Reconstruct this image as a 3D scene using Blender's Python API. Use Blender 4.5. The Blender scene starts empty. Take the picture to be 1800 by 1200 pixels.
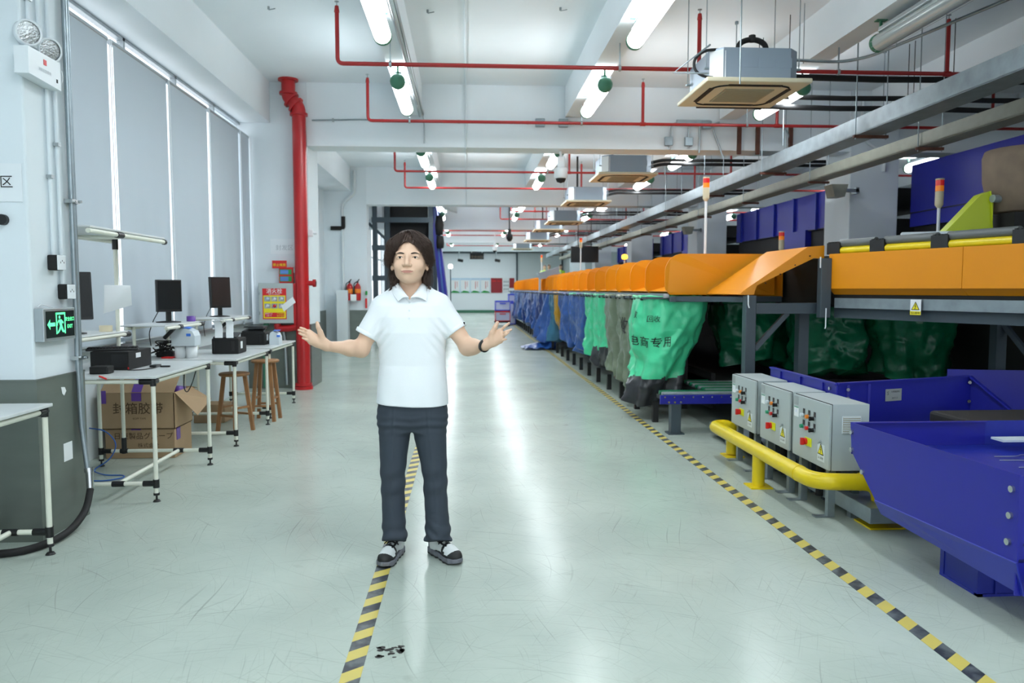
import bpy, bmesh, math, random
import numpy as np
from mathutils import Vector, Matrix, noise
from math import sin, cos, pi, radians, sqrt

sc = bpy.context.scene
COL = sc.collection
PI = math.pi
# ------------------------------------------------------------------ camera
CAM_YAW, CAM_PITCH, CAM_H = 0.0594910, 0.0685491, 1.445
cam_d = bpy.data.cameras.new('camera')
cam_d.sensor_width = 36.0
cam_d.lens = 1340.0 / 1800.0 * 36.0
cam_d.clip_start = 0.05
cam_d.clip_end = 300
cam_d.dof.use_dof = True
cam_d.dof.focus_distance = 4.2
cam_d.dof.aperture_fstop = 3.2
cam = bpy.data.objects.new('camera', cam_d)
COL.objects.link(cam)
_f = Vector((sin(CAM_YAW) * cos(CAM_PITCH), cos(CAM_YAW) * cos(CAM_PITCH), -sin(CAM_PITCH)))
cam.location = (0, 0, CAM_H)
cam.rotation_euler = _f.to_track_quat('-Z', 'Y').to_euler()
sc.camera = cam
# ------------------------------------------------------------------ daylight, exposure
world = bpy.data.worlds.new('daylight')
sc.world = world
world.use_nodes = True
_bg = world.node_tree.nodes['Background']
_bg.inputs[0].default_value = (0.90, 0.95, 1.0, 1)
_bg.inputs[1].default_value = 1.7
sc.view_settings.view_transform = 'Standard'
sc.view_settings.look = 'None'
sc.view_settings.gamma = 1.0
sc.view_settings.use_curve_mapping = False
sc.view_settings.exposure = 0.30
LAMP_STRENGTH = 9.0
LAMP_DOWN, LAMP_UP = 20.0, 21.0
sc.cycles.max_bounces = 8
sc.cycles.diffuse_bounces = 5
sc.cycles.glossy_bounces = 3
sc.cycles.caustics_reflective = False
sc.cycles.caustics_refractive = False
sc.cycles.sample_clamp_indirect = 6.0

# ------------------------------------------------------------------ materials
def lin(c):
    return tuple(((x / 255) / 12.92 if x / 255 <= 0.04045 else ((x / 255 + 0.055) / 1.055) ** 2.4) for x in c)
MATS = {}
def mat(name, rgb, rough=0.5, metal=0.0, var=0.0, vscale=8.0, bump=0.0, bscale=40.0, spec=0.5, emit=None, alpha=1.0, coat=0.0, trans=0.0, stretch=None):
    if name in MATS: return MATS[name]
    m = bpy.data.materials.new(name); m.use_nodes = True
    nt = m.node_tree; b = nt.nodes['Principled BSDF']
    c = lin(rgb)
    b.inputs['Base Color'].default_value = (*c, 1)
    b.inputs['Roughness'].default_value = rough
    b.inputs['Metallic'].default_value = metal
    b.inputs['Specular IOR Level'].default_value = spec
    if coat: b.inputs['Coat Weight'].default_value = coat; b.inputs['Coat Roughness'].default_value = 0.1
    if trans: b.inputs['Transmission Weight'].default_value = trans
    if alpha < 1: b.inputs['Alpha'].default_value = alpha
    if emit: b.inputs['Emission Color'].default_value = (*lin(emit[0]), 1); b.inputs['Emission Strength'].default_value = emit[1]
    if var or bump:
        tc = nt.nodes.new('ShaderNodeTexCoord'); mp = nt.nodes.new('ShaderNodeMapping')
        nt.links.new(tc.outputs['Object'], mp.inputs[0])
        if stretch: mp.inputs['Scale'].default_value = stretch
    if var:
        n = nt.nodes.new('ShaderNodeTexNoise'); n.inputs['Scale'].default_value = vscale; n.inputs['Detail'].default_value = 5
        r = nt.nodes.new('ShaderNodeValToRGB')
        r.color_ramp.elements[0].position = 0.3; r.color_ramp.elements[1].position = 0.7
        r.color_ramp.elements[0].color = (*[max(0, x * (1 - var)) for x in c], 1)
        r.color_ramp.elements[1].color = (*[min(1, x * (1 + var * 0.6)) for x in c], 1)
        nt.links.new(mp.outputs[0], n.inputs['Vector']); nt.links.new(n.outputs[0], r.inputs[0]); nt.links.new(r.outputs[0], b.inputs['Base Color'])
    if bump:
        n2 = nt.nodes.new('ShaderNodeTexNoise'); n2.inputs['Scale'].default_value = bscale; n2.inputs['Detail'].default_value = 4
        bp = nt.nodes.new('ShaderNodeBump'); bp.inputs['Strength'].default_value = bump; bp.inputs['Distance'].default_value = 0.01
        nt.links.new(mp.outputs[0], n2.inputs['Vector']); nt.links.new(n2.outputs[0], bp.inputs['Height']); nt.links.new(bp.outputs[0], b.inputs['Normal'])
    MATS[name] = m
    return m

def M(n): return MATS[n]
mat('wall_white', (222, 231, 236), 0.75, var=0.04, vscale=1.2)
mat('bright_white', (238, 243, 247), 0.7)
mat('ceiling_white', (230, 238, 243), 0.85, var=0.04, vscale=0.8)
mat('steel_panel', (112, 119, 113), 0.42, 0.45, var=0.14, vscale=2.2, stretch=(1, 1, 3))
mat('wall_cream', (214, 222, 224), 0.6)
mat('blind_grey', (186, 197, 206), 0.8, bump=0.15, bscale=300)
mat('aluminium', (172, 180, 184), 0.35, 0.7)
mat('galvanised', (150, 162, 168), 0.38, 0.65, var=0.16, vscale=9)
mat('tray_beige', (140, 142, 130), 0.5, 0.1, var=0.1)
mat('red_paint', (178, 26, 30), 0.32, var=0.12, vscale=3)
mat('red_pipe', (156, 30, 30), 0.35)
mat('rust', (92, 56, 44), 0.8, var=0.3)
mat('orange_paint', (222, 140, 14), 0.36, spec=0.4)
mat('orange_chute', (224, 142, 14), 0.38, spec=0.4)
mat('blue_paint', (22, 27, 142), 0.4, var=0.06, vscale=2)
mat('blue_bin', (30, 44, 150), 0.4, var=0.08, vscale=3)
mat('yellow_paint', (226, 198, 14), 0.35, var=0.08, vscale=6)
mat('yellow_green', (176, 190, 30), 0.4)
mat('frame_grey', (62, 74, 82), 0.45, 0.1)
mat('dark_metal', (20, 22, 24), 0.55)
mat('dark_machine', (12, 12, 14), 0.7)
mat('lean_pipe', (226, 228, 214), 0.32, var=0.04)
mat('black_plastic', (16, 17, 19), 0.4)
mat('matt_black', (10, 11, 12), 0.75)
mat('rubber', (17, 17, 18), 0.75)
mat('table_top', (208, 212, 212), 0.3, var=0.04, vscale=5)
mat('cabinet_grey', (172, 182, 182), 0.45, 0.0, bump=0.05, bscale=400)
mat('machine_white', (206, 216, 222), 0.4)
mat('white_plastic', (228, 234, 238), 0.35)
mat('cream_plastic', (214, 204, 174), 0.5)
mat('paper', (232, 236, 238), 0.7)
mat('ink', (24, 24, 26), 0.7)
mat('ink_faint', (176, 186, 192), 0.7)
mat('cardboard', (168, 140, 108), 0.8, var=0.06, vscale=6)
mat('cardboard_print', (84, 64, 44), 0.8)
mat('purple_tape', (96, 58, 150), 0.35)
mat('blue_cable', (44, 96, 176), 0.5)
mat('wood', (150, 106, 66), 0.5, var=0.25, vscale=5, stretch=(6, 6, 1))
mat('glass_clear', (200, 214, 216), 0.08, 0.2, spec=0.8)
mat('reflector', (210, 214, 216), 0.15, 0.9, bump=0.6, bscale=90)
mat('grey_tube', (96, 100, 100), 0.5)
mat('ac_grey', (150, 164, 178), 0.4, 0.3)
mat('ac_white', (226, 230, 232), 0.5)
mat('ac_panel', (214, 206, 178), 0.55)
mat('ac_grille', (164, 158, 134), 0.7)
mat('lamp_green', (62, 122, 96), 0.45)
mat('lamp_tube', (255, 255, 255), 0.3, emit=((246, 249, 250), LAMP_STRENGTH))
MATS['lamp_tube'].cycles.emission_sampling = 'NONE'
mat('lamp_glass_off', (188, 196, 196), 0.12, 0.1)
mat('exit_black', (8, 14, 14), 0.25)
mat('exit_green', (110, 240, 170), 0.5, emit=((70, 235, 140), 1.1))
mat('sign_red', (206, 30, 34), 0.4)
mat('sign_yellow', (236, 222, 30), 0.4)
mat('sign_blue', (92, 132, 200), 0.5)
mat('sign_green', (40, 150, 70), 0.5)
mat('light_blue_print', (190, 214, 232), 0.5)
mat('panel_red', (150, 22, 34), 0.4, var=0.25, vscale=2)
mat('beacon_red', (206, 30, 30), 0.25, emit=((220, 30, 20), 0.15))
mat('beacon_amber', (236, 130, 20), 0.25, emit=((240, 130, 20), 0.2))
mat('beacon_lit', (255, 190, 60), 0.25, emit=((255, 170, 40), 6.0))
mat('screen_black', (12, 13, 15), 0.25)
mat('screen_brown', (38, 30, 30), 0.3)
mat('tag_blue', (60, 120, 220), 0.5)
mat('chrome', (190, 194, 196), 0.2, 0.95)
mat('button_green', (30, 140, 100), 0.4)
mat('button_red', (200, 30, 26), 0.35)
mat('button_orange', (230, 130, 30), 0.4)
mat('switch_yellow', (220, 226, 30), 0.35)
mat('label_grey', (160, 166, 168), 0.45, 0.3)
mat('crate_blue', (70, 84, 206), 0.5)
mat('crate_red', (196, 34, 34), 0.5)
mat('crate_fill', (186, 190, 214), 0.7)
mat('vest_green', (170, 226, 60), 0.7)
mat('skin', (222, 184, 157), 0.5, bump=0.03, bscale=200)
mat('hair_dark', (60, 42, 33), 0.55)
mat('sack_brown', (124, 108, 92), 0.85, var=0.2, vscale=5)
mat('rubber_mark', (60, 58, 56), 0.8)
for nm, c in (('green', (74, 206, 152)), ('khaki', (112, 124, 104)), ('blue', (42, 82, 150)), ('yellow', (186, 138, 26)), ('teal', (44, 102, 132)), ('black', (40, 42, 46)), ('deepgreen', (14, 108, 74)), ('navy', (34, 58, 120))):
    mat('bag_' + nm, c, 0.28 if nm != 'black' else 0.3, var=0.10, vscale=3.5, bump=0.5, bscale=16)

def floor_material():
    m = bpy.data.materials.new('floor_paint'); m.use_nodes = True
    nt = m.node_tree; N = nt.nodes; L = nt.links; b = N['Principled BSDF']
    tc = N.new('ShaderNodeTexCoord')
    n1 = N.new('ShaderNodeTexNoise'); n1.inputs['Scale'].default_value = 0.9; n1.inputs['Detail'].default_value = 8; n1.inputs['Roughness'].default_value = 0.6
    r1 = N.new('ShaderNodeValToRGB')
    r1.color_ramp.elements[0].position = 0.3; r1.color_ramp.elements[0].color = (*lin((166, 177, 168)), 1)
    r1.color_ramp.elements[1].position = 0.72; r1.color_ramp.elements[1].color = (*lin((188, 198, 188)), 1)
    L.new(tc.outputs['Object'], n1.inputs['Vector']); L.new(n1.outputs[0], r1.inputs[0])
    col = r1.outputs[0]
    def scratch(rot, lx, ly, lo_, hi_, seed, amount, dark, bend=0.35, bs=0.5):
        nonlocal col
        dn = N.new('ShaderNodeTexNoise'); dn.inputs['Scale'].default_value = bs; dn.inputs['Detail'].default_value = 1
        L.new(tc.outputs['Object'], dn.inputs['Vector'])
        ad = N.new('ShaderNodeVectorMath'); ad.operation = 'MULTIPLY_ADD'
        ad.inputs[1].default_value = (bend, bend, 0); L.new(dn.outputs['Color'], ad.inputs[0]); L.new(tc.outputs['Object'], ad.inputs[2])
        mp = N.new('ShaderNodeMapping'); mp.vector_type = 'TEXTURE'; mp.inputs['Rotation'].default_value = (0, 0, rot); mp.inputs['Location'].default_value = (seed, -seed, 0)
        mp.inputs['Scale'].default_value = (lx, ly, 1)
        L.new(ad.outputs[0], mp.inputs[0])
        v = N.new('ShaderNodeTexNoise'); v.inputs['Scale'].default_value = 1.0; v.inputs['Detail'].default_value = 2
        L.new(mp.outputs[0], v.inputs['Vector'])
        lt = N.new('ShaderNodeMapRange'); lt.inputs[1].default_value = lo_; lt.inputs[2].default_value = hi_; lt.inputs[3].default_value = 0; lt.inputs[4].default_value = amount
        L.new(v.outputs[0], lt.inputs[0])
        mx = N.new('ShaderNodeMix'); mx.data_type = 'RGBA'
        L.new(lt.outputs[0], mx.inputs[0]); L.new(col, mx.inputs[6]); mx.inputs[7].default_value = (*lin(dark), 1)
        col = mx.outputs[2]
        return mx
    for rot, sd in ((.4, 3.1), (1.25, 8.3), (-.55, 14.9), (2.2, 21.7), (2.8, 31.3), (1.75, 37.9)):
        mx = scratch(rot, .75, .011, .66, .80, sd, .40, (98, 98, 94), bend=.9)
    for rot, sd in ((.9, 5.3), (-.2, 11.3), (1.9, 18.1)):
        mx = scratch(rot, .35, .006, .64, .78, sd, .28, (112, 110, 102), bend=.5, bs=.9)
    mx = scratch(.3, .12, .12, .68, .80, 44.4, .22, (120, 116, 106))
    L.new(mx.outputs[2], b.inputs['Base Color'])
    b.inputs['Roughness'].default_value = 0.22
    b.inputs['Specular IOR Level'].default_value = 0.14
    MATS['floor_paint'] = m
    return m
floor_material()

def stripe_material():
    m = bpy.data.materials.new('hazard_tape'); m.use_nodes = True
    nt = m.node_tree; N = nt.nodes; L = nt.links; b = N['Principled BSDF']
    tc = N.new('ShaderNodeTexCoord'); sp = N.new('ShaderNodeSeparateXYZ'); L.new(tc.outputs['Object'], sp.inputs[0])
    a = N.new('ShaderNodeMath'); a.operation = 'MULTIPLY_ADD'; a.inputs[1].default_value = -0.75; L.new(sp.outputs[0], a.inputs[0]); L.new(sp.outputs[1], a.inputs[2])
    d = N.new('ShaderNodeMath'); d.operation = 'DIVIDE'; d.inputs[1].default_value = 0.172; L.new(a.outputs[0], d.inputs[0])
    f = N.new('ShaderNodeMath'); f.operation = 'FRACT'; L.new(d.outputs[0], f.inputs[0])
    g = N.new('ShaderNodeMath'); g.operation = 'GREATER_THAN'; g.inputs[1].default_value = 0.5; L.new(f.outputs[0], g.inputs[0])
    n = N.new('ShaderNodeTexNoise'); n.inputs['Scale'].default_value = 14; n.inputs['Detail'].default_value = 6; L.new(tc.outputs['Object'], n.inputs['Vector'])
    y = N.new('ShaderNodeMix'); y.data_type = 'RGBA'; y.inputs[6].default_value = (*lin((214, 194, 90)), 1); y.inputs[7].default_value = (*lin((196, 180, 100)), 1); L.new(n.outputs[0], y.inputs[0])
    wm = N.new('ShaderNodeMapRange'); wm.inputs[1].default_value = 0.42; wm.inputs[2].default_value = 0.62; L.new(n.outputs[0], wm.inputs[0])
    k = N.new('ShaderNodeMix'); k.data_type = 'RGBA'; k.inputs[6].default_value = (*lin((46, 50, 58)), 1); k.inputs[7].default_value = (*lin((96, 102, 104)), 1); L.new(wm.outputs[0], k.inputs[0])
    mx = N.new('ShaderNodeMix'); mx.data_type = 'RGBA'; L.new(g.outputs[0], mx.inputs[0]); L.new(y.outputs[2], mx.inputs[6]); L.new(k.outputs[2], mx.inputs[7])
    L.new(mx.outputs[2], b.inputs['Base Color']); b.inputs['Roughness'].default_value = 0.45
    MATS['hazard_tape'] = m
stripe_material()

# ------------------------------------------------------------------ mesh builder
def _basis(d):
    d = Vector(d).normalized()
    up = Vector((0, 0, 1)) if abs(d.z) < 0.95 else Vector((1, 0, 0))
    a = d.cross(up).normalized(); b = a.cross(d).normalized()
    return a, b, d
class MB:
    def __init__(s):
        s.v = []; s.f = []; s.mi = []; s.sm = []; s.T = None
    def add(s, vs, fs, mi=0, smooth=False):
        o = len(s.v)
        for p in vs:
            p = Vector(p)
            s.v.append(s.T @ p if s.T is not None else p)
        for f in fs:
            s.f.append([o + i for i in f]); s.mi.append(mi); s.sm.append(smooth)
        return s
    def box(s, lo, hi, mi=0, bev=0.0):
        x0, y0, z0 = [min(a, b) for a, b in zip(lo, hi)]; x1, y1, z1 = [max(a, b) for a, b in zip(lo, hi)]
        if bev <= 0:
            return s.add([(x0, y0, z0), (x1, y0, z0), (x1, y1, z0), (x0, y1, z0), (x0, y0, z1), (x1, y0, z1), (x1, y1, z1), (x0, y1, z1)],
                         [(3, 2, 1, 0), (4, 5, 6, 7), (0, 1, 5, 4), (1, 2, 6, 5), (2, 3, 7, 6), (3, 0, 4, 7)], mi)
        bev = min(bev, (x1 - x0) * .45, (y1 - y0) * .45, (z1 - z0) * .45)
        bm = bmesh.new()
        bmesh.ops.create_cube(bm, size=1)
        for v in bm.verts:
            v.co = Vector(((x0 + x1) / 2 + v.co.x * (x1 - x0), (y0 + y1) / 2 + v.co.y * (y1 - y0), (z0 + z1) / 2 + v.co.z * (z1 - z0)))
        bmesh.ops.bevel(bm, geom=list(bm.edges), offset=bev, segments=2, affect='EDGES', profile=0.5)
        bm.verts.index_update()
        s.add([v.co.copy() for v in bm.verts], [[v.index for v in f.verts] for f in bm.faces], mi, False)
        bm.free(); return s
    def cyl(s, a, b, r, r2=None, n=12, mi=0, caps=True, smooth=True):
        a = Vector(a); b = Vector(b); r2 = r if r2 is None else r2
        u, w, d = _basis(b - a)
        vs = []
        for c, rr in ((a, r), (b, r2)):
            for i in range(n):
                t = 2 * PI * i / n
                vs.append(c + u * cos(t) * rr + w * sin(t) * rr)
        s.add(vs, [(i, (i + 1) % n, n + (i + 1) % n, n + i) for i in range(n)], mi, smooth)
        if caps:
            s.add(vs[:n], [list(range(n))[::-1]], mi); s.add(vs[n:], [list(range(n))], mi)
        return s
    def tube(s, pts, r, n=8, mi=0, closed=False, smooth=True, fillet=0.0):
        pts = [Vector(p) for p in pts]
        if fillet > 0: pts = fillet_path(pts, fillet)
        m = len(pts); rs = r if hasattr(r, '__len__') else [r] * m
        rings = []; pu = None
        for i in range(m):
            if i == 0: d = pts[1] - pts[0]
            elif i == m - 1: d = pts[-1] - pts[-2]
            else: d = (pts[i + 1] - pts[i]).normalized() + (pts[i] - pts[i - 1]).normalized()
            if d.length < 1e-9: d = Vector((0, 0, 1))
            d.normalize()
            if pu is None: u, w, _ = _basis(d)
            else:
                u = pu - d * pu.dot(d)
                if u.length < 1e-6: u, w, _ = _basis(d)
                u.normalize()
            w = u.cross(d).normalized(); pu = u
            rings.append([pts[i] + (u * cos(2 * PI * k / n) + w * sin(2 * PI * k / n)) * rs[i] for k in range(n)])
        vs = [p for rg in rings for p in rg]
        fs = [(i * n + k, (i + 1) * n + k, (i + 1) * n + (k + 1) % n, i * n + (k + 1) % n) for i in range(m - 1) for k in range(n)]
        s.add(vs, fs, mi, smooth)
        s.add(rings[0], [list(range(n))], mi); s.add(rings[-1], [list(range(n))[::-1]], mi)
        return s
    def lathe(s, prof, c=(0, 0, 0), axis=(0, 0, 1), n=20, mi=0, smooth=True):
        u, w, d = _basis(axis); c = Vector(c)
        vs = [c + d * z + (u * cos(2 * PI * k / n) + w * sin(2 * PI * k / n)) * max(r, 1e-4) for r, z in prof for k in range(n)]
        fs = [(i * n + k, i * n + (k + 1) % n, (i + 1) * n + (k + 1) % n, (i + 1) * n + k) for i in range(len(prof) - 1) for k in range(n)]
        return s.add(vs, fs, mi, smooth)
    def prism(s, poly, vec, mi=0):
        """poly: planar outline of 3D points, extruded by vec"""
        poly = [Vector(p) for p in poly]; vec = Vector(vec); n = len(poly)
        nn = Vector((0, 0, 0))
        for i in range(n): nn += poly[i].cross(poly[(i + 1) % n])
        if nn.dot(vec) > 0: poly = poly[::-1]
        vs = poly + [p + vec for p in poly]
        return s.add(vs, [list(range(n))[::-1][::-1], list(range(n, 2 * n))[::-1]] + [(i, n + i, n + (i + 1) % n, (i + 1) % n) for i in range(n)], mi)
    def sheet(s, quad, th, mi=0):
        """a plate through 4+ coplanar points with thickness th along its normal"""
        q = [Vector(p) for p in quad]
        nn = (q[1] - q[0]).cross(q[2] - q[0]).normalized()
        return s.prism(q, nn * th, mi)
    def bar(s, a, b, w, h=None, mi=0):
        """a square bar between two points"""
        a = Vector(a); b = Vector(b); h = h or w
        d = (b - a).normalized()
        up = Vector((0, 0, 1)) if abs(d.z) < 0.9 else Vector((0, 1, 0))
        u = d.cross(up).normalized() * (w / 2); v = u.cross(d).normalized() * (h / 2)
        vs = [p + x * u + y * v for p in (a, b) for x, y in ((-1, -1), (1, -1), (1, 1), (-1, 1))]
        return s.add(vs, [(0, 1, 2, 3), (7, 6, 5, 4), (0, 4, 5, 1), (1, 5, 6, 2), (2, 6, 7, 3), (3, 7, 4, 0)], mi)
    def grid(s, P, nu, nv, mi=0, closed_u=False, smooth=True, mfun=None):
        vs = [P(i, j) for j in range(nv) for i in range(nu)]
        o = len(s.v)
        for p in vs: s.v.append(s.T @ Vector(p) if s.T is not None else Vector(p))
        uu = nu if closed_u else nu - 1
        for j in range(nv - 1):
            for i in range(uu):
                a = j * nu + i; b = j * nu + (i + 1) % nu
                s.f.append([o + a, o + b, o + b + nu, o + a + nu]); s.mi.append(mfun(i, j) if mfun else mi); s.sm.append(smooth)
        return s
    def build(s, name, m, parent=None, fixn=True):
        me = bpy.data.meshes.new(name)
        org = Vector((0, 0, 0)); p = parent
        while p is not None: org += p.location; p = p.parent
        vs = s.v
        if parent is None and vs:
            a = np.array([tuple(v) for v in vs]); lo = a.min(0); hi = a.max(0)
            org = Vector(((lo[0] + hi[0]) / 2, (lo[1] + hi[1]) / 2, lo[2]))
        me.from_pydata([tuple(v - org) for v in vs], [], s.f)
        if fixn:
            bm = bmesh.new(); bm.from_mesh(me); bmesh.ops.recalc_face_normals(bm, faces=bm.faces); bm.to_mesh(me); bm.free()
        ms = m if isinstance(m, (list, tuple)) else [m]
        for x in ms: me.materials.append(MATS[x])
        if len(ms) > 1: me.polygons.foreach_set('material_index', s.mi)
        me.polygons.foreach_set('use_smooth', s.sm)
        me.update()
        o = bpy.data.objects.new(name, me); COL.objects.link(o)
        if parent is not None: o.parent = parent
        else: o.location = org
        return o
def fillet_path(pts, r, k=5):
    out = [pts[0]]
    for i in range(1, len(pts) - 1):
        a, b, c = pts[i - 1], pts[i], pts[i + 1]
        d1 = (a - b); d2 = (c - b); rr = min(r, d1.length * .49, d2.length * .49)
        p = b + d1.normalized() * rr; q = b + d2.normalized() * rr
        for j in range(k + 1):
            t = j / k
            out.append(p * (1 - t) ** 2 + b * 2 * t * (1 - t) + q * t * t)
    out.append(pts[-1]); return out
def tag(o, label, cat, group=None, kind=None):
    if label: o['label'] = label
    if cat: o['category'] = cat
    if group: o['group'] = group
    if kind: o['kind'] = kind
    return o
def thing(name, label, cat, loc=(0, 0, 0), group=None):
    o = bpy.data.objects.new(name, None); COL.objects.link(o); o.location = loc; o.empty_display_size = 0.1
    return tag(o, label, cat, group)
def one(name, mb, m, label, cat, group=None, kind=None):
    return tag(mb.build(name, m), label, cat, group, kind)
def struct(name, mb, m):
    o = mb.build(name, m); o['kind'] = 'structure'; return o
def dup(root, loc, label, rotz=None, group=None):
    def cp(o, par):
        c = o.copy(); COL.objects.link(c); c.parent = par
        for ch in o.children: cp(ch, c)
        return c
    r = cp(root, None); r.location = loc
    if rotz is not None: r.rotation_euler = (0, 0, rotz)
    r['label'] = label
    if group: r['group'] = group
    return r
def plabel(o, t): o['label'] = t; return o
def text_mesh(s, size=1.0, align='CENTER', bold=0.0):
    cu = bpy.data.curves.new('lettering', 'FONT'); cu.body = s; cu.size = size; cu.align_x = align; cu.align_y = 'CENTER'; cu.offset = bold
    cu.resolution_u = 2
    o = bpy.data.objects.new('lettering', cu); COL.objects.link(o)
    bpy.context.view_layer.update()
    me = bpy.data.meshes.new_from_object(o.evaluated_get(bpy.context.evaluated_depsgraph_get()))
    bpy.data.objects.remove(o); bpy.data.curves.remove(cu)
    return me
def add_text(mb, s, size, origin, ux, uy, mi=0, off=0.0015, align='CENTER', bold=0.0, sx=1.0):
    """flat lettering added to a mesh builder: ux = reading direction, uy = up direction of the letters"""
    me = text_mesh(s, size, align, bold)
    ux = Vector(ux).normalized(); uy = Vector(uy).normalized(); n = ux.cross(uy); o = Vector(origin)
    mb.add([o + ux * v.co.x * sx + uy * v.co.y + n * off for v in me.vertices], [list(p.vertices) for p in me.polygons], mi)
    bpy.data.meshes.remove(me)
mat('pane_glass', (225, 240, 245), 0.05, alpha=0.12)
# ================================================================== the building
BEAM_Y = [3.7, 11.3, 18.9, 26.5, 34.1, 41.7]
BACK_Y = 47.0
WL, WR = -3.45, 14.0
struct('floor', MB().box((WL, -9, -0.1), (WR, BACK_Y + .2, 0)), 'floor_paint')
struct('ceiling', MB().box((WL - .2, -9, 4.4), (WR + .2, BACK_Y + .2, 4.6)), 'ceiling_white')
# left wall with its window openings
wl = MB()
wl.box((WL - .2, -9, 0), (WL, 5.0, 4.4))
def bay_wall(y0, y1, sill, head, xin):
    wl.box((WL - .2, y0, 0), (WL, y1, sill)); wl.box((WL - .2, y0, head), (WL, y1, 4.4))
    if xin > WL: wl.box((WL, y0, 0), (xin, y1, sill))
bay_wall(5.0, 11.5, .93, 4.3, -3.18)
wl.box((WL - .2, 11.5, 0), (WL, 13.2, 4.4))
bay_wall(13.2, 17.6, .90, 4.3, WL)
wl.box((WL - .2, 17.6, 0), (WL, 20.6, 4.4))
bay_wall(20.6, 26.0, .5, 3.74, WL)
wl.box((WL - .2, 26.0, 0), (WL, 28.2, 4.4))
bay_wall(28.2, 33.5, .5, 3.74, WL)
wl.box((WL - .2, 33.5, 0), (WL, BACK_Y, 4.4))
struct('wall_left', wl, 'wall_white')
struct('wall_right', MB().box((WR, -9, 0), (WR + .2, BACK_Y, 4.4)), 'wall_white')
wb = MB().box((WL, BACK_Y, 0), (WR, BACK_Y + .2, 4.4))
for i in range(8):
    wb.box((WL + .1, BACK_Y - .012, .25 + i * .44), (3.0, BACK_Y, .25 + i * .44 + .425))
struct('wall_back', wb, 'bright_white')
struct('baseboard_back', MB().box((WL + .1, BACK_Y - .03, 0), (3.0, BACK_Y - .013, .16)), 'lamp_green')
struct('trim_1', MB().box((WL + .1, BACK_Y - .25, 3.62), (3.05, BACK_Y - .013, 3.72)), 'frame_grey')
struct('baseboard_left', MB().box((WL, 12.1, 0), (WL + .02, 17.9, .14)), 'frame_grey')
for i, y in enumerate(BEAM_Y):
    x0 = -2.28 if i == 1 else (-2.42 if i == 2 else -3.4)
    o = struct('ceiling_beam', MB().box((x0, y, 3.5), (WR, y + .42, 4.4)).box((x0, y - .02, 3.5), (WR, y - .0001, 3.72)), 'ceiling_white')
for x in (-.88, 1.45, 3.75, 6.05, 8.35, 10.65):
    mb = MB()
    ys = [-9] + BEAM_Y + [BACK_Y]
    for a, b in zip(ys[:-1], ys[1:]):
        mb.box((x, a + (.42 if a > 0 else 0), 3.95), (x + .25, b - (.02 if b < BACK_Y else 0), 4.4))
    struct('ceiling_beam', mb, 'ceiling_white')
struct('ceiling_beam', MB().box((WL, -9, 3.82), (-2.8, 4.44, 4.4)).box((-3.26, 4.99, 3.82), (-2.8, 11.29, 4.4)).box((-3.44, 12.06, 3.82), (-2.8, 18.89, 4.4)).box((WL, 19.5, 3.82), (-2.8, BACK_Y, 4.4)), 'ceiling_white')
# window reveals over the blinds
def pillar(x0, x1, y0, y1, steel=.93, faces=True):
    struct('pillar', MB().box((x0, y0, 0), (x1, y1, 4.4), bev=.012), 'wall_white')
    if steel:
        e = .012
        struct('pillar_cladding', MB().box((x0 + .02, y0 - e, 0), (x1 + e, y0, steel)).box((x1, y0, 0), (x1 + e, y1 + .0, steel)).box((x0 + .02, y0 - e - .004, steel - .006), (x1 + e + .004, y0, steel + .004)).box((x1, y0, steel - .006), (x1 + e + .004, y1, steel + .004)), 'steel_panel')
pillar(-3.45, -2.44, 4.446, 4.98)
pillar(-3.45, -2.28, 11.3, 12.05)
# pillar and wall pier beside the opening
struct('wall_partition', MB().box((-3.45, 18.9, 0), (-2.42, 19.3, 4.4)), 'wall_white')
struct('trim_2', MB().box((-3.1, 18.885, 0), (-2.41, 18.9, .93)).box((-2.42, 18.885, 0), (-2.405, 19.3, .93)), 'steel_panel')
struct('trim_3', MB().box((-3.449, 17.75, 0), (-3.43, 18.88, .93)), 'steel_panel')
struct('trim_4', MB().box((-3.12, 18.55, 0), (-2.86, 18.88, 1.42)), 'wall_cream')
for y in BEAM_Y[1:]:
    pillar(5.75, 6.5, y - .05, y + .75, steel=0)
for i, (y0, y1, sill) in enumerate(((5.0, 11.5, .93), (13.2, 17.6, .90), (20.6, 26.0, .5), (28.2, 33.5, .5))):
    w = MB(); n = round((y1 - y0) / 1.25); XW = WL; WL = -3.17 if i == 0 else XW; zt = 3.815 if i < 2 else 3.74
    w.box((WL - .12, y0, sill), (WL - .06, y1, sill + .06)); w.box((WL - .12, y0, zt - .03), (WL - .06, y1, zt))
    if i: w.box((WL - .12, y0, 2.6), (WL - .06, y1, 2.66))
    for k in range(n + 1):
        yy = y0 + .02 + (y1 - y0 - .04) * k / n
        w.box((WL - .12, yy - .02, sill), (WL - .06, yy + .02, zt))
    f = struct('window_%d' % (i + 1), w, 'aluminium')
    p = MB().box((WL - .095, y0, sill), (WL - .085, y1, zt)).build('pane', 'pane_glass', f) if 'pane_glass' in MATS else None
    WL = XW
# window sill ledge with aluminium edge
struct('trim_5', MB().box((-3.22, 5.0, .93), (-3.1, 11.29, .955)), 'aluminium')
struct('trim_6', MB().box((-3.45, 13.2, .90), (-3.36, 17.6, .925)), 'aluminium')

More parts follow.
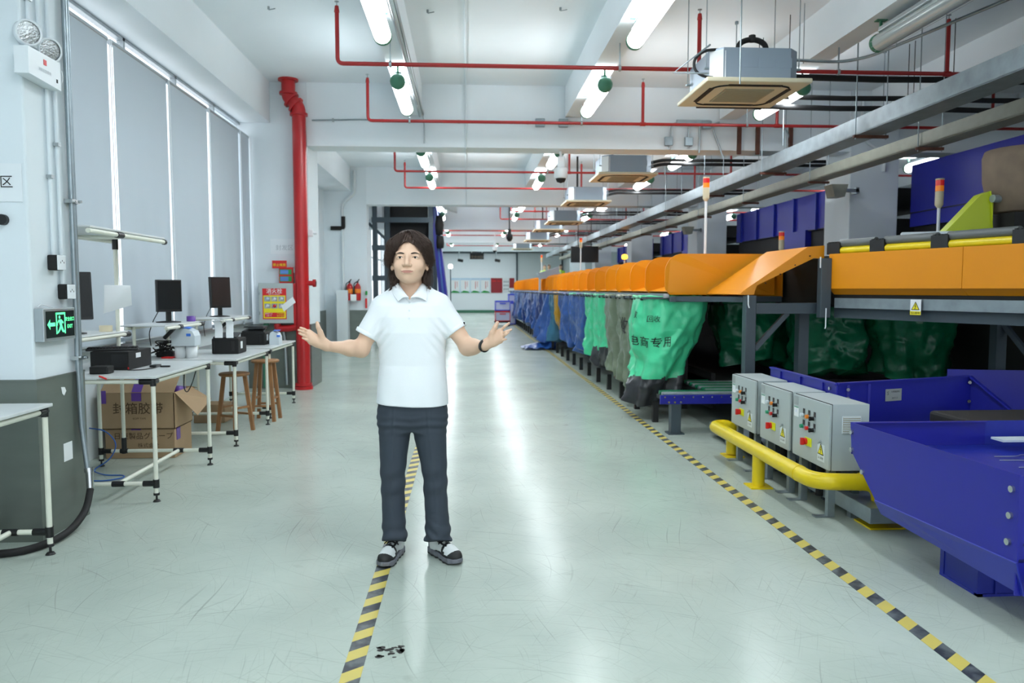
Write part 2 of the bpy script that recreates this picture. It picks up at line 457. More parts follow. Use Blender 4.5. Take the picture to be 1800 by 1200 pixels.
# ------------------------------------------------------------------ roller blinds
def blind(x, y0, y1, z0, z1, label, group, skew=0.0, chain=True):
    t = thing('roller_blind', label, 'blind', (x, (y0 + y1) / 2, z0), group)
    def P(i, j):
        u = i / 24; v = j / 16
        y = y0 + (y1 - y0) * u + skew * (1 - v)
        z = z0 + (z1 - z0) * v
        dx = .006 * sin(u * 9 + v * 2.1) * (1 - v) + .004 * sin(u * 23 + v * 5) * (1 - v)
        return (x + dx, y, z)
    MB().grid(P, 25, 17).build('fabric', 'blind_grey', t)
    MB().cyl((x - .02, y0 - .01, z1 + .01), (x - .02, y1 + .01, z1 + .01), .026, n=14).build('roller_tube', 'aluminium', t)
    MB().cyl((x, y0 + skew, z0), (x, y1 + skew, z0), .012, n=8).build('bottom_bar', 'aluminium', t)
    if chain:
        yc = y1 - .015
        pts = [(x + .03, yc, z1), (x + .03, yc + .004, z1 - 1.4), (x + .034, yc + .012, z0 + .55), (x + .04, yc + .03, z0 + .45), (x + .04, yc + .045, z0 + .5), (x + .03, yc + .045, z1 - 1.4), (x + .03, yc + .03, z1)]
        MB().tube(pts, .0035, n=5, fillet=.03).build('pull_chain', 'white_plastic', t)
    return t
edges = [(5.78, 6.96), (7.07, 8.26), (8.31, 9.50), (9.60, 10.76), (10.84, 11.26)]
names = ['grey roller blind nearest the pillar with the exit sign', 'grey roller blind behind the tall lean-pipe shelf, second from the exit sign pillar', 'grey roller blind behind the first monitor on a stand, third along the window', 'grey roller blind behind the second monitor, fourth along the window', 'narrow darker roller blind tight against the fire hydrant pillar']
for k, ((a, b), n) in enumerate(zip(edges, names)):
    blind(-3.10, a, b, .965, 3.60, n, 'roller blinds over the work tables', skew=(.0, .02, -.01, .015, 0)[k])
for (a, b), n in zip(((13.3, 14.62), (14.72, 16.1), (16.2, 17.52)), ('roller blind just past the red riser pipe, mostly hidden by it', 'middle roller blind of the window beyond the red riser', 'last roller blind before the wall with the fire extinguishers')):
    blind(-3.36, a, b, .93, 3.62, n, 'roller blinds beyond the red riser', chain=False)
for a, b, n in ((20.7, 22.0, 'blue-grey blind behind the dark steel tower, near edge'), (22.3, 23.9, 'pale blind behind the dark steel tower, middle'), (24.2, 25.9, 'pale blind behind the dark steel tower, far edge')):
    blind(-3.36, a, b, .55, 3.62, n, 'blinds behind the steel tower', chain=False)

# ------------------------------------------------------------------ floor marking tape
one('hazard_tape', MB().box((-.475, -1.0, .0005), (-.40, 9.6, .002)), 'hazard_tape', 'worn yellow and black striped tape running under the man across the floor', 'floor tape')
one('hazard_tape', MB().box((1.865, 0.3, .0005), (1.94, 33.0, .002)), 'hazard_tape', 'yellow and black striped tape along the sorting machine side of the aisle', 'floor tape')
# a worn floor stamp
sm = MB()
random.seed(4)
for k in range(26):
    cx, cy = -.36 + random.random() * .10, 2.93 + random.random() * .10
    r = .004 + random.random() * .012
    pts = [(cx + r * cos(a) * random.uniform(.6, 1.5), cy + r * sin(a) * random.uniform(.5, 1.0), .0008) for a in [i * 2 * PI / 7 for i in range(7)]]
    sm.add(pts, [list(range(7))])
one('floor_mark', sm, 'rubber_mark', 'worn dark stencilled mark on the floor beside the near tape', 'floor mark')
# ================================================================== ceiling lamps
def lamp_proto(lit=True):
    t = thing('ceiling_lamp', 'x', 'lamp')
    L = 1.42
    MB().box((-.035, .10, .085), (.035, L - .10, .125)).build('mounting_rail', 'aluminium', t)
    MB().cyl((0, .06, 0), (0, L - .06, 0), .078, n=20).build('diffuser_tube', 'lamp_tube' if lit else 'lamp_glass_off', t)
    for s, y in ((-1, 0.0), (1, L)):
        e = MB(); ax = (0, 1 if s > 0 else -1, 0); c = (0, y - s * .075, 0)
        e.lathe([(.08, 0), (.085, .008), (.085, .045), (.066, .07), (.03, .085), (0.0, .088)], c, ax, 18)
        e.build('end_cap', 'lamp_green', t)
        MB().bar((0, y - s * .08, .05), (0, y - s * .08, .20), .022).box((-.05, y - s * .08 - .03, .19), (.05, y - s * .08 + .03, .20)).build('hanger', 'lamp_green', t)
    MB().box((-.05, .12, .079), (.05, L - .12, .086)).build('tray', 'ac_white', t)
    if lit:
        for nm, z, rx, pw in (('lamp_light', -.082, 0, LAMP_DOWN), ('lamp_uplight', .128, PI, LAMP_UP)):
            ld = bpy.data.lights.new(nm, 'AREA'); ld.shape = 'RECTANGLE'; ld.size = .13; ld.size_y = 1.26; ld.energy = pw; ld.color = (.90, .965, 1.0)
            lo = bpy.data.objects.new(nm, ld); COL.objects.link(lo); lo.parent = t; lo.location = (0, L / 2, z); lo.rotation_euler = (rx, 0, 0)
    MB().cyl((.09, .2, .125), (.09, L - .1, .125), .012, n=8).build('conduit', 'aluminium', t)
    return t
rows = {-.755: 'over the window side of the aisle', 1.575: 'over the middle of the aisle', 3.875: 'above the conveyor edge', 8.475: 'beyond the far conveyor'}
offs = [1.35, 4.4]  # near ends measured from a cross beam at 0 .. 7.6
lampL = lamp_proto(True)
first = True; ordn = ['first', 'second', 'third', 'fourth', 'fifth', 'sixth', 'seventh', 'eighth', 'ninth', 'tenth', 'eleventh', 'twelfth', 'thirteenth', 'fourteenth', 'fifteenth']
for x, where in rows.items():
    k = 0
    for y in (-4.6, -1.6, 1.7, 5.82, 8.68, 13.0, 16.0, 20.9, 23.9, 28.4, 31.5, 36.0, 39.0, 43.5):
        if x > 3 and y > 41: continue
        if x > 8 and y < 12: continue
        if 3 < x < 8 and y < 5: continue
        if x == 3.875 and y in (5.82,): continue
        k += 1
        lab = 'lit tube lamp %s, %s from the camera end' % (where, ordn[min(k - 1, 14)] if k <= 15 else 'last')
        if k == 14: lab = lab.replace('last but one', 'last')
        z = 3.75
        if first: lampL.location = (x, y, z); lampL['label'] = lab; lampL['group'] = 'lit ceiling tube lamps'; first = False
        else: dup(lampL, (x, y, z), lab, group='lit ceiling tube lamps')
off = lamp_proto(False); off.location = (3.875, 5.75, 3.75)
tag(off, 'unlit tube lamp with wire guard and green ends beside the metal cable tray', 'lamp')
wg = MB()
for a in range(7):
    th = PI + a * PI / 6
    wg.cyl((.092 * cos(th) + 3.875, 5.84, .092 * sin(th) + 3.75), (.092 * cos(th) + 3.875, 7.1, .092 * sin(th) + 3.75), .002, n=4)
wg.build('wire_guard', 'aluminium', off)

# ------------------------------------------------------------------ sprinkler pipes
def sprinkler(y, x0, x1, drops, label, z=3.7, r=.021):
    t = thing('sprinkler_pipe', label, 'pipe', (x0, y, z), 'red sprinkler pipes under the ceiling')
    MB().tube([(x0, y, z + .52), (x0, y, z), (x1, y, z)], r, n=10, fillet=.06).build('pipe_run', 'red_pipe', t)
    for x in [x0] + drops:
        if x != x0: MB().cyl((x, y, z), (x, y, z + .52), r, n=10).cyl((x - .035, y, z), (x + .035, y, z), r * 1.35, n=10).build('riser', 'red_pipe', t)
        MB().cyl((x, y, z + .50), (x, y, z + .56), r * 1.3, r * .9, n=10).build('collar', 'red_pipe', t)
        MB().cyl((x, y, z + .56), (x, y, z + .60), .007, n=6).cyl((x, y, z + .60), (x, y, z + .606), .022, n=10).build('sprinkler_head', 'chrome', t)
    for x in [-.755, 1.575, 3.875]:
        if x0 < x < x1: MB().bar((x + .0, y, z + .0), (x + .0, y, z + .25), .014).cyl((x - .012, y, z), (x + .012, y, z), r * 1.5, n=10).build('pipe_clip', 'aluminium', t)
    return t
sprinkler(7.9, -1.28, 12.5, [2.40, 5.05, 8.0], 'nearest red sprinkler pipe crossing below the ceiling in front of the big air conditioner')
sprinkler(10.5, -1.31, 12.5, [2.42, 4.3, 7.4], 'second red sprinkler pipe, just in front of the first deep cross beam')
for i, (y, w) in enumerate(((14.9, 'first red sprinkler pipe past the first deep beam'), (17.3, 'second red sprinkler pipe past the first deep beam'), (22.3, 'first red sprinkler pipe past the second deep beam'), (24.8, 'second red sprinkler pipe past the second deep beam'), (29.8, 'first red sprinkler pipe past the third deep beam'), (32.3, 'second red sprinkler pipe past the third deep beam'), (37.4, 'thin distant red sprinkler pipe before the last beam'), (40.0, 'farthest thin red sprinkler pipe near the rear wall'))):
    sprinkler(y, (-1.36, -1.36, 1.3, 1.1)[i % 4] if i < 4 else -1.0, 12.0, [(2.0, 2.6)[i % 2], 5.2], w)

# fire riser on the second pillar
t = thing('fire_riser', 'thick red fire riser pipe standing in front of the white pillar with the hydrant box', 'pipe', (-2.36, 11.15, 0))
MB().cyl((-2.36, 11.15, .02), (-2.36, 11.15, 3.93), .095, n=24).build('riser_pipe', 'red_paint', t)
MB().cyl((-2.36, 11.15, 0), (-2.36, 11.15, .045), .13, n=20).cyl((-2.36, 11.15, .05), (-2.36, 11.15, .09), .12, n=20).build('base_flange', 'red_paint', t)
e = MB(); e.tube([(-2.36, 11.15, 3.9), (-2.36, 11.15, 4.0), (-2.50, 11.15, 4.16), (-2.50, 11.15, 4.22)], .095, n=20, fillet=.07)
e.build('elbow', 'red_paint', t)
for p, ax in (((-2.36, 11.15, 3.91), (0, 0, 1)), ((-2.40, 11.15, 4.04), (-.7, 0, .7)), ((-2.46, 11.15, 4.11), (-.7, 0, .7)), ((-2.50, 11.15, 4.2), (0, 0, 1))):
    a = Vector(p); d = Vector(ax).normalized() * .016
    MB().cyl(a - d, a + d, .125, n=20).build('coupling', 'red_paint', t)
MB().cyl((-2.50, 11.15, 4.2), (-2.50, 11.15, 4.39), .095, n=20).cyl((-2.50, 11.15, 4.375), (-2.50, 11.15, 4.398), .14, n=20).build('top_section', 'red_paint', t)
MB().tube([(-2.36, 11.15, .92), (-2.55, 11.15, .88), (-2.72, 11.16, .88), (-2.72, 11.16, .95)], .05, n=14, fillet=.05).build('hydrant_branch', 'red_paint', t)
MB().cyl((-2.36, 11.13, 1.53), (-2.16, 11.13, 1.53), .035, n=12).cyl((-2.20, 11.13, 1.53), (-2.16, 11.13, 1.53), .055, n=12).build('test_outlet', 'red_paint', t)
MB().box((-2.33, 11.2, 2.2), (-2.2, 11.25, 2.3), bev=.01).cyl((-2.22, 11.22, 2.25), (-2.15, 11.22, 2.25), .018, n=8).build('sensor', 'white_plastic', t)

# cross conduits on the first beam
c = thing('beam_conduit', 'thin grey conduit with junction boxes fixed along the first deep beam', 'conduit', (0, 11.26, 3.85))
MB().tube([(-2.2, 11.255, 3.855), (-1.5, 11.255, 3.875), (-.6, 11.255, 3.86), (4.6, 11.255, 3.86), (4.75, 11.255, 3.82), (4.8, 11.255, 3.7)], .011, n=6, fillet=.08).build('conduit_run', 'galvanised', c)
for x in (1.08, 1.42, 3.55): MB().box((x - .07, 11.22, 3.80), (x + .07, 11.278, 3.92), bev=.01).build('junction_box', 'galvanised', c)
for x in (-1.9, -1.2, -.1, .9, 2.3, 4.1): MB().box((x - .012, 11.24, 3.84), (x + .012, 11.28, 3.885)).build('saddle', 'aluminium', c)
c = thing('beam_conduit', 'bundle of grey conduits dropping over the first deep beam past the air conditioner', 'conduit', (3.3, 11.26, 3.5))
for x, x2, zb in ((3.02, 3.0, 3.50), (3.28, 3.28, 3.52), (3.45, 3.44, 3.45), (3.62, 3.8, 3.40)):
    MB().tube([(x + .12, 11.25, 3.9), (x, 11.25, 3.86), (x2, 11.25, zb)], .014, n=8, fillet=.06).build('drop', 'aluminium', c)
for x in (2.98, 3.28): MB().box((x - .06, 11.22, 3.55), (x + .06, 11.278, 3.68), bev=.008).build('junction_box', 'galvanised', c)
MB().box((3.1, 11.235, 3.87), (3.6, 11.278, 3.93)).build('duct_head', 'galvanised', c)
# ceiling conduits running down the aisle (two short plumb lines)
for x, w in ((.0, 'between the two lamp rows'),):
    t = thing('ceiling_conduit', 'thin white ceiling conduit %s, stepping down over deep beams' % w, 'conduit', (x, 8, 4.3))
    MB().tube([(x, 6.0, 4.385), (x, 11.27, 4.385), (x, 11.265, 3.49), (x, 11.75, 3.485), (x, 11.76, 4.385), (x, 18.86, 4.385), (x, 18.86, 3.49)], .012, n=6, fillet=.03).build('conduit_run', 'wall_white', t)
    MB().box((x - .13, 7.55, 4.26), (x + .03, 7.68, 4.38), bev=.01).build('junction_box', 'wall_white', t)
t = thing('ceiling_conduit', 'white conduit pair running beside the window-side lamp row on its beam', 'conduit', (-.6, 8, 3.9))
MB().cyl((-.66, 5.0, 3.93), (-.66, 11.25, 3.93), .014, n=8).build('conduit_run', 'aluminium', t)
MB().cyl((-.615, 5.0, 3.97), (-.615, 11.25, 3.97), .014, n=8).build('conduit_run', 'aluminium', t)
MB().tube([(-.615, 11.25, 3.97), (-.60, 11.25, 3.8), (-.60, 11.25, 3.55)], .010, n=8).build('drop', 'aluminium', t)

# ------------------------------------------------------------------ cassette air conditioners
def ac(loc, label, s=1.0, bright=False, h=.29):
    t = thing('cassette_air_conditioner', label, 'air conditioner', loc, 'ceiling cassette air conditioners')
    x, y, z = loc; a = .42; c = .10
    oc = [(x - a, y - a + c), (x - a + c, y - a), (x + a - c, y - a), (x + a, y - a + c), (x + a, y + a - c), (x + a - c, y + a), (x - a + c, y + a), (x - a, y + a - c)]
    body = MB().prism([(p[0], p[1], z + .03) for p in oc], (0, 0, h)); body.build('casing', 'ac_grey', t)
    MB().box((x - a + c + .01, y - a - .004, z + .04), (x - a + c + .02, y - a, z + h)).build('seam', 'ac_white', t)
    MB().prism([(x - a - .002, y - a + c - .002, z + .05), (x - a + c - .002, y - a - .003, z + .05), (x - a + c - .002, y - a - .003, z + h + .01), (x - a - .002, y - a + c - .002, z + h + .01)], (-.003, -.003, 0)).build('corner_plate', 'ac_white', t)
    p = .50
    pan = MB().box((x - p, y - p, z - .012), (x + p, y + p, z + .03), bev=.01).build('decor_panel', 'ac_panel', t)
    # swept air slots and intake grille
    for q in (0, 1, 2, 3):
        T = Matrix.Translation((x, y, z)) @ Matrix.Rotation(q * PI / 2, 4, 'Z')
        m = MB(); m.T = T
        m.box((-.26, -.40, -.020), (.26, -.35, -.010), bev=.006); m.build('air_slot', 'matt_black', t)
    for q in range(4):
        T = Matrix.Translation((x, y, z)) @ Matrix.Rotation(q * PI / 2, 4, 'Z')
        m = MB(); m.T = T
        m.tube([(.26, -.375, -.016), (.34, -.34, -.016), (.375, -.26, -.016)], .009, n=6, fillet=.05); m.build('slot_corner', 'matt_black', t)
    g = MB().box((x - .24, y - .24, z - .022), (x + .24, y + .24, z - .010))
    for k in range(13): g.box((x - .22, y - .22 + k * .0355, z - .026), (x + .22, y - .22 + k * .0355 + .012, z - .020))
    g.build('intake_grille', 'ac_grille', t)
    for sx in (-1, 1):
        for sy in (-1, 1):
            MB().cyl((x + sx * (a + .03), y + sy * .30, z + .16), (x + sx * (a + .03), y + sy * .30, 4.4), .005, n=6).box((x + sx * a - .0, y + sy * .30 - .02, z + .15), (x + sx * (a + .045), y + sy * .30 + .02, z + .165)).build('hanging_rod', 'galvanised', t)
    pl = MB()
    for k in range(3): pl.box((x - .16 + k * .17, y - a - .003, z + .14), (x - .01 + k * .17, y - a, z + .23))
    pl.build('side_plates', 'ac_grey', t)
    return t
A = ac((2.72, 7.55, 3.37), 'nearest ceiling cassette air conditioner with cream panel and black handle-shaped pipe', h=.29)
MB().tube([(2.57, 7.25, 3.67), (2.58, 7.25, 3.76), (2.66, 7.25, 3.80), (2.76, 7.25, 3.80), (2.84, 7.25, 3.76), (2.85, 7.25, 3.67)], .026, n=12, fillet=.05).cyl((2.71, 7.25, 3.78), (2.71, 7.25, 3.84), .032, n=10).build('insulated_loop', 'rubber', A)
MB().tube([(2.42, 7.2, 3.69), (2.24, 7.2, 3.68), (2.14, 7.2, 3.60), (2.14, 7.2, 3.5), (2.22, 7.2, 3.44), (2.32, 7.2, 3.43)], .014, n=8, fillet=.08).build('drain_hose', 'rubber', A)
MB().tube([(2.26, 7.1, 3.70), (1.92, 7.1, 3.44), (2.25, 7.1, 3.44)], .010, n=6).build('bracket', 'galvanised', A)
acs = [((2.70, 13.2, 3.36), 'second cassette air conditioner, just past the first deep beam, with thick black hoses'),
       ((2.68, 17.2, 3.36), 'third cassette air conditioner, in front of the second deep beam'),
       ((2.75, 21.6, 3.30), 'fourth cassette air conditioner, low white-sided one beyond the second beam'),
       ((2.70, 25.2, 3.36), 'fifth cassette air conditioner with cream panel deep in the hall'),
       ((2.75, 29.6, 3.30), 'sixth cassette air conditioner, low white-sided one deep in the hall'),
       ((2.70, 37.0, 3.36), 'farthest cassette air conditioner above the roller shutter')]
for p, l in acs:
    a = ac(p, l)
    for dz in (.0, .07):
        MB().tube([(p[0] + .42, p[1] + .1, p[2] + .18 + dz), (p[0] + .7, p[1] + .1, p[2] + .26 + dz), (p[0] + 4.0, p[1] + .1, p[2] + .26 + dz)], .028, n=8, fillet=.12).build('insulated_pipe', 'rubber', a)
    MB().tube([(p[0] - .2, p[1] - .1, p[2] + .30), (p[0] - .2, p[1] - .1, p[2] + .45), (p[0] - .2, p[1] - .1, 4.39)], .022, n=8).build('insulated_drop', 'rubber', a)
# thick black insulated pipes of the first bay
for y, z, w, r in ((8.25, 3.74, 'upper', .034), (9.0, 3.72, 'middle', .030), (9.12, 3.63, 'lower', .032)):
    t = thing('insulated_pipe', '%s black insulated refrigerant pipe crossing from the nearest air conditioner to the far wall side' % w, 'pipe', (3.1, y, z), 'black insulated pipes of the first bay')
    pts = [(2.75, y, z)] + [(3.6 + k * .9, y, z - .012 * (k % 2)) for k in range(10)]
    MB().tube(pts, r, n=10).build('foam_sleeve', 'rubber', t)
    for x in (3.5, 5.35, 7.2): MB().cyl((x - .035, y, z), (x + .035, y, z), r * 1.35, n=10).cyl((x, y, z), (x, y, 4.395), .005, n=5).build('clamp', 'dark_metal', t)
# threaded drop rods left in the ceiling
for i, (x, y, z) in enumerate(((3.0, 8.5, 3.8), (4.6, 8.9, 3.3), (5.2, 9.4, 3.4), (4.1, 9.8, 3.3), (2.35, 6.55, 3.2))):
    one('hanger_rod', MB().cyl((x, y, z), (x, y, 4.4), .006, n=6).cyl((x, y, 4.37), (x, y, 4.4), .02, n=6), 'galvanised', 'thin threaded hanger rod dropping from the ceiling ' + ('behind the nearest air conditioner', 'left of the big cable tray, nearer one', 'between the two cable trays', 'left of the big cable tray, farther one', 'just in front of the nearest air conditioner')[i], 'hanger rod', 'threaded ceiling rods')
# small ceiling anchors
for i, (x, y) in enumerate(((-2.06, 8.35), (-.05 - .35, 8.35), (1.0, 8.2), (-1.9, 15.2), (-.3, 15.4), (.9, 15.5))):
    one('ceiling_anchor', MB().cyl((x, y, 4.37), (x, y, 4.4), .012, n=8).bar((x, y, 4.365), (x + .07, y, 4.38), .008), 'galvanised', 'tiny metal anchor stub in the ceiling ' + ('nearest the window beam', 'just past the window-side lamp beam', 'close to the middle lamp beam', 'beyond the first deep beam at the window side', 'beyond the first deep beam in the middle', 'beyond the first deep beam near the middle lamps')[i], 'anchor', 'ceiling anchor stubs')
# floodlight hanging on a drop over the aisle
def camera_drop(x, y, ztop, z, label, m='white_plastic'):
    t = thing('security_camera', label, 'camera', (x, y, z))
    MB().cyl((x, y, z + .3), (x, y, ztop), .022, n=10).build('drop_pole', m, t)
    MB().box((x - .05, y - .05, z + .16), (x + .05, y + .05, z + .32), bev=.01).build('junction_box', m, t)
    MB().lathe([(.085, .16), (.10, .14), (.10, .02), (.085, 0), (.0, 0)], (x, y, z), (0, 0, 1), 18).build('housing', m, t)
    MB().lathe([(.08, 0), (.06, -.05), (.0, -.07)], (x, y, z), (0, 0, 1), 16).build('lens', 'matt_black', t)
camera_drop(1.42, 11.52, 3.5, 3.10, 'white security camera hanging from the first deep beam on a conduit')
camera_drop(1.35, 24.0, 4.39, 3.0, 'black dome camera hanging on a pole over the distant aisle', 'dark_metal')
camera_drop(1.15, 31.0, 4.39, 3.0, 'small camera hanging deeper in the hall under the beam', 'white_plastic')
# twin metal cable trays over the conveyor
def tray(p0, p1, w, h, m, label, hang):
    t = thing('cable_tray', label, 'cable tray', p0)
    a = Vector(p0); b = Vector(p1); d = (b - a).normalized(); u = Vector((d.y, -d.x, 0)).normalized() * w / 2
    tr = MB()
    tr.bar(a, b, w, .012)
    up = Vector((0, 0, h))
    for s in (-1, 1):
        q = [a + u * s, b + u * s, b + u * s + up, a + u * s + up]
        tr.sheet(q, .008)
    q = [a + up - u, a + up + u, b + up + u, b + up - u]; tr.sheet(q, .006)
    tr.build('trough', m, t)
    L = (b - a).length; n = int(L / hang)
    for k in range(n):
        c = a + d * (hang * (k + .4))
        MB().bar(c - u * 1.35 - Vector((0, 0, .03)), c + u * 1.35 - Vector((0, 0, .03)), .04, .03).build('cross_bar', 'rust', t)
        r = MB()
        for s in (-1, 1): r.cyl(c + u * 1.2 * s - Vector((0, 0, .06)), c + u * 1.2 * s + Vector((0, 0, 4.4 - c.z)), .006, n=6)
        r.build('hanging_rod', 'galvanised', t)
    return t
tray((4.32, 4.4, 3.10), (4.32, 40.0, 3.10), .28, .17, 'galvanised', 'shiny galvanised cable tray hanging along the sorting line', 2.6)
tray((4.98, 4.4, 2.98), (4.98, 40.0, 2.98), .22, .13, 'tray_beige', 'dull beige cable trunking hanging beside the shiny tray', 2.6)
# round duct and thin steel conduit near the right beam
t = thing('cable_conduit', 'thin grey conduit bending away below the unlit lamp', 'conduit', (3.6, 7.2, 3.75))
MB().tube([(3.2, 7.9, 3.82), (3.9, 7.9, 3.80), (4.1, 7.7, 3.80), (4.6, 5.2, 3.80)], .016, n=8, fillet=.2).build('conduit_run', 'galvanised', t)
for x, y in ((3.5, 7.9), (4.15, 7.3), (4.42, 6.1)): MB().cyl((x, y, 3.78), (x, y, 4.39), .005, n=5).build('hanging_rod', 'galvanised', t)
# dark brackets on the first beam
for i, x in enumerate((4.05, 4.33, 4.83)):
    one('steel_strap', MB().box((x - .035, 11.23, 3.44), (x + .02, 11.275, 3.86)), 'rust', 'dark rusty vertical strap on the first deep beam, ' + ('nearest the aisle', 'middle one of three', 'nearest the cable tray')[i], 'strap', 'rusty straps on the beam')
# ================================================================== lean-pipe work tables
def wt_table(name_label, x0, x1, y0, y1, H, cross=True, upper=None, mids=None):
    t = thing('work_table', name_label, 'table', (x0, y0, 0), 'lean-pipe work tables along the windows')
    r = .0145
    top = MB().box((x0 - .02, y0 - .03, H - .018), (x1 + .03, y1 + .03, H), bev=.004); top.build('tabletop', 'table_top', t)
    z = H - .04
    fr = MB()
    fr.cyl((x0, y0, z), (x1, y0, z), r).cyl((x0, y1, z), (x1, y1, z), r).cyl((x0, y0, z), (x0, y1, z), r).cyl((x1, y0, z), (x1, y1, z), r)
    fr.build('top_frame', 'lean_pipe', t)
    for x, y in ((x0, y0), (x1, y0), (x0, y1), (x1, y1)):
        l = MB().cyl((x, y, .045), (x, y, z), r, n=14).build('leg', 'lean_pipe', t)
        MB().cyl((x, y, .0), (x, y, .012), .026, .018, n=14).cyl((x, y, .01), (x, y, .05), .007, n=8).cyl((x, y, .045), (x, y, .06), .02, n=12).build('foot', 'dark_metal', l)
    zb = .125
    MB().cyl((x0, y0, zb), (x1, y0, zb), r).build('stretcher', 'lean_pipe', t); MB().cyl((x0, y1, zb), (x1, y1, zb), r).build('stretcher', 'lean_pipe', t)
    if cross: MB().cyl((x0 + .62, y0, zb), (x0 + .62, y1, zb), r).build('stretcher', 'lean_pipe', t)
    class JB:
        def cyl(s_, a, b, r, n=10): MB().cyl(a, b, r, n=n).build('joint', 'black_plastic', t); return s_
    j = JB()
    def joint(p, d, L=.055):
        d = Vector(d); p = Vector(p); j.cyl(p, p + d * L, .020, n=10)
    for x, sx in ((x0, 1), (x1, -1)):
        for y, sy in ((y0, 1), (y1, -1)):
            joint((x - sx * .012, y, z), (sx, 0, 0), .10); joint((x, y - sy * .012, z), (0, sy, 0), .07); joint((x, y, z - .03), (0, 0, 1), .045)
            joint((x, y, zb), (sx, 0, 0), .085); j.cyl((x, y, zb - .028), (x, y, zb + .028), .021, n=12)
    if cross:
        for y in (y0, y1): j.cyl((x0 + .58, y, zb), (x0 + .66, y, zb), .020, n=10)
    if mids:
        for x, y in mids:
            MB().cyl((x, y, zb), (x, y, z), r, n=12).build('middle_post', 'lean_pipe', t)
            j.cyl((x, y, zb - .02), (x, y, zb + .11), .020, n=10).cyl((x - .03, y, zb), (x + .03, y, zb), .020, n=10)
    if upper: upper(t, r)
    return t
def up1(t, r):
    # monitor shelf with its posts and the high shelf over it
    for (x, y, z0, z1) in ((-2.62, 5.90, .86, 1.80), (-2.86, 5.32, .86, 2.02)):
        MB().cyl((x, y, z0), (x, y, z1), r, n=12).build('shelf_post', 'lean_pipe', t)
    s = MB().box((-2.92, 5.1, 1.115), (-2.60, 6.02, 1.128), bev=.003); s.build('monitor_shelf', 'table_top', t)
    MB().cyl((-2.61, 5.1, 1.10), (-2.61, 6.02, 1.10), r).cyl((-2.90, 5.1, 1.10), (-2.90, 6.02, 1.10), r).build('shelf_rail', 'lean_pipe', t)
    MB().box((-2.78, 5.0, 1.835), (-2.37, 6.2, 1.848), bev=.003).build('high_shelf', 'table_top', t)
    MB().cyl((-2.38, 4.99, 1.815), (-2.38, 6.21, 1.815), .016, n=12).cyl((-2.76, 4.99, 1.815), (-2.76, 6.2, 1.815), .016, n=12).cyl((-2.76, 5.42, 1.80), (-2.38, 5.42, 1.80), .014).build('shelf_rail', 'lean_pipe', t)
    for p, q, rr in (((-2.38, 6.19, 1.815), (-2.38, 6.22, 1.815), .021), ((-2.38, 5.38, 1.815), (-2.38, 5.47, 1.815), .021), ((-2.62, 5.90, 1.74), (-2.62, 5.90, 1.83), .021), ((-2.62, 5.98, 1.10), (-2.60, 6.04, 1.10), .021), ((-2.76, 5.36, 1.80), (-2.64, 5.36, 1.80), .02)):
        MB().cyl(p, q, rr, n=12).build('joint', 'black_plastic', t)
def up_mid(ya, yb, x=-2.60, zs=1.12, arm=True):
    def f(t, r):
        MB().box((-2.98, ya, zs), (x, yb, zs + .013), bev=.003).build('monitor_shelf', 'table_top', t)
        MB().cyl((x + .005, ya, zs - .015), (x + .005, yb, zs - .015), r).cyl((x - .33, ya, zs - .015), (x - .33, yb, zs - .015), r).build('shelf_rail', 'lean_pipe', t)
        for y in (ya + .08, yb - .08): MB().cyl((x - .3, y, .80), (x - .3, y, zs), r, n=10).build('shelf_post', 'lean_pipe', t)
        MB().cyl((x + .005, yb - .06, zs - .015), (x + .005, yb + .01, zs - .015), .021, n=10).build('joint', 'black_plastic', t)
        MB().cyl((x + .005, ya + .3, zs - .015), (x + .005, ya + .36, zs - .015), .021, n=10).build('joint', 'black_plastic', t)
        MB().cyl((x - .04, ya + .33, zs - .02), (x - .14, ya + .33, zs - .12), .018, n=10).build('joint', 'black_plastic', t)
    return f
T0 = wt_table('work table in the near corner cut by the picture edge, charging plug on top', -3.10, -2.275, 2.9, 4.22, .828, mids=[])
T1 = wt_table('work table beside the exit sign pillar, with the tall upper shelf', -2.985, -2.115, 5.25, 6.34, .862, mids=[(-2.80, 6.34)], upper=up1)
T2 = wt_table('middle work table holding the tape dispenser with two paper rolls', -2.985, -2.125, 7.09, 8.21, .808, cross=False, upper=up_mid(6.75, 7.66))
T3 = wt_table('farthest work table next to the hydrant pillar, with a black printer', -2.985, -2.20, 8.62, 9.78, .795, cross=False, upper=up_mid(8.3, 9.3))

def monitor(loc, yaw, w, h, label, scr='screen_black', tilt=0.0, cable=True):
    t = thing('monitor', label, 'monitor', loc, 'desk monitors')
    R = Matrix.Translation(loc) @ Matrix.Rotation(yaw, 4, 'Z')
    m = MB(); m.T = R; m.lathe([(.0, .0), (.11, .0), (.11, .008), (.03, .016), (.0, .017)], (0, 0, 0), (0, 0, 1), 24); m.build('stand_base', 'black_plastic', t)
    m = MB(); m.T = R; m.box((-.022, -.02, .01), (.022, .01, .14), bev=.004); m.build('stand_neck', 'black_plastic', t)
    R2 = R @ Matrix.Translation((0, -.02, .10)) @ Matrix.Rotation(tilt, 4, 'X')
    m = MB(); m.T = R2; m.box((-w / 2, -.02, 0), (w / 2, .022, h), bev=.006); hs = m.build('housing', 'black_plastic', t)
    m = MB(); m.T = R2; m.box((-w / 2 + .014, -.0225, .022), (w / 2 - .014, -.0203, h - .014)); m.build('screen', scr, hs)
    if cable:
        m = MB(); m.T = R; m.tube([(0, .02, .16), (-.05, .08, .12), (-.10, .10, .02), (-.14, .11, -.1), (-.13, .1, -.22)], .004, n=6, fillet=.03); m.build('cable', 'rubber', t)
    return t
monitor((-2.80, 5.55, 1.128), radians(38), .30, .34, 'black monitor on the tall-shelf table nearest the exit sign pillar', tilt=-.10)
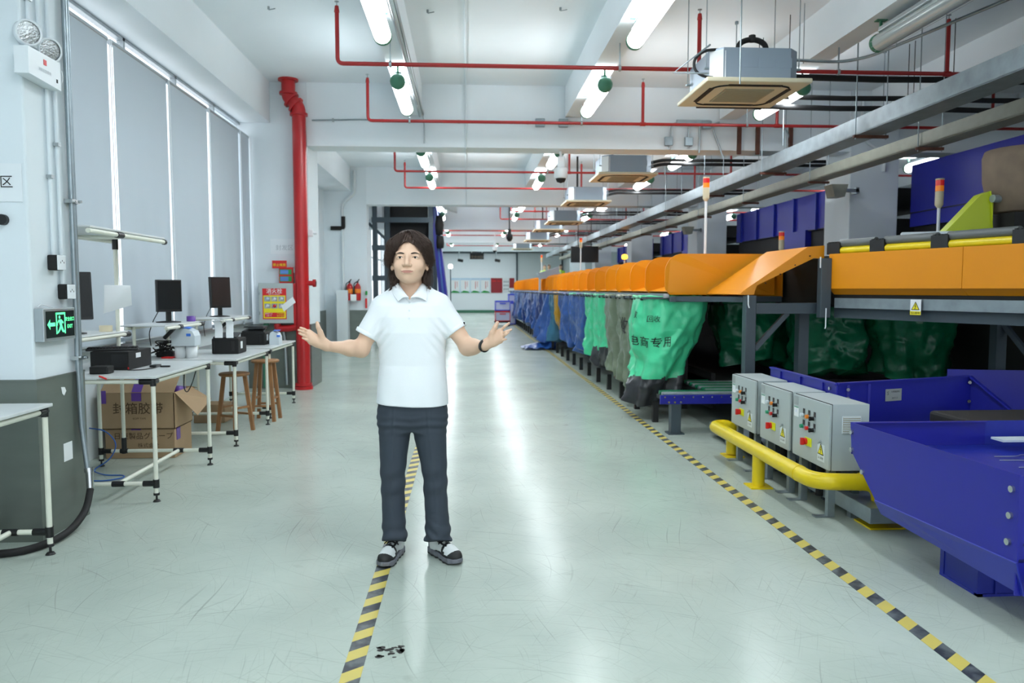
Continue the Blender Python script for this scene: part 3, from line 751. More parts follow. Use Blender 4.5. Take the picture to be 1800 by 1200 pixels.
monitor((-2.80, 7.35, 1.133), radians(42), .23, .30, 'black monitor standing on the shelf above the middle work table')
monitor((-2.80, 8.85, 1.133), radians(50), .25, .35, 'brownish black monitor above the farthest work table, facing the aisle', 'screen_brown', tilt=-.05)

# hanging paper sheet on the shelf post
pp = MB()
def sheet_pt(cx, cy, cz, w, h, ax, seed, bend=.03):
    def P(i, j):
        u = i / 10 - .5; v = j / 12
        x = cx + ax[0] * u * w; y = cy + ax[1] * u * w
        b = bend * sin(v * 3 + u * 2 + seed) + .02 * u * v
        return (x + b * ax[1], y - b * ax[0], cz - v * h + .03 * u)
    return P
pp.grid(lambda i, j: tuple(Vector(sheet_pt(-2.585, 5.83, 1.49, .17, .21, (.85, .5), .3)(i, j)) + Vector((.012 * (j / 12) * (i - 5) * .25, 0, .02 * (i / 10) * (1 - j / 12) * -1.6 + .03 * (j / 12) * (i / 10)))), 11, 13)
one('paper_sheet', pp, 'paper', 'white paper sheet hanging on the shelf post between two blinds', 'paper')
# ---------------- table 1 items
def black_pc(x0, y0, x1, y1, z, h, label):
    t = thing('desktop_computer', label, 'computer', (x0, y0, z))
    MB().box((x0, y0, z), (x1, y1, z + h), bev=.006).build('case', 'matt_black', t)
    MB().box((x1 - .12, y0 - .004, z + .02), (x1 - .01, y0 - .001, z + h - .02), bev=.001).build('front_panel', 'black_plastic', t)
    f = MB().box((x1 + .001, y0 + .12, z + h - .055), (x1 + .003, y0 + .20, z + h - .02)).build('sticker', 'paper', t)
    MB().box((x1 - .006, y0 - .006, z + .008), (x1 + .002, y0 - .002, z + .022)).build('indicator', 'button_red', t)
    return t
black_pc(-2.70, 5.62, -2.43, 6.02, .862, .135, 'black desktop computer case lying flat under a keyboard on the nearest shelf table')
kb = thing('keyboard', 'black keyboard lying on the flat computer case', 'keyboard', (-2.57, 5.75, .997))
K = Matrix.Translation((-2.59, 5.76, .998)) @ Matrix.Rotation(radians(20), 4, 'Z')
m = MB(); m.T = K; m.box((-.18, -.07, 0), (.16, .07, .016), bev=.004); m.build('base', 'black_plastic', kb)
m = MB(); m.T = K
for r_ in range(5):
    for c_ in range(16): m.box((-.172 + c_ * .0205, -.062 + r_ * .025, .016), (-.155 + c_ * .0205, -.042 + r_ * .025, .024))
o = m.build('keys', 'matt_black', kb)
one('power_adapter', MB().box((-2.585, 5.36, .862), (-2.46, 5.46, .915), bev=.008), 'matt_black', 'small black power adapter box at the front of the nearest shelf table', 'power adapter')
cb = thing('cable', 'thin black cable with connectors curled on the tabletop by the black computer', 'cable', (-2.4, 5.8, .862))
MB().tube([(-2.46, 5.62, .868), (-2.40, 5.57, .867), (-2.33, 5.60, .867), (-2.29, 5.75, .868), (-2.33, 5.86, .868)], .0035, n=6, fillet=.05).build('lead', 'rubber', cb)
MB().box((-2.36, 5.80, .863), (-2.31, 5.90, .880), bev=.004).box((-2.29, 5.82, .863), (-2.22, 5.84, .875), bev=.003).build('connector', 'black_plastic', cb)
one('tape_roll', MB().lathe([(.045, 0), (.045, .045), (.032, .045), (.032, 0), (.045, 0)], (-2.70, 5.88, 1.128), (0, 0, 1), 24), 'cream_plastic', 'cream roll of tape on the monitor shelf beside the hanging paper', 'tape roll')
one('clip', MB().tube([(-2.45, 5.215, .865), (-2.43, 5.21, .86), (-2.40, 5.21, .845)], .006, n=6), 'button_red', 'small red clip at the near edge of the nearest shelf table', 'clip')
# ---------------- table 2 items
def dispenser(x, y, z, w, label, rolls=True):
    t = thing('tape_dispenser', label, 'dispenser', (x, y, z), 'grey label dispensers')
    hh = .115 if rolls else 0
    if rolls:
        for dx in (-.052, .052):
            MB().lathe([(.017, 0), (.048, 0), (.048, .11), (.017, .11), (.017, 0)], (x + dx, y, z), (0, 0, 1), 26).build('paper_roll', 'paper', t)
    b = MB(); pr = [(-w / 2, 0), (w / 2, 0), (w / 2, .09), (w / 2 - .02, .135), (w / 2 - .07, .158), (-w / 2 + .05, .165), (-w / 2 + .01, .14), (-w / 2, .10)]
    b.prism([(x + a, y - .07, z + hh + c) for a, c in pr], (0, .16, 0)); bo = b.build('body', 'machine_white', t)
    MB().box((x + .03, y - .0725, z + hh + .09), (x + .07, y - .0705, z + hh + .115), bev=.0008).build('emblem', 'tag_blue', bo)
    MB().prism([(x - .01, y - .06, z + hh + .162), (x + .06, y - .06, z + hh + .160), (x + .05, y + .05, z + hh + .166), (x - .02, y + .05, z + hh + .168)], (0, 0, .004)).build('lid_patch', 'tag_blue', bo)
    return t
dispenser(-2.60, 7.22, .808, .21, 'pale grey dispenser standing over two white paper rolls')
def printer(x0, y0, x1, y1, z, h, label, paper=True):
    t = thing('label_printer', label, 'printer', (x0, y0, z), 'black label printers')
    b = MB(); b.box((x0, y0, z), (x1, y1, z + h), bev=.012); b.build('body', 'matt_black', t)
    MB().box((x0 + .02, y0 - .004, z + .02), (x0 + .03, y0 - .001, z + h - .03)).build('front_slot', 'black_plastic', t)
    MB().box((x1 - .07, y0 - .004, z + .03), (x1 - .04, y0 - .001, z + h - .03), bev=.001).build('front_slot', 'black_plastic', t)
    MB().prism([(x0 + .01, y0 + .02, z + h), (x1 - .02, y0 + .02, z + h), (x1 - .05, y1 - .02, z + h + .035), (x0 + .03, y1 - .02, z + h + .035)], (0, 0, .012)).build('lid', 'black_plastic', t)
    if paper:
        MB().box((x1 + .001, y0 + .07, z + .05), (x1 + .003, y0 + .13, z + .12)).build('sticker', 'paper', t)
    return t
printer(-2.50, 7.62, -2.24, 7.90, .808, .155, 'black label printer on the middle table with white paper curling over it')
pc = MB()
def curl(xc, y, z, w, ph):
    def P(i, j):
        u = i / 6 - .5; v = j / 16
        return (xc + u * w + .02 * v, y + .05 * sin(v * 3.2 + ph) + .06 * v, z - .17 * v + .03 * sin(v * PI))
    return P
pc.grid(curl(-2.44, 7.55, 1.14, .075, .2), 7, 17).grid(curl(-2.33, 7.57, 1.14, .07, 1.0), 7, 17)
pc.grid(lambda i, j: (-2.47 + i * .19 / 8, 7.57 + j * .02, 1.142 + .006 * sin(i)), 9, 3)
one('paper_strip', pc, 'paper', 'white label paper strips curling down over the black printer on the middle table', 'paper')
one('tape_roll', MB().lathe([(.042, 0), (.042, .05), (.03, .05), (.03, 0), (.042, 0)], (-2.68, 7.60, 1.133), (0, 0, 1), 24), 'purple_tape', 'purple tape roll on the shelf beside the second monitor', 'tape roll')
mt = thing('cable_bundle', 'black cable bundle heaped behind the pale grey dispenser', 'cables', (-2.85, 7.4, .808))
random.seed(5)
bb = MB()
for k in range(7):
    pts = [(-2.90 + random.uniform(-.06, .16), 7.35 + random.uniform(-.1, .14), .815 + random.uniform(0, .15)) for _ in range(6)]
    bb.tube(pts, .006, n=6, fillet=.05)
bb.build('cables', 'rubber', mt)
MB().box((-2.90, 7.28, .809), (-2.74, 7.42, .86), bev=.012).build('adapter', 'matt_black', mt)
one('tray', MB().box((-2.80, 7.15, .809), (-2.70, 7.24, .822), bev=.003), 'button_red', 'small red card tucked beside the pale dispenser rolls', 'card')
# ---------------- table 3 items
printer(-2.62, 9.00, -2.34, 9.30, .795, .15, 'large black label printer on the farthest table')
one('printer_tray', MB().box((-2.60, 9.05, .998), (-2.37, 9.25, 1.012), bev=.005), 'black_plastic', 'thin black tray resting on the large printer of the farthest table', 'tray')
dispenser(-2.25, 9.12, .795, .11, 'small pale grey dispenser beside the large black printer', rolls=False)
# ---------------- table 0 plug
pl = thing('charging_cable', 'black charging cable with plug lying on the near corner table', 'cable', (-2.4, 4.0, .828))
MB().tube([(-2.75, 4.02, .833), (-2.60, 4.10, .833), (-2.50, 4.12, .833), (-2.44, 4.05, .833), (-2.46, 3.98, .833), (-2.52, 3.95, .836)], .004, n=8, fillet=.05).build('lead', 'rubber', pl)
MB().box((-2.62, 3.915, .829), (-2.51, 3.955, .846), bev=.005).build('plug', 'black_plastic', pl)

# ---------------- cardboard boxes
def box_print(t, face, strings, m='cardboard_print'):
    for s, size, o, b in strings:
        mb = MB(); add_text(mb, s, size, o, face[0], face[1], bold=b); mb.build('print', m, t)
B0 = thing('cardboard_box', 'lower brown cardboard box on the floor, worn, with brown print', 'box', (-2.8, 6.75, 0), 'cardboard boxes under the tables')
b0 = MB().box((-3.08, 6.62, 0), (-2.50, 7.02, .255), bev=.006); b0.build('carton', 'cardboard', B0)
box_print(B0, ((1, 0, 0), (0, 0, 1)), [('日東製品グループ', .062, (-2.76, 6.618, .19), .0003), ('株式会社', .045, (-2.72, 6.618, .11), .0)])
MB().box((-2.86, 6.615, .245), (-2.78, 6.619, .262)).build('tape', 'purple_tape', B0)
MB().box((-2.502, 6.66, .15), (-2.495, 6.74, .262)).build('tape', 'purple_tape', B0)
B1 = thing('cardboard_box', 'upper open cardboard box with purple tape, stacked on the lower one', 'box', (-2.8, 6.75, .26), 'cardboard boxes under the tables')
z0 = .2565
cb1 = MB()
cb1.box((-3.10, 6.60, z0), (-2.49, 6.606, z0 + .31)).box((-3.10, 7.02, z0), (-2.49, 7.026, z0 + .31)).box((-3.10, 6.60, z0), (-3.094, 7.026, z0 + .31)).box((-2.496, 6.60, z0), (-2.49, 7.026, z0 + .31)).box((-3.10, 6.60, z0), (-2.49, 7.026, z0 + .006))
cb1.build('carton', 'cardboard', B1)
MB().sheet([(-3.10, 6.60, z0 + .31), (-2.49, 6.60, z0 + .31), (-2.46, 6.74, z0 + .50), (-3.06, 6.74, z0 + .50)], .004).build('flap', 'cardboard', B1)
MB().sheet([(-2.49, 6.62, z0 + .31), (-2.49, 7.02, z0 + .31), (-2.31, 7.00, z0 + .20), (-2.33, 6.70, z0 + .10)], .004).build('flap', 'cardboard', B1)
MB().sheet([(-3.10, 7.02, z0 + .31), (-2.49, 7.02, z0 + .31), (-2.49, 7.16, z0 + .28), (-3.10, 7.16, z0 + .28)], .004).build('flap', 'cardboard', B1)
box_print(B1, ((1, 0, 0), (0, 0, 1)), [('封箱胶带', .105, (-2.79, 6.598, z0 + .17), .0006), ('BOPP TAPE', .022, (-2.78, 6.598, z0 + .09), 0)])
tp = MB().box((-2.84, 6.594, z0 + .24), (-2.76, 6.598, z0 + .31)).sheet([(-2.84, 6.600, z0 + .316), (-2.76, 6.600, z0 + .316), (-2.75, 6.70, z0 + .452), (-2.83, 6.70, z0 + .452)], .003)
tp.build('tape', 'purple_tape', B1); MB().box((-3.11, 6.594, z0 + .22), (-3.05, 6.598, z0 + .33)).build('tape', 'purple_tape', B1)
one('tape_roll', MB().lathe([(.055, 0), (.055, .05), (.038, .05), (.038, 0), (.055, 0)], (-2.56, 6.90, z0 + .28), (.1, .1, 1), 24), 'purple_tape', 'purple tape roll poking out of the open cardboard box', 'tape roll')
B2 = thing('cardboard_box', 'dim small cardboard box on the floor farther under the tables', 'box', (-2.7, 8.6, 0), 'cardboard boxes under the tables')
MB().box((-2.95, 8.35, 0), (-2.62, 8.62, .2), bev=.005).build('carton', 'cardboard', B2)
nc = thing('network_cable', 'blue network cable looped on the floor by the boxes', 'cable', (-2.9, 6.2, 0))
MB().tube([(-2.98, 6.15, .35), (-2.85, 6.15, .33), (-2.77, 6.16, .22), (-2.82, 6.14, .10), (-2.95, 6.1, .02), (-2.80, 6.0, .006), (-2.66, 6.0, .006), (-2.62, 5.92, .006), (-2.72, 5.82, .006), (-2.95, 5.85, .006)], .005, n=6, fillet=.06).build('lead', 'blue_cable', nc)
one('hanging_cable', MB().tube([(-2.16, 5.95, .815), (-2.18, 5.98, .68), (-2.19, 6.08, .63), (-2.18, 6.17, .70), (-2.16, 6.2, .80)], .004, n=6, fillet=.05), 'rubber', 'thin black cable loop hanging below the edge of the nearest shelf table', 'cable')

# ---------------- wooden stools
def stool(x, y, H, label, rot=0.3):
    t = thing('wooden_stool', label, 'stool', (x, y, 0), 'wooden stools at the tables')
    MB().lathe([(0, H - .03), (.14, H - .03), (.15, H - .02), (.15, H - .006), (.14, H), (0, H)], (x, y, 0), (0, 0, 1), 28).build('seat', 'wood', t)
    for k in range(4):
        a = rot + k * PI / 2
        MB().bar((x + .10 * cos(a), y + .10 * sin(a), H - .03), (x + .17 * cos(a), y + .17 * sin(a), 0), .036).build('leg', 'wood', t)
    for k in range(4):
        a = rot + k * PI / 2; b = a + PI / 2; z = .17 + .08 * (k % 2); q = .17 - .07 * z / H
        MB().bar((x + q * cos(a), y + q * sin(a), z), (x + q * cos(b), y + q * sin(b), z), .02).build('rung', 'wood', t)
    return t
stool(-2.36, 7.86, .60, 'nearer wooden stool between the middle and farthest tables')
stool(-2.22, 8.52, .67, 'taller wooden stool tucked by the farthest table', rot=.75)

# ================================================================== things on the near pillar
ex = thing('exit_sign', 'green and black lit exit sign box on the white pillar', 'sign', (-2.44, 4.62, 1.15))
MB().box((-2.439, 4.455, 1.145), (-2.385, 4.80, 1.335), bev=.004).build('housing', 'aluminium', ex)
MB().box((-2.3845, 4.475, 1.165), (-2.3825, 4.785, 1.318)).build('face', 'exit_black', ex)
X_ = -2.3822
g = MB()
def gq(pts): g.add([(X_, 4.475 + a * .31, 1.165 + b * .153) for a, b in pts], [list(range(len(pts)))])
gq([(.03, .50), (.13, .70), (.13, .57), (.30, .57), (.30, .43), (.13, .43), (.13, .30)])
# door frame and running figure
for q in ([(.33, .12), (.37, .12), (.37, .92), (.33, .92)], [(.63, .12), (.67, .12), (.67, .92), (.63, .92)], [(.33, .86), (.67, .86), (.67, .94), (.33, .94)]): gq(q)
def gcirc(cx, cy, r): gq([(cx + r * .5 * cos(a), cy + r * sin(a)) for a in [i * 2 * PI / 12 for i in range(12)]])
gcirc(.46, .76, .065)
gq([(.42, .66), (.52, .68), (.55, .42), (.47, .40)]); gq([(.47, .44), (.55, .42), (.60, .25), (.66, .22), (.64, .16), (.55, .18)]); gq([(.47, .44), (.52, .40), (.48, .26), (.40, .14), (.37, .18), (.43, .30)])
gq([(.42, .66), (.44, .60), (.38, .50), (.40, .45), (.35, .47)]); gq([(.52, .68), (.60, .56), (.58, .50), (.51, .58)])
add_text(g, '安全出口', .026, (X_ - .001, 4.475 + .83 * .31, 1.165 + .66 * .153), (0, 1, 0), (0, 0, 1), off=.001, bold=.0006)
add_text(g, 'EXIT', .030, (X_ - .001, 4.475 + .83 * .31, 1.165 + .38 * .153), (0, 1, 0), (0, 0, 1), off=.001, bold=.0008)
g.build('pictogram', 'exit_green', ex, fixn=False)
MB().tube([(-2.41, 4.62, 1.335), (-2.425, 4.50, 1.36), (-2.425, 4.47, 1.34)], .003, n=5, fillet=.03).build('cable', 'white_plastic', ex)
# socket boxes
def socket(y, z, label, dots=3):
    t = thing('wall_socket', label, 'socket', (-2.44, y, z), 'socket boxes on the near pillar')
    MB().box((-2.439, y - .045, z - .045), (-2.385, y + .045, z + .045), bev=.008).build('back_box', 'matt_black', t)
    p = MB().box((-2.384, y - .043, z - .043), (-2.376, y + .043, z + .043), bev=.003).build('face_plate', 'white_plastic', t)
    d = MB()
    for k in range(dots): d.box((-2.3755, y - .02 + k * .018, z - .004 + (k % 2) * .01), (-2.3752, y - .014 + k * .018, z + .006 + (k % 2) * .01))
    d.build('socket_holes', 'ink', p)
socket(4.66, 1.60, 'upper black-backed white socket box on the near pillar')
socket(4.76, 1.43, 'lower black-backed white socket box just above the exit sign')
# emergency light with two heads
el = thing('emergency_light', 'white twin-head emergency light high on the near pillar', 'lamp', (-2.44, 4.5, 2.65))
MB().prism([(-2.438, 4.35 + .02, 2.615), (-2.438, 4.70, 2.60), (-2.438, 4.70, 2.76), (-2.438, 4.37, 2.76)], (.075, 0, 0)).build('housing', 'white_plastic', el)
sm_ = MB().box((-2.3625, 4.52, 2.70), (-2.361, 4.55, 2.73)).build('emblem', 'sign_red', el)
tx = MB(); add_text(tx, '消防应急照明', .022, (-2.3626, 4.53, 2.665), (0, 1, 0), (0, 0, 1), off=.001); tx.build('print', 'ink_faint', el, fixn=False)
MB().box((-2.3625, 4.65, 2.635), (-2.361, 4.665, 2.655)).build('test_button', 'ink', el)
for y, z, ax in ((4.43, 2.845, (.72, -.55, -.12)), (4.64, 2.815, (.75, -.5, -.2))):
    c = Vector((-2.395, y, z)); a = Vector(ax).normalized()
    h = MB().lathe([(.0, -.055), (.04, -.05), (.066, -.02), (.070, .02), (.064, .026), (.058, .02)], c, a, 24).build('lamp_head', 'white_plastic', el)
    MB().lathe([(.058, .016), (.03, .020), (.0, .022)], c, a, 20).build('lens', 'reflector', h)
    MB().cyl((-2.40, y, 2.75), (-2.40, y, 2.79), .014, n=10).build('swivel', 'white_plastic', h)
MB().tube([(-2.39, 4.71, 2.74), (-2.37, 4.735, 2.72), (-2.37, 4.74, 2.66), (-2.40, 4.71, 2.615)], .003, n=5, fillet=.03).build('cable', 'white_plastic', el)
jb = thing('junction_box', 'open rusty junction box between the emergency light heads', 'junction box', (-2.44, 4.58, 2.85))
MB().box((-2.439, 4.52, 2.80), (-2.42, 4.60, 2.94), bev=.004).build('plate', 'wall_cream', jb)
MB().box((-2.419, 4.555, 2.88), (-2.416, 4.59, 2.92)).cyl((-2.419, 4.57, 2.855), (-2.414, 4.57, 2.855), .012, n=8).build('rust_patch', 'cardboard', jb)
# conduits on the pillar
cp_ = thing('pillar_conduit', 'white painted conduits running down the near pillar to the sockets', 'conduit', (-2.42, 4.6, 1.6))
for y, z0, z1 in ((4.66, 1.645, 2.60), (4.75, 1.475, 2.62), (4.50, 2.9, 4.4), (4.60, 2.9, 4.4), (4.70, 2.76, 4.4)):
    MB().cyl((-2.425, y, z0), (-2.425, y, z1), .011, n=8).build('conduit_run', 'wall_white', cp_)
for y, z in ((4.66, 2.1), (4.75, 2.3), (4.50, 3.05)): MB().box((-2.439, y - .018, z - .01), (-2.408, y + .018, z + .01)).build('saddle', 'aluminium', cp_)
gc = thing('steel_conduit', 'grey steel conduit down the corner of the near pillar into a black hose', 'conduit', (-2.40, 4.86, .1))
MB().cyl((-2.408, 4.86, .98), (-2.408, 4.86, 4.39), .016, n=12).cyl((-2.408, 4.90, .42), (-2.408, 4.90, 4.39), .009, n=8).tube([(-2.408, 4.86, .98), (-2.40, 4.86, .6), (-2.375, 4.86, .33), (-2.36, 4.855, .30)], .0155, n=12).build('conduit_run', 'galvanised', gc)
MB().cyl((-2.362, 4.855, .305), (-2.352, 4.84, .19), .022, n=14).cyl((-2.366, 4.857, .33), (-2.362, 4.855, .305), .028, n=14).build('coupler', 'chrome', gc)
MB().tube([(-2.352, 4.84, .20), (-2.33, 4.74, .10), (-2.32, 4.55, .035), (-2.34, 4.35, .024), (-2.42, 4.2, .022), (-3.2, 4.05, .022)], .021, n=12, fillet=.12).build('hose', 'rubber', gc)
for z in (1.02, 1.98): MB().box((-2.439, 4.83, z - .012), (-2.388, 4.92, z + .012)).cyl((-2.38, 4.885, z), (-2.36, 4.885, z), .008, n=8).build('clamp', 'chrome', gc)
one('wall_sticker', MB().box((-2.427, 4.69, .405), (-2.4255, 4.79, .515)), 'paper', 'small white data outlet plate low on the steel pillar cladding', 'plate')
one('tape_scrap', MB().prism([(-2.4268, 4.69, .86), (-2.4268, 4.73, .855), (-2.4268, 4.745, .83), (-2.4268, 4.72, .805), (-2.4268, 4.70, .82)], (.0012, 0, 0)), 'paper', 'torn white scrap of tape near the top of the steel pillar cladding', 'tape')
zs = thing('zone_notice', 'clear plastic sleeve notice with a black character on the near pillar', 'notice', (-2.6, 4.44, 1.9))
MB().box((-2.78, 4.4405, 1.93), (-2.462, 4.4435, 2.14)).build('sleeve', 'white_plastic', zs)
tx = MB(); add_text(tx, '封发区', .075, (-2.622, 4.4400, 2.035), (1, 0, 0), (0, 0, 1)); tx.build('print', 'ink', zs, fixn=False)
one('camera_dome', MB().cyl((-2.572, 4.445, 1.83), (-2.572, 4.42, 1.83), .03, n=16), 'black_plastic', 'small black round knob on the near pillar at the picture edge', 'knob')

# ================================================================== things on the second pillar
hy = thing('hydrant_cabinet', 'grey fire hydrant cabinet with red and yellow instruction poster', 'cabinet', (-2.72, 11.2, .95))
hx0, hx1, hz0, hz1, hyf = -2.965, -2.475, .955, 1.53, 11.08
MB().box((hx0, hyf + .02, hz0), (hx1, 11.285, hz1), bev=.006).build('body', 'cabinet_grey', hy)
MB().box((hx1 + .0, 11.10, hz0 - .02), (hx1 + .06, 11.29, hz1)).build('side_frame', 'red_paint', hy)
d = MB().box((hx0 + .004, hyf, hz0 + .004), (hx1 - .004, hyf + .022, hz1 - .004), bev=.006).build('door', 'cabinet_grey', hy)
MB().box((hx0 + .012, hyf - .006, hz0 + .13), (hx0 + .022, hyf, hz0 + .17)).box((hx0 + .012, hyf - .006, hz0 + .41), (hx0 + .022, hyf, hz0 + .45)).build('hinge', 'chrome', d)
px0, px1, pz0, pz1 = hx0 + .06, hx1 - .095, hz0 + .06, hz1 - .075
MB().box((px0, hyf - .002, pz0), (px1, hyf - .0005, pz1)).build('poster', 'sign_red', d)
PY = hyf - .0022
ye = MB(); ye.box((px0 + .012, PY - .0006, pz0 + .015), (px1 - .012, PY, pz1 - .10)); ye.build('poster_field', 'sign_yellow', d)
ic = MB(); cw = (px1 - px0 - .04) / 3
for r_ in range(2):
    for c_ in range(3):
        ic.box((px0 + .02 + c_ * cw + .006, PY - .0012, pz1 - .185 - r_ * .10), (px0 + .02 + (c_ + 1) * cw - .006, PY - .0007, pz1 - .115 - r_ * .10))
ic.build('picture_tiles', 'label_grey', d)
for r_, c_, mm in ((0, 0, 'light_blue_print'), (0, 1, 'paper'), (0, 2, 'paper'), (1, 0, 'paper'), (1, 1, 'sign_red'), (1, 2, 'paper')):
    cx = px0 + .02 + (c_ + .5) * cw; cz = pz1 - .15 - r_ * .10
    MB().lathe([(0, 0), (.024, .0004), (.0, .0008)], (cx, PY - .0014, cz), (0, -1, 0), 14).bar((cx - .03, PY - .0016, cz - .02), (cx + .028, PY - .0016, cz + .014), .001, .008).build('picture', mm, d)
rb = MB().box((px0 + .03, PY - .0012, pz0 + .03), (px1 - .03, PY - .0007, pz0 + .095)); rb.build('poster_footer', 'sign_red', d)
tx = MB(); add_text(tx, '消火栓', .075, ((px0 + px1) / 2, PY, pz1 - .042), (1, 0, 0), (0, 0, 1), bold=.0005)
add_text(tx, 'FIRE HYDRANT', .024, ((px0 + px1) / 2, PY, pz1 - .086), (1, 0, 0), (0, 0, 1))
add_text(tx, '使用方法', .026, (px0 + .085, PY - .001, pz0 + .078), (1, 0, 0), (0, 0, 1)); add_text(tx, '火警119', .022, (px0 + .085, PY - .001, pz0 + .048), (1, 0, 0), (0, 0, 1)); tx.build('poster_lettering', 'paper', d, fixn=False)
tx = MB(); add_text(tx, '严禁遮挡', .026, (px1 - .085, PY - .001, pz0 + .078), (1, 0, 0), (0, 0, 1)); tx.build('poster_lettering', 'sign_yellow', d, fixn=False); tx = MB(); add_text(tx, '爱护设施', .026, (px1 - .085, PY - .001, pz0 + .048), (1, 0, 0), (0, 0, 1)); tx.build('poster_lettering', 'sign_yellow', d, fixn=False)
lp = MB(); lp.grid(lambda i, j: (hx1 - .17 + i * .028 + j * .008, hyf - .006 - .01 * sin(i * .5), hz0 + .25 - j * .016 + i * .022), 7, 6)
one('paper_sheet', lp, 'paper', 'loose white paper taped askew over the hydrant poster corner', 'paper')
bx = thing('notice_box', 'red framed holder with two blue and green cards above the hydrant cabinet', 'notice holder', (-2.62, 11.2, 1.54))
MB().box((-2.70, 11.22, 1.532), (-2.50, 11.298, 1.76), bev=.004).build('holder', 'sign_red', bx)
for z in (1.655, 1.555):
    MB().box((-2.69, 11.217, z), (-2.52, 11.2195, z + .075)).build('card', 'sign_green', bx)
    MB().box((-2.68, 11.2150, z + .008), (-2.565, 11.2168, z + .067)).build('card', 'sign_blue', bx)
MB().box((-2.50, 11.25, 1.68), (-2.485, 11.28, 1.75)).build('side_clip', 'white_plastic', bx)
ns = thing('warning_notice', 'red strip notice with yellow characters above the hydrant cabinet', 'notice', (-2.7, 11.28, 1.77))
MB().box((-2.79, 11.20, 1.745), (-2.585, 11.215, 1.855)).build('plate', 'sign_red', ns)
tx = MB(); add_text(tx, '禁止堆放', .046, (-2.687, 11.199, 1.79), (1, 0, 0), (0, 0, 1), bold=.0003); tx.build('lettering', 'sign_yellow', ns, fixn=False)
zn = thing('zone_notice', 'faint clear sleeve notice high on the hydrant pillar', 'notice', (-2.7, 11.29, 2.0))
MB().box((-2.83, 11.293, 1.955), (-2.49, 11.298, 2.17)).build('sleeve', 'white_plastic', zn)
tx = MB(); add_text(tx, '封发区', .085, (-2.63, 11.2925, 2.04), (1, 0, 0), (0, 0, 1)); tx.build('print', 'ink_faint', zn, fixn=False)
one('drain_pipe', MB().tube([(-2.74, 11.25, .90), (-2.66, 11.25, .86), (-2.64, 11.25, .70), (-2.62, 11.25, .05)], .02, n=10, fillet=.06), 'aluminium', 'thin pale drain pipe on the steel cladding below the hydrant cabinet', 'pipe')
one('umbrella', MB().tube([(-2.93, 11.2, .02), (-2.93, 11.2, .9), (-2.90, 11.2, .95), (-2.86, 11.2, .93)], .022, n=10, fillet=.03), 'lamp_green', 'folded dark green umbrella leaning behind the farthest table', 'umbrella')
# conduits and black elbow on the wall pier
one('pipe_elbow', MB().tube([(-3.28, 18.86, 2.92), (-2.98, 18.86, 2.92), (-2.98, 18.86, 3.2)], .05, n=12, fillet=.05), 'rubber', 'black bent pipe stub on the white wall above the fire extinguishers', 'pipe')
one('wall_conduit', MB().tube([(-2.70, 18.86, 4.3), (-2.70, 18.86, 3.75), (-2.95, 18.86, 3.55), (-3.0, 18.86, 3.4), (-3.0, 18.86, 1.42)], .035, n=8, fillet=.1), 'wall_cream', 'white downpipe beside the black pipe elbow', 'pipe')
# fire extinguishers
def exting(x, label):
    t = thing('fire_extinguisher', label, 'fire extinguisher', (x, 18.75, 1.1), 'fire extinguishers on the white wall')
    MB().lathe([(0, 1.17), (.07, 1.17), (.075, 1.19), (.075, 1.50), (.05, 1.56), (.022, 1.58), (.022, 1.61)], (x, 18.76, 0), (0, 0, 1), 18).build('cylinder', 'red_paint', t)
    MB().lathe([(.0765, 1.35), (.0765, 1.45)], (x, 18.76, 0), (0, 0, 1), 18).build('label_band', 'button_orange', t)
    MB().box((x - .02, 18.72, 1.60), (x + .02, 18.78, 1.64)).bar((x, 18.74, 1.63), (x + .05, 18.68, 1.68), .018).build('valve', 'dark_metal', t)
    MB().tube([(x - .02, 18.75, 1.62), (x - .08, 18.72, 1.58), (x - .09, 18.72, 1.3)], .012, n=6, fillet=.04).build('hose', 'rubber', t)
    MB().box((x - .06, 18.84, 1.2), (x + .06, 18.88, 1.5)).build('bracket', 'dark_metal', t)
exting(-2.83, 'red fire extinguisher farther from the dark doorway'); exting(-2.64, 'red fire extinguisher nearer the dark doorway')
one('inspection_card', MB().box((-2.80, 18.66, 1.16), (-2.66, 18.663, 1.32)), 'paper', 'white inspection card hanging between the two fire extinguishers', 'card')
al = thing('fire_alarm', 'small red and green alarm fittings on the edge of the opening', 'alarm', (-2.44, 18.86, 1.2))
MB().box((-2.47, 18.85, 1.30), (-2.42, 18.88, 1.40), bev=.008).build('call_point', 'sign_green', al)
MB().box((-2.475, 18.85, .98), (-2.43, 18.88, 1.22)).build('tag', 'sign_red', al)
# ================================================================== parcel sorting line
SD = Vector((.58, -1.70, 0)).normalized(); SP0 = Vector((3.36, 6.9, 0)); SN = Vector((-SD.y, SD.x, 0))  # SN points away from the aisle
if SN.x < 0: SN = -SN
def sp(s, z, back=0.0): p = SP0 + SD * s + SN * back; return Vector((p.x, p.y, z))
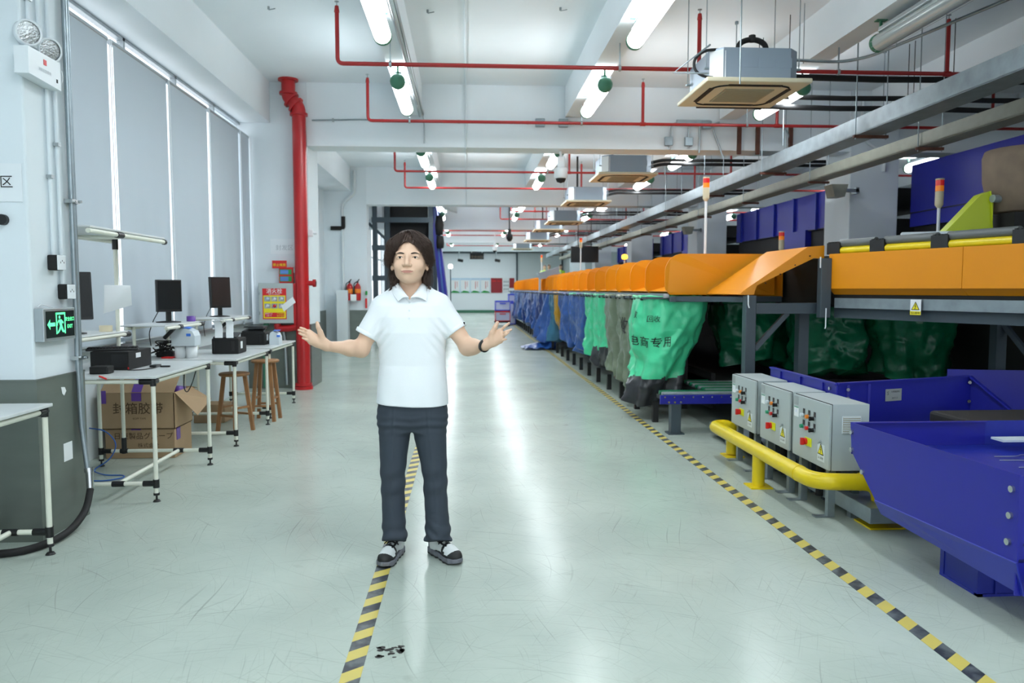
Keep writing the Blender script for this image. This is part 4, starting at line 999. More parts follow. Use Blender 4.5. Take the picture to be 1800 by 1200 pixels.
# ---- near, angled end of the belt sorter
be = thing('belt_sorter', 'angled near end of the orange belt sorter with yellow and grey bumpers', 'conveyor', (3.36, 6.9, 1.2))
for a, b in ((0, 1.335), (1.34, 3.2)):
    p = MB().sheet([sp(a, 1.45), sp(b, 1.45), sp(b, 1.768), sp(a, 1.768)], .012).build('side_panel', 'orange_paint', be)
    MB().sheet([sp(a, 1.45, .0), sp(b, 1.45, .0), sp(b, 1.395, .06), sp(a, 1.395, .06)], .010).build('lower_skirt', 'orange_paint', p)
    bl = MB()
    n = 3
    for k in range(n):
        s_ = a + .05 + (min(b, a + 1.335) - a - .1) * k / (n - 1)
        for z in (1.485, 1.70): bl.cyl(sp(s_, z, -.008), sp(s_, z, .0), .008, n=8)
    bl.build('bolts', 'chrome', p)
one_bed = MB().prism([sp(0, 1.30, .07), sp(3.2, 1.30, .07), sp(3.2, 1.30, 1.1), sp(0, 1.30, 1.1)], (0, 0, .45)); one_bed.build('belt_bed', 'dark_machine', be)
MB().prism([sp(0, 1.752, .06), sp(3.2, 1.752, .06), sp(3.2, 1.752, 1.1), sp(0, 1.752, 1.1)], (0, 0, .02)).build('belt', 'grey_tube', be)
blocks = [.03, .52, 1.12, 1.78, 2.5]
for a, b in zip(blocks[:-1], blocks[1:]):
    MB().cyl(sp(a + .07, 1.795, .04), sp(b - .07, 1.795, .035), .034, n=16).build('yellow_bumper', 'yellow_paint', be)
    MB().cyl(sp(a + .05, 1.862, .05), sp(b - .05, 1.862, .05), .036, n=16).build('grey_bumper', 'grey_tube', be)
for s_ in blocks:
    q = MB().prism([sp(s_ - .075, 1.765, .0), sp(s_ + .075, 1.765, .0), sp(s_ + .075, 1.765, .09), sp(s_ - .075, 1.765, .09)], (0, 0, .105))
    for k in range(4): q.prism([sp(s_ - .06 + k * .035, 1.87, .0), sp(s_ - .045 + k * .035, 1.87, .0), sp(s_ - .045 + k * .035, 1.87, .09), sp(s_ - .06 + k * .035, 1.87, .09)], (0, 0, .008))
    q.build('bumper_joint', 'black_plastic', be)
# ---- straight part of the sorter running down the hall
st = thing('belt_sorter', 'long straight orange belt sorter running down the hall behind the chutes', 'conveyor', (3.4, 20, 1.2))
MB().box((3.37, 8.02, 1.36), (3.39, 35.0, 1.78)).build('side_panel', 'orange_paint', st)
MB().box((3.42, 7.1, 1.30), (4.7, 35.0, 1.74)).build('belt_bed', 'dark_machine', st)
MB().box((3.42, 7.1, 1.742), (4.7, 35.0, 1.76)).build('belt', 'grey_tube', st)
MB().box((4.71, 7.5, 1.36), (4.73, 35.0, 1.82)).build('side_panel', 'orange_paint', st)
# ---- frame of the sorter
fr = thing('sorter_frame', 'dark grey steel frame standing under the near end of the orange sorter', 'frame', (2.65, 7.0, 0))
MB().box((2.605, 6.98, 0), (2.705, 7.08, 1.385), bev=.006).build('post', 'frame_grey', fr)
MB().box((3.26, 6.86, 1.18), (3.36, 6.94, 1.73), bev=.006).build('post', 'frame_grey', fr)
MB().box((3.26, 7.3, 0), (3.36, 7.4, 1.3)).build('post', 'frame_grey', fr)
MB().box((2.705, 6.99, 1.215), (3.36, 7.07, 1.315)).build('cross_beam', 'frame_grey', fr)
MB().bar(sp(.0, 1.225, .10), sp(3.0, 1.225, .10), .07, .09).build('lower_rail', 'frame_grey', fr)
MB().bar(sp(.05, 1.318, .04), sp(3.0, 1.318, .04), .05, .09).build('upper_rail', 'galvanised', fr)
MB().bar((2.71, 7.03, .88), (3.02, 7.03, 1.22), .045).build('brace', 'frame_grey', fr)
MB().bar((2.2, 8.0, 1.345), (2.66, 7.1, 1.345), .05, .05).box((2.15, 7.94, 1.31), (3.35, 8.0, 1.37)).build('chute_rail', 'frame_grey', fr)
MB().tube([(2.62, 6.97, 1.39), (2.62, 6.965, 1.30), (2.63, 6.965, 1.27)], .006, n=6).tube([(3.31, 6.85, 1.27), (3.31, 6.85, 1.10), (3.305, 6.85, 1.08)], .006, n=6).tube([(3.245, 6.85, 1.74), (3.245, 6.85, 1.64)], .006, n=6).build('cable_ties', 'white_plastic', fr)
for s_, d in ((1.0, .9), (2.0, 1.0), (1.6, .9)):
    p_ = sp(s_, 0, d); MB().bar(p_, p_ + Vector((0, 0, 1.3)), .09).build('post', 'frame_grey', fr)
MB().bar(sp(1.4, .75, .9), sp(1.0, 1.2, .9), .04).build('brace', 'frame_grey', fr)
wp = thing('warning_plate', 'small yellow and white high-voltage warning plate on the sorter rail', 'warning sign', (3.7, 5.85, 1.22))
c0 = sp(.93, 1.235, -.0); ux = SD; L_ = .105
MB().prism([c0 - SD * .05, c0 + SD * .05, c0 + SD * .05 + Vector((0, 0, .125)), c0 - SD * .05 + Vector((0, 0, .125))], -SN * .003).build('plate', 'paper', wp)
MB().prism([c0 - SD * .05 - SN * .0035, c0 + SD * .05 - SN * .0035, c0 + SD * .05 - SN * .0035 + Vector((0, 0, .030)), c0 - SD * .05 - SN * .0035 + Vector((0, 0, .030))], -SN * .001).build('caption_band', 'sign_yellow', wp)
def tri(mb, c, ux, n, w, off, scale=1.0):
    pts = [(-.5, 0), (.5, 0), (0, .87)]; cx, cz = 0, .29
    mb.add([c + ux * ((cx + (a - cx) * scale) * w) + Vector((0, 0, (cz + (b - cz) * scale) * w)) + n * off for a, b in pts], [(0, 1, 2)])
def bolt_glyph(mb, c, ux, n, w, off):
    pts = [(.04, .66), (-.10, .36), (.01, .36), (-.06, .14), (-.10, .16), (-.04, .06), (.04, .15), (-.01, .15), (.10, .42), (-.0, .42), (.10, .66)]
    mb.add([c + ux * (a * w) + Vector((0, 0, b * w)) + n * off for a, b in pts], [list(range(len(pts)))])
def hazard_triangle(parent, c, ux, n, w):
    m = MB(); tri(m, c, ux, n, w, .0012); m.build('triangle_border', 'ink', parent)
    m = MB(); tri(m, c, ux, n, w, .0020, .78); m.build('triangle', 'sign_yellow', parent)
    m = MB(); bolt_glyph(m, c, ux, n, w, .0028); m.build('lightning_symbol', 'ink', parent)
hazard_triangle(wp, c0 + Vector((0, 0, .040)) - SN * .0035, SD, -SN, .08)
m = MB(); add_text(m, '当心触电', .022, c0 + Vector((0, 0, .015)) - SN * .005, SD, (0, 0, 1)); m.build('caption', 'ink', wp, fixn=False)

# ---- slanted orange end cover
cv = thing('end_cover', 'slanted orange end cover sloping up from the first chute to the sorter', 'cover', (2.6, 7.5, 1.4))
pr = [(2.56, 1.392), (2.60, 1.43), (3.20, 1.835), (3.36, 1.848), (3.36, 1.73), (3.26, 1.735), (2.72, 1.48), (2.69, 1.392)]
MB().prism([(a, 7.02, b) for a, b in pr], (0, .012, 0)).build('end_cheek', 'orange_paint', cv)
MB().sheet([(2.56, 7.02, 1.392), (2.60, 7.02, 1.43), (2.60, 8.0, 1.43), (2.56, 8.0, 1.392)], .006).build('lower_lip', 'orange_paint', cv)
MB().sheet([(2.60, 7.02, 1.43), (3.20, 7.02, 1.835), (3.20, 8.0, 1.835), (2.60, 8.0, 1.43)], .006).build('slope_sheet', 'orange_chute', cv)
MB().sheet([(3.20, 7.02, 1.835), (3.36, 7.02, 1.848), (3.36, 8.0, 1.848), (3.20, 8.0, 1.835)], .006).build('top_sheet', 'orange_chute', cv)
bl = MB()
for k in range(4): bl.cyl((2.80 + k * .14, 7.012, 1.50 + k * .085), (2.80 + k * .14, 7.02, 1.50 + k * .085), .006, n=8)
bl.build('bolts', 'matt_black', cv)

# ---- orange chutes with rounded side plates
def chute_proto():
    t = thing('sorting_chute', 'x', 'chute', (0, 0, 0))
    pr = [(.62, 0.0)]
    x0, x1, z0, z1, r = .0, 1.22, 0.0, .44, .20
    out = [(x1, z0), (x0 + .06, z0)]
    for k in range(5): a = k / 4; out.append((x0 + .06 * (1 - a) ** 2, z0 + .10 * a))
    for k in range(9):
        a = k / 8 * PI / 2; out.append((x0 + r - r * cos(a), z1 - r + r * sin(a)))
    out.append((x1, z1))
    MB().prism([(a, .0 - (.05 * (1 - min(1, a / .5)) ** 2), b) for a, b in out], (0, .014, 0)).build('side_plate', 'orange_chute', t)
    MB().sheet([(x0 + .05, .0, .03), (x1, .0, .34), (x1, .88, .34), (x0 + .05, .88, .03)], .008).build('chute_bed', 'orange_chute', t)
    MB().box((x0 + .0, 0.0, -.035), (x0 + .06, .90, .012)).build('front_lip', 'aluminium', t)
    return t
CH = chute_proto(); NCH = 30
ordw = lambda k: ['first', 'second', 'third', 'fourth', 'fifth', 'sixth', 'seventh', 'eighth', 'ninth', 'tenth', 'eleventh', 'twelfth', 'thirteenth', 'fourteenth', 'fifteenth', 'sixteenth', 'seventeenth', 'eighteenth', 'nineteenth', 'twentieth', 'twenty-first', 'twenty-second', 'twenty-third', 'twenty-fourth', 'twenty-fifth', 'twenty-sixth', 'twenty-seventh', 'twenty-eighth', 'twenty-ninth', 'thirtieth'][k]
for k in range(NCH):
    y = 8.12 + .90 * k
    lab = 'orange round-cornered chute, %s from the near end, in the row above the sacks' % ordw(k)
    if k == 0: CH.location = (2.12, y, 1.385); CH['label'] = 'nearest and largest orange round-cornered chute above the big green sack'; CH['group'] = 'orange sorting chutes'
    else: dup(CH, (2.12 + (.0 if k % 2 else .015), y, 1.385), lab, group='orange sorting chutes')
# ---- rail the sacks hang from, and its legs
rl = thing('sack_rail', 'long dark rail on posts that carries the hanging sacks', 'rail', (1.95, 8, 0))
MB().box((1.925, 8.14, 1.335), (1.955, 35.2, 1.362)).build('front_bar', 'frame_grey', rl)
MB().box((2.66, 8.14, 1.335), (2.69, 35.2, 1.362)).build('rear_bar', 'frame_grey', rl)
for k in range(31):
    y = 8.14 + .90 * k
    MB().box((1.93, y - .012, 1.337), (2.68, y + .012, 1.36)).build('cross_bar', 'frame_grey', rl)
    q = MB().box((2.02, y - .03, .0), (2.08, y + .03, .22))
    q.build('foot_block', 'dark_metal', rl)
    if k: MB().box((2.60, y - .03, 0), (2.66, y + .03, 1.335)).build('leg', 'dark_metal', rl)
# ---- sacks
def make_sack(loc, seed, col, L=1.15, W=.70, D=.82, drift=-.10, pinch=.72, text=None, bottom=None, label='', band=None, fold=1.0):
    """a woven plastic sack hanging from a rectangular mouth; W along the floor away from the aisle, D along the aisle"""
    rnd = random.Random(seed); ph = [rnd.uniform(0, 6.28) for _ in range(12)]
    NU, NV = (120, 64) if seed in (100, 113, 126, 139, 152) else (80, 44)
    so = rnd.uniform(0, 50)
    NA = 720; an = [2 * PI * i / NA for i in range(NA + 1)]
    mp_ = [((W / 2) * math.copysign(abs(cos(a)) ** (1 / 3), cos(a)), (D / 2) * math.copysign(abs(sin(a)) ** (1 / 3), sin(a))) for a in an]
    cl_ = [0.0]
    for i in range(NA): cl_.append(cl_[-1] + math.dist(mp_[i], mp_[i + 1]))
    cl_ = [c / cl_[-1] for c in cl_]
    def shape(u, v):
        u = float(np.interp(u % 1.0, cl_, an)) / (2 * PI)
        # superellipse mouth -> crumpled bottom ; u in 0..1 around, v 0 at the mouth .. 1 at the bottom
        a = 2 * PI * u; n = 6 - 3.5 * min(1, v * 1.6)
        c, s_ = cos(a), sin(a)
        rx = math.copysign(abs(c) ** (2 / n), c); ry = math.copysign(abs(s_) ** (2 / n), s_)
        k = 1 - (1 - pinch) * v ** 1.5 + .05 * sin(v * 4 + ph[0]) * v
        ky = 1 - (1 - pinch) * .7 * v ** 1.6
        amp = (.018 + .055 * v) * fold
        f = amp * (sin(a * 5 + ph[1] + 2.2 * v) * .6 + sin(a * 9 + ph[2] - 3 * v) * .4 + .5 * sin(a * 3 + ph[3] + 5 * v))
        x = (W / 2) * rx * k + c * f; y = (D / 2) * ry * ky + s_ * f
        q = Vector((x * 3.4 + so, y * 3.4, v * L * 3.0 + so))
        nn = noise.noise(q) * .075 * (v ** .6) * fold
        q2 = Vector((q.x * 1.5 + q.z * .6, q.y * 1.5 - q.z * .4, q.z * .8)); rd = 1 - abs(noise.noise(q2)) * 2.6
        nn += max(-.5, rd) * .036 * v ** .4 * fold + (1 - abs(noise.noise(q * 2.6)) * 2.4) * .020 * v ** .35 * fold
        x += c * nn + drift * (v ** 1.4); y += s_ * nn + .05 * sin(ph[4]) * v
        z = -L * v + .055 * v * v * sin(a * 2 + ph[5]) + .045 * v * noise.noise(q * 1.1 + Vector((9, 0, 0)))
        if v < .05: z += 0
        return Vector((x, y, z))
    t = thing('sack', label, 'sack', loc, 'plastic sacks hanging below the chutes')
    o = Vector(loc)
    b = MB()
    vb = bottom if bottom else 1.01
    def bandv(u, j):
        return (j / (NV - 1))
    mats_ = ['bag_' + col, 'bag_black']
    zz = lambda i, j: 1 if (j + .5) / (NV - 1) > vb + .035 * (sin(i * .35 + ph[6]) * .6 + .4 * sin(i * .13)) else 0
    b.grid(lambda i, j: o + shape(i / NU, j / (NV - 1)), NU, NV, closed_u=True, mfun=zz)
    # closed crumpled bottom
    cen = o + Vector((drift, 0, -L - .03))
    ring = [o + shape(i / NU, 1.0) for i in range(NU)]
    mids_ = [(p * .5 + cen * .5) + Vector((0, 0, -.02 + .03 * sin(i * .6))) for i, p in enumerate(ring)]
    vs = ring + mids_ + [cen]
    b.add(vs, [(i, (i + 1) % NU, NU + (i + 1) % NU, NU + i) for i in range(NU)] + [(NU + i, NU + (i + 1) % NU, 2 * NU) for i in range(NU)], 1 if bottom else 0, True)
    bo = b.build('sack_body', mats_ if bottom else 'bag_' + col, t)
    # rolled mouth over the rail
    ro = MB()
    ro.tube([o + shape(i / 36, 0.0) * 1.02 + Vector((0, 0, .006 + .008 * sin(i * 2.1 + ph[7]))) for i in range(37)], .017, n=6)
    ro.build('rolled_mouth', 'bag_' + (band or col), t)
    cl = MB()
    for (x, y) in ((-W / 2 - .01, -.25), (-W / 2 - .01, .05), (-W / 2 - .01, .3), (-.1, -D / 2 - .01), (.22, -D / 2 - .01)):
        cl.box(o + Vector((x - .018, y - .03, -.03)), o + Vector((x + .018, y + .03, .012)))
    cl.build('clips', 'matt_black', t)
    if text:
        for s_, size, u0, v0, cls in text:
            me = text_mesh(s_, size); tm = MB()
            bm = bmesh.new(); bm.from_mesh(me); bmesh.ops.triangulate(bm, faces=bm.faces)
            bmesh.ops.subdivide_edges(bm, edges=[e for e in bm.edges if e.calc_length() > .02], cuts=2, use_grid_fill=False)
            bm.verts.index_update(); vs = []
            per = 2 * (W + D)
            for v in bm.verts:
                uu = (u0 + v.co.x / per) % 1.0; vv = min(.98, max(.01, v0 - v.co.y / L))
                p = shape(uu, vv); e = .004
                n_ = (shape(uu + e, vv) - shape(uu - e, vv)).cross(shape(uu, vv - e) - shape(uu, vv + e)).normalized()
                vs.append(o + p + n_ * .006)
            tm.add(vs, [[v.index for v in f.verts] for f in bm.faces], 0, True); bm.free()
            bpy.data.meshes.remove(me)
            tm.build('print', cls, t, fixn=False)
    return t
SX = 2.30
# near sacks: (colour, length, drift, pinch, bottom band)
sacks = [
 ('green', 1.15, -.22, .66, .76, 'big green sack with black bottom and black characters, nearest of the row'),
 ('khaki', 1.12, -.02, .78, None, 'nearer khaki sack with dark characters, beside the big green sack'),
 ('khaki', 1.02, -.04, .72, None, 'farther khaki sack with a torn lower edge'),
 ('green', .98, -.06, .74, .76, 'plain green sack with black bottom beyond the khaki sacks'),
 ('green', .92, -.02, .80, None, 'narrow green sack between the black-bottomed one and the blue sacks'),
 ('blue', 1.00, -.06, .85, None, 'blue sack next after the green sacks, crumpled at the foot'),
 ('blue', .92, .0, .80, None, 'second blue sack after the green ones'),
 ('blue', .98, -.10, .70, None, 'third blue sack after the green ones'),
 ('blue', .95, .0, .80, None, 'blue sack just before the mustard sack'),
 ('yellow', .88, -.02, .60, None, 'mustard yellow sack, the only one in the row'),
 ('teal', 1.05, -.02, .80, None, 'teal sack just past the mustard one'),
 ('blue', 1.12, -.30, .90, None, 'blue sack spilling out onto the floor past the teal one'),
 ('blue', .95, -.05, .80, None, 'shiny blue sack beyond the one spilling on the floor'),
]
for k in range(13, 29): sacks.append(('navy' if k % 3 == 1 else 'blue', .90 + .1 * ((k * 7) % 3) / 2, -.05 - .04 * (k % 3), .8, None, 'distant blue sack, %s of the row counted from the near end' % ordw(k)))
for k, (c, L_, dr, pi_, bot, lab) in enumerate(sacks):
    tx = None
    if k == 0: tx = [('电商专用', .125, .645, .42, 'ink'), ('邮政', .09, .56, .17, 'ink'), ('回收', .07, .655, .20, 'ink')]
    if k == 1: tx = [('回收', .24, .53, .34, 'ink'), ('EMS', .13, .52, .47, 'ink')]
    bnd = {9: 'yellow', 10: 'blue', 12: 'yellow', 5: 'blue', 6: 'green'}.get(k)
    make_sack((SX, 8.14 + .90 * k + .45, 1.352), 100 + k * 13, c, L=L_, drift=dr, pinch=pi_, text=tx, bottom=bot, label=lab, band=bnd, fold=1.0)
# sacks hanging on the far side, seen under the sorter
for k, (x, y, L_, c) in enumerate(((3.45, 9.2, .72, 'deepgreen'), (4.10, 8.5, .76, 'deepgreen'), (4.86, 8.1, .80, 'deepgreen'))):
    t = make_sack((x, y, 1.28), 900 + k * 7, c, L=L_, W=.80, D=.7, drift=.06, pinch=.82, label=('dark green sack deep under the sorter, farthest in', 'dark green sack under the sorter, middle of three', 'dark green sack under the sorter with a shiny corner, nearest the frame posts')[k], fold=1.2)
    t['group'] = 'dark green sacks under the sorter'
# loose plastic dragging on the floor
lf = MB()
lf.grid(lambda i, j: (1.35 + i * .06 + .05 * sin(j), 17.9 + j * .10 + .03 * sin(i), .02 + .05 * abs(sin(i * .7 + j * .9)) + .014 * i * (j > 2)), 14, 9)
one('plastic_sheet', lf, 'bag_blue', 'blue plastic sheet trailing over the floor below the distant sacks', 'plastic sheet')
# dark lower machinery under the sorter
dk = thing('lower_conveyor', 'dark collecting conveyor running low under the sorter behind the sacks', 'conveyor', (3.2, 20, 0))
MB().box((2.75, 8.4, .34), (5.4, 35, .42)).build('belt', 'dark_machine', dk)
MB().box((2.75, 8.4, .1), (2.80, 35, .50)).build('side_rail', 'dark_machine', dk)
MB().box((5.40, 6.0, .0), (5.45, 35, 1.30)).build('rear_guard', 'dark_machine', dk)

# ---- low roller conveyor with the blue end rail
rc = thing('roller_conveyor', 'low roller conveyor with a blue bolted end rail and grey leg', 'conveyor', (2.07, 7.42, 0))
MB().box((1.915, 7.40, .305), (3.1, 7.43, .395), bev=.004).build('end_rail', 'blue_paint', rc)
q = MB()
for k in range(12): q.cyl((1.96 + k * .095, 7.393, .375), (1.96 + k * .095, 7.40, .375), .008, n=8)
for k in range(3): q.cyl((2.0 + k * .06, 7.393, .325), (2.0 + k * .06, 7.40, .325), .011, n=8)
q.build('bolts', 'chrome', rc)
MB().box((2.03, 7.415, 0), (2.13, 7.515, .31), bev=.004).box((2.0, 7.39, 0), (2.16, 7.54, .012)).build('leg', 'frame_grey', rc)
MB().box((1.94, 7.44, .34), (3.0, 7.66, .375)).box((2.46, 7.66, .34), (3.1, 8.6, .375)).build('slide_plate', 'dark_metal', rc)
for k in range(10): MB().cyl((1.96 if k < 2 else 2.47, 7.52 + k * .11, .39), (3.1, 7.52 + k * .11, .39), .026, n=12).build('roller', 'bag_deepgreen' if k % 2 else 'galvanised', rc)
# ---- floor trunking
fd = thing('floor_trunking', 'grey steel cable trunking running just above the floor below the control boxes', 'trunking', (2.45, 5.5, 0))
MB().box((2.38, 4.30, .055), (2.62, 5.2, .15), bev=.004).box((2.38, 5.205, .055), (2.62, 7.3, .148), bev=.004).build('channel', 'galvanised', fd)
q = MB()
for k in range(4): q.cyl((2.374, 4.95 + k * .045, .10), (2.38, 4.95 + k * .045, .10), .008, n=8)
q.build('bolts', 'chrome', fd)
MB().box((2.42, 6.9, 0), (2.58, 6.95, .055)).box((2.42, 4.6, 0), (2.58, 4.65, .055)).build('support', 'galvanised', fd)
# ---- yellow guard rail
gr = thing('guard_rail', 'yellow bent pipe guard rail on posts in front of the control boxes', 'guard rail', (2.13, 5.4, 0))
MB().tube([(2.30, 6.42, .02), (2.30, 6.42, .265), (2.13, 6.42, .265), (2.13, 4.50, .265), (2.53, 4.46, .265), (2.53, 4.46, .03)], .052, n=20, fillet=.13).build('rail', 'yellow_paint', gr)
MB().cyl((2.13, 5.39, 0), (2.13, 5.39, .25), .045, n=18).build('post', 'yellow_paint', gr)
MB().box((2.05, 5.31, 0), (2.21, 5.47, .010)).build('base_plate', 'yellow_paint', gr)
MB().box((2.22, 6.33, 0), (2.38, 6.50, .010)).build('base_plate', 'yellow_paint', gr)
MB().box((2.42, 4.36, 0), (2.64, 4.56, .010)).build('base_plate', 'yellow_paint', gr)
for y in (4.72, 4.46 + .05): pass
MB().cyl((2.40, 4.478, .265), (2.412, 4.476, .265), .055, n=20).build('weld_ring', 'yellow_paint', gr)
MB().cyl((2.13, 4.70, .265), (2.13, 4.712, .265), .055, n=20).build('weld_ring', 'yellow_paint', gr)

# ---- three control cabinets
def control_box():
    t = thing('control_cabinet', 'x', 'control cabinet')
    W = .55; H = .42; D = .25   # W along y, D along x, origin: near bottom front corner
    MB().box((.012, 0, 0), (D, W - .02, H), bev=.004).build('body', 'cabinet_grey', t)
    d = MB().box((-.006, -.004, .004), (.010, W - .03, H - .004), bev=.003).build('door', 'cabinet_grey', t)
    MB().box((-.0001 + .0101, -.003, .0), (.0125, W - .025, H)).build('door_seal', 'matt_black', t)
    f = lambda a: (W - .03) * (1 - a)      # a: 0 at the far edge .. 1 near edge
    g = lambda b: H * (1 - b)
    X = -.0062
    MB().box((X - .001, f(.02), g(.17)), (X, f(.15), g(.03))).build('name_plate', 'label_grey', d)
    wl_ = MB().box((X - .001, f(.03), g(.36)), (X, f(.16), g(.20))).build('label', 'paper', d)
    MB().box((X - .0015, f(.03), g(.215)), (X - .001, f(.16), g(.20))).build('label_stripe', 'button_green', wl_)
    m = MB(); add_text(m, '1', .03, (X - .001, f(.09), g(.27)), (0, -1, 0), (0, 0, 1)); m.build('label_print', 'tag_blue', wl_, fixn=False)
    rows_ = [(.29, ['machine_white', 'button_orange', 'matt_black']), (.47, ['button_green', 'button_red', 'matt_black'])]
    for b, cs in rows_:
        for a, cm in zip((.32, .47, .62), cs):
            MB().box((X - .002, f(a) - .014, g(b) + .002), (X, f(a) + .014, g(b) + .042)).build('button_tag', 'black_plastic', d)
            MB().cyl((X, f(a), g(b)), (X - .010, f(a), g(b)), .016, n=14).build('bezel', 'chrome', d)
            MB().cyl((X - .010, f(a), g(b)), (X - .026, f(a), g(b)), .013, n=14).build('button', cm, d)
            if cm == 'matt_black': MB().box((X - .04, f(a) - .004, g(b) - .014), (X - .026, f(a) + .004, g(b) + .014), bev=.002).build('selector_knob', cm, d)
    MB().box((X - .006, f(.50) - .03, g(.69) - .028), (X, f(.38) + .0, g(.69) + .028), bev=.002).build('switch_plate', 'switch_yellow', d)
    MB().cyl((X - .006, f(.42), g(.69)), (X - .022, f(.42), g(.69)), .022, n=16).box((X - .045, f(.42) - .009, g(.69) - .024), (X - .02, f(.42) + .009, g(.69) + .024), bev=.004).build('main_switch', 'button_red', d)
    MB().cyl((X, f(.80), g(.60)), (X - .012, f(.80), g(.60)), .009, n=12).bar((X - .01, f(.80), g(.60)), (X - .014, f(.80) + .012, g(.64)), .006).build('lock', 'chrome', d)
    MB().box((X - .001, f(.90), g(.90)), (X, f(.72), g(.64))).build('sticker', 'wall_cream', d)
    c = Vector((X - .001, f(.81), g(.80))); hazard_triangle(d, c, Vector((0, -1, 0)), Vector((-1, 0, 0)), .085)
    m = MB(); add_text(m, '当心触电', .018, (X - .001, f(.81), g(.85)), (0, -1, 0), (0, 0, 1)); m.build('caption', 'ink', d, fixn=False)
    v = MB().box((.075, -.006, .235), (.195, .0005, .345), bev=.002)
    for k in range(9): v.box((.08, -.011, .243 + k * .0115), (.19, -.006, .2475 + k * .0115))
    vg = v.build('vent_grille', 'wall_cream', t)
    MB().box((.079, -.0068, .240), (.191, -.0061, .342)).build('vent_slots', 'ac_grille', vg)
    for y in (.06, W - .10):
        MB().box((.03, y, -.31), (.075, y + .004, 0)).box((.03, y, -.31), (.034, y + .04, 0)).box((-.05, y, -.31), (.075, y + .05, -.304)).build('leg', 'galvanised', t)
        MB().box((.19, y, -.31), (.23, y + .04, 0)).build('leg', 'frame_grey', t)
    MB().tube([(.10, .2, 0), (.10, .21, -.08), (.16, .24, -.16), (.22, .26, -.25)], .022, n=10, fillet=.04).tube([(.12, .36, 0), (.12, .36, -.25)], .028, n=10).build('cable_gland', 'matt_black', t)
    return t
CB = control_box()
for i, (y, l) in enumerate(((4.56, 'nearest grey control cabinet with a louvred vent beside the blue hopper'), (5.145, 'middle grey control cabinet of the three in the row'), (5.78, 'farthest grey control cabinet of the three, by the frame post'))):
    if i == 0: CB.location = (2.25, y, .312); CB['label'] = l; CB['group'] = 'grey control cabinets'
    else: dup(CB, (2.25, y, .312), l, group='grey control cabinets')

# ---- near blue hopper
hp = thing('blue_hopper', 'large blue steel hopper on a blue foot at the near right corner', 'hopper', (2.2, 3.4, 0))
pl_ = [(2.2, 4.216, .683), (2.2, 2.87, .705), (2.2, 2.865, .350), (2.2, 3.93, .310), (2.2, 4.194, .518)]
MB().prism(pl_, (.006, 0, 0)).build('side_plate', 'blue_paint', hp)
MB().sheet([(2.2, 2.865, .350), (2.2, 3.93, .310), (2.235, 3.92, .236), (2.235, 2.86, .215)], .006).build('lower_flange', 'blue_bin', hp)
MB().prism([(2.206, 4.205, .683), (3.0, 4.205, .683), (3.0, 4.205, .50), (2.206, 4.205, .50)], (0, .006, 0)).box((2.206, 4.185, .678), (3.0, 4.215, .684)).build('back_plate', 'blue_paint', hp)
MB().box((2.206, 2.9, .535), (4.2, 4.20, .545)).build('bed_plate', 'blue_bin', hp)
MB().box((2.206, 2.872, .36), (4.2, 2.880, .700)).build('front_plate', 'blue_paint', hp)
MB().box((2.206, 2.876, .21), (4.2, 2.884, .345)).build('front_plate', 'blue_paint', hp)
MB().prism([(3.0, 4.21, .683), (4.2, 4.21, .683), (4.2, 4.21, .25), (3.0, 4.21, .25)], (0, .01, 0)).build('back_plate', 'blue_bin', hp)
q = MB()
for y, z in ((4.19, .63), (4.185, .53), (4.06, .43), (2.905, .64), (2.91, .53), (2.915, .42)): q.cyl((2.188, y, z), (2.2, y, z), .014, n=12)
for z in (.64, .53, .42): q.cyl((2.235, 2.860, z), (2.235, 2.872, z), .008, n=8)
q.build('bolts', 'chrome', hp)
MB().cyl((2.28, 2.80, .285), (2.62, 2.80, .285), .05, n=20).cyl((2.25, 2.80, .285), (2.28, 2.80, .285), .02, n=12).build('tail_roller', 'dark_metal', hp)
MB().tube([(2.24, 2.80, .30), (2.236, 2.79, .26), (2.24, 2.79, .22), (2.236, 2.79, .19)], .003, n=5).build('wire', 'aluminium', hp)
MB().box((2.40, 3.37, .0), (2.406, 3.64, .23)).box((2.40, 3.37, 0), (3.4, 3.376, .23)).box((2.394, 3.36, 0), (3.4, 3.385, .012)).box((2.394, 3.36, 0), (2.42, 3.65, .012)).box((2.395, 3.365, 0), (2.425, 3.40, .23)).box((2.395, 3.62, 0), (2.42, 3.65, .23)).box((2.48, 3.36, .01), (2.49, 3.372, .23)).build('foot', 'blue_bin', hp)
# things left in the hopper
one('metal_strip', MB().box((2.96, 4.0, .60), (3.6, 4.10, .612)), 'machine_white', 'white flat metal slat lying across the blue hopper bed', 'slat')
wr = MB(); rnd = random.Random(8)
for k in range(5):
    x, y = 2.75 + rnd.random() * .35, 3.55 + rnd.random() * .35
    wr.tube([(x, y, .548), (x + .10, y - .04, .556), (x + .17, y + .03 * (-1) ** k, .549), (x + .27, y - .02, .550)], .0022, n=4, fillet=.03)
one('loose_wire', wr, 'aluminium', 'loose thin silvery wires lying on the blue hopper bed', 'wire')
rb_ = MB().box((3.0, 4.25, .35), (4.6, 4.75, .66), bev=.02)
one('conveyor_belt', rb_, 'rubber', 'black rubber belt section behind the near blue hopper', 'belt')
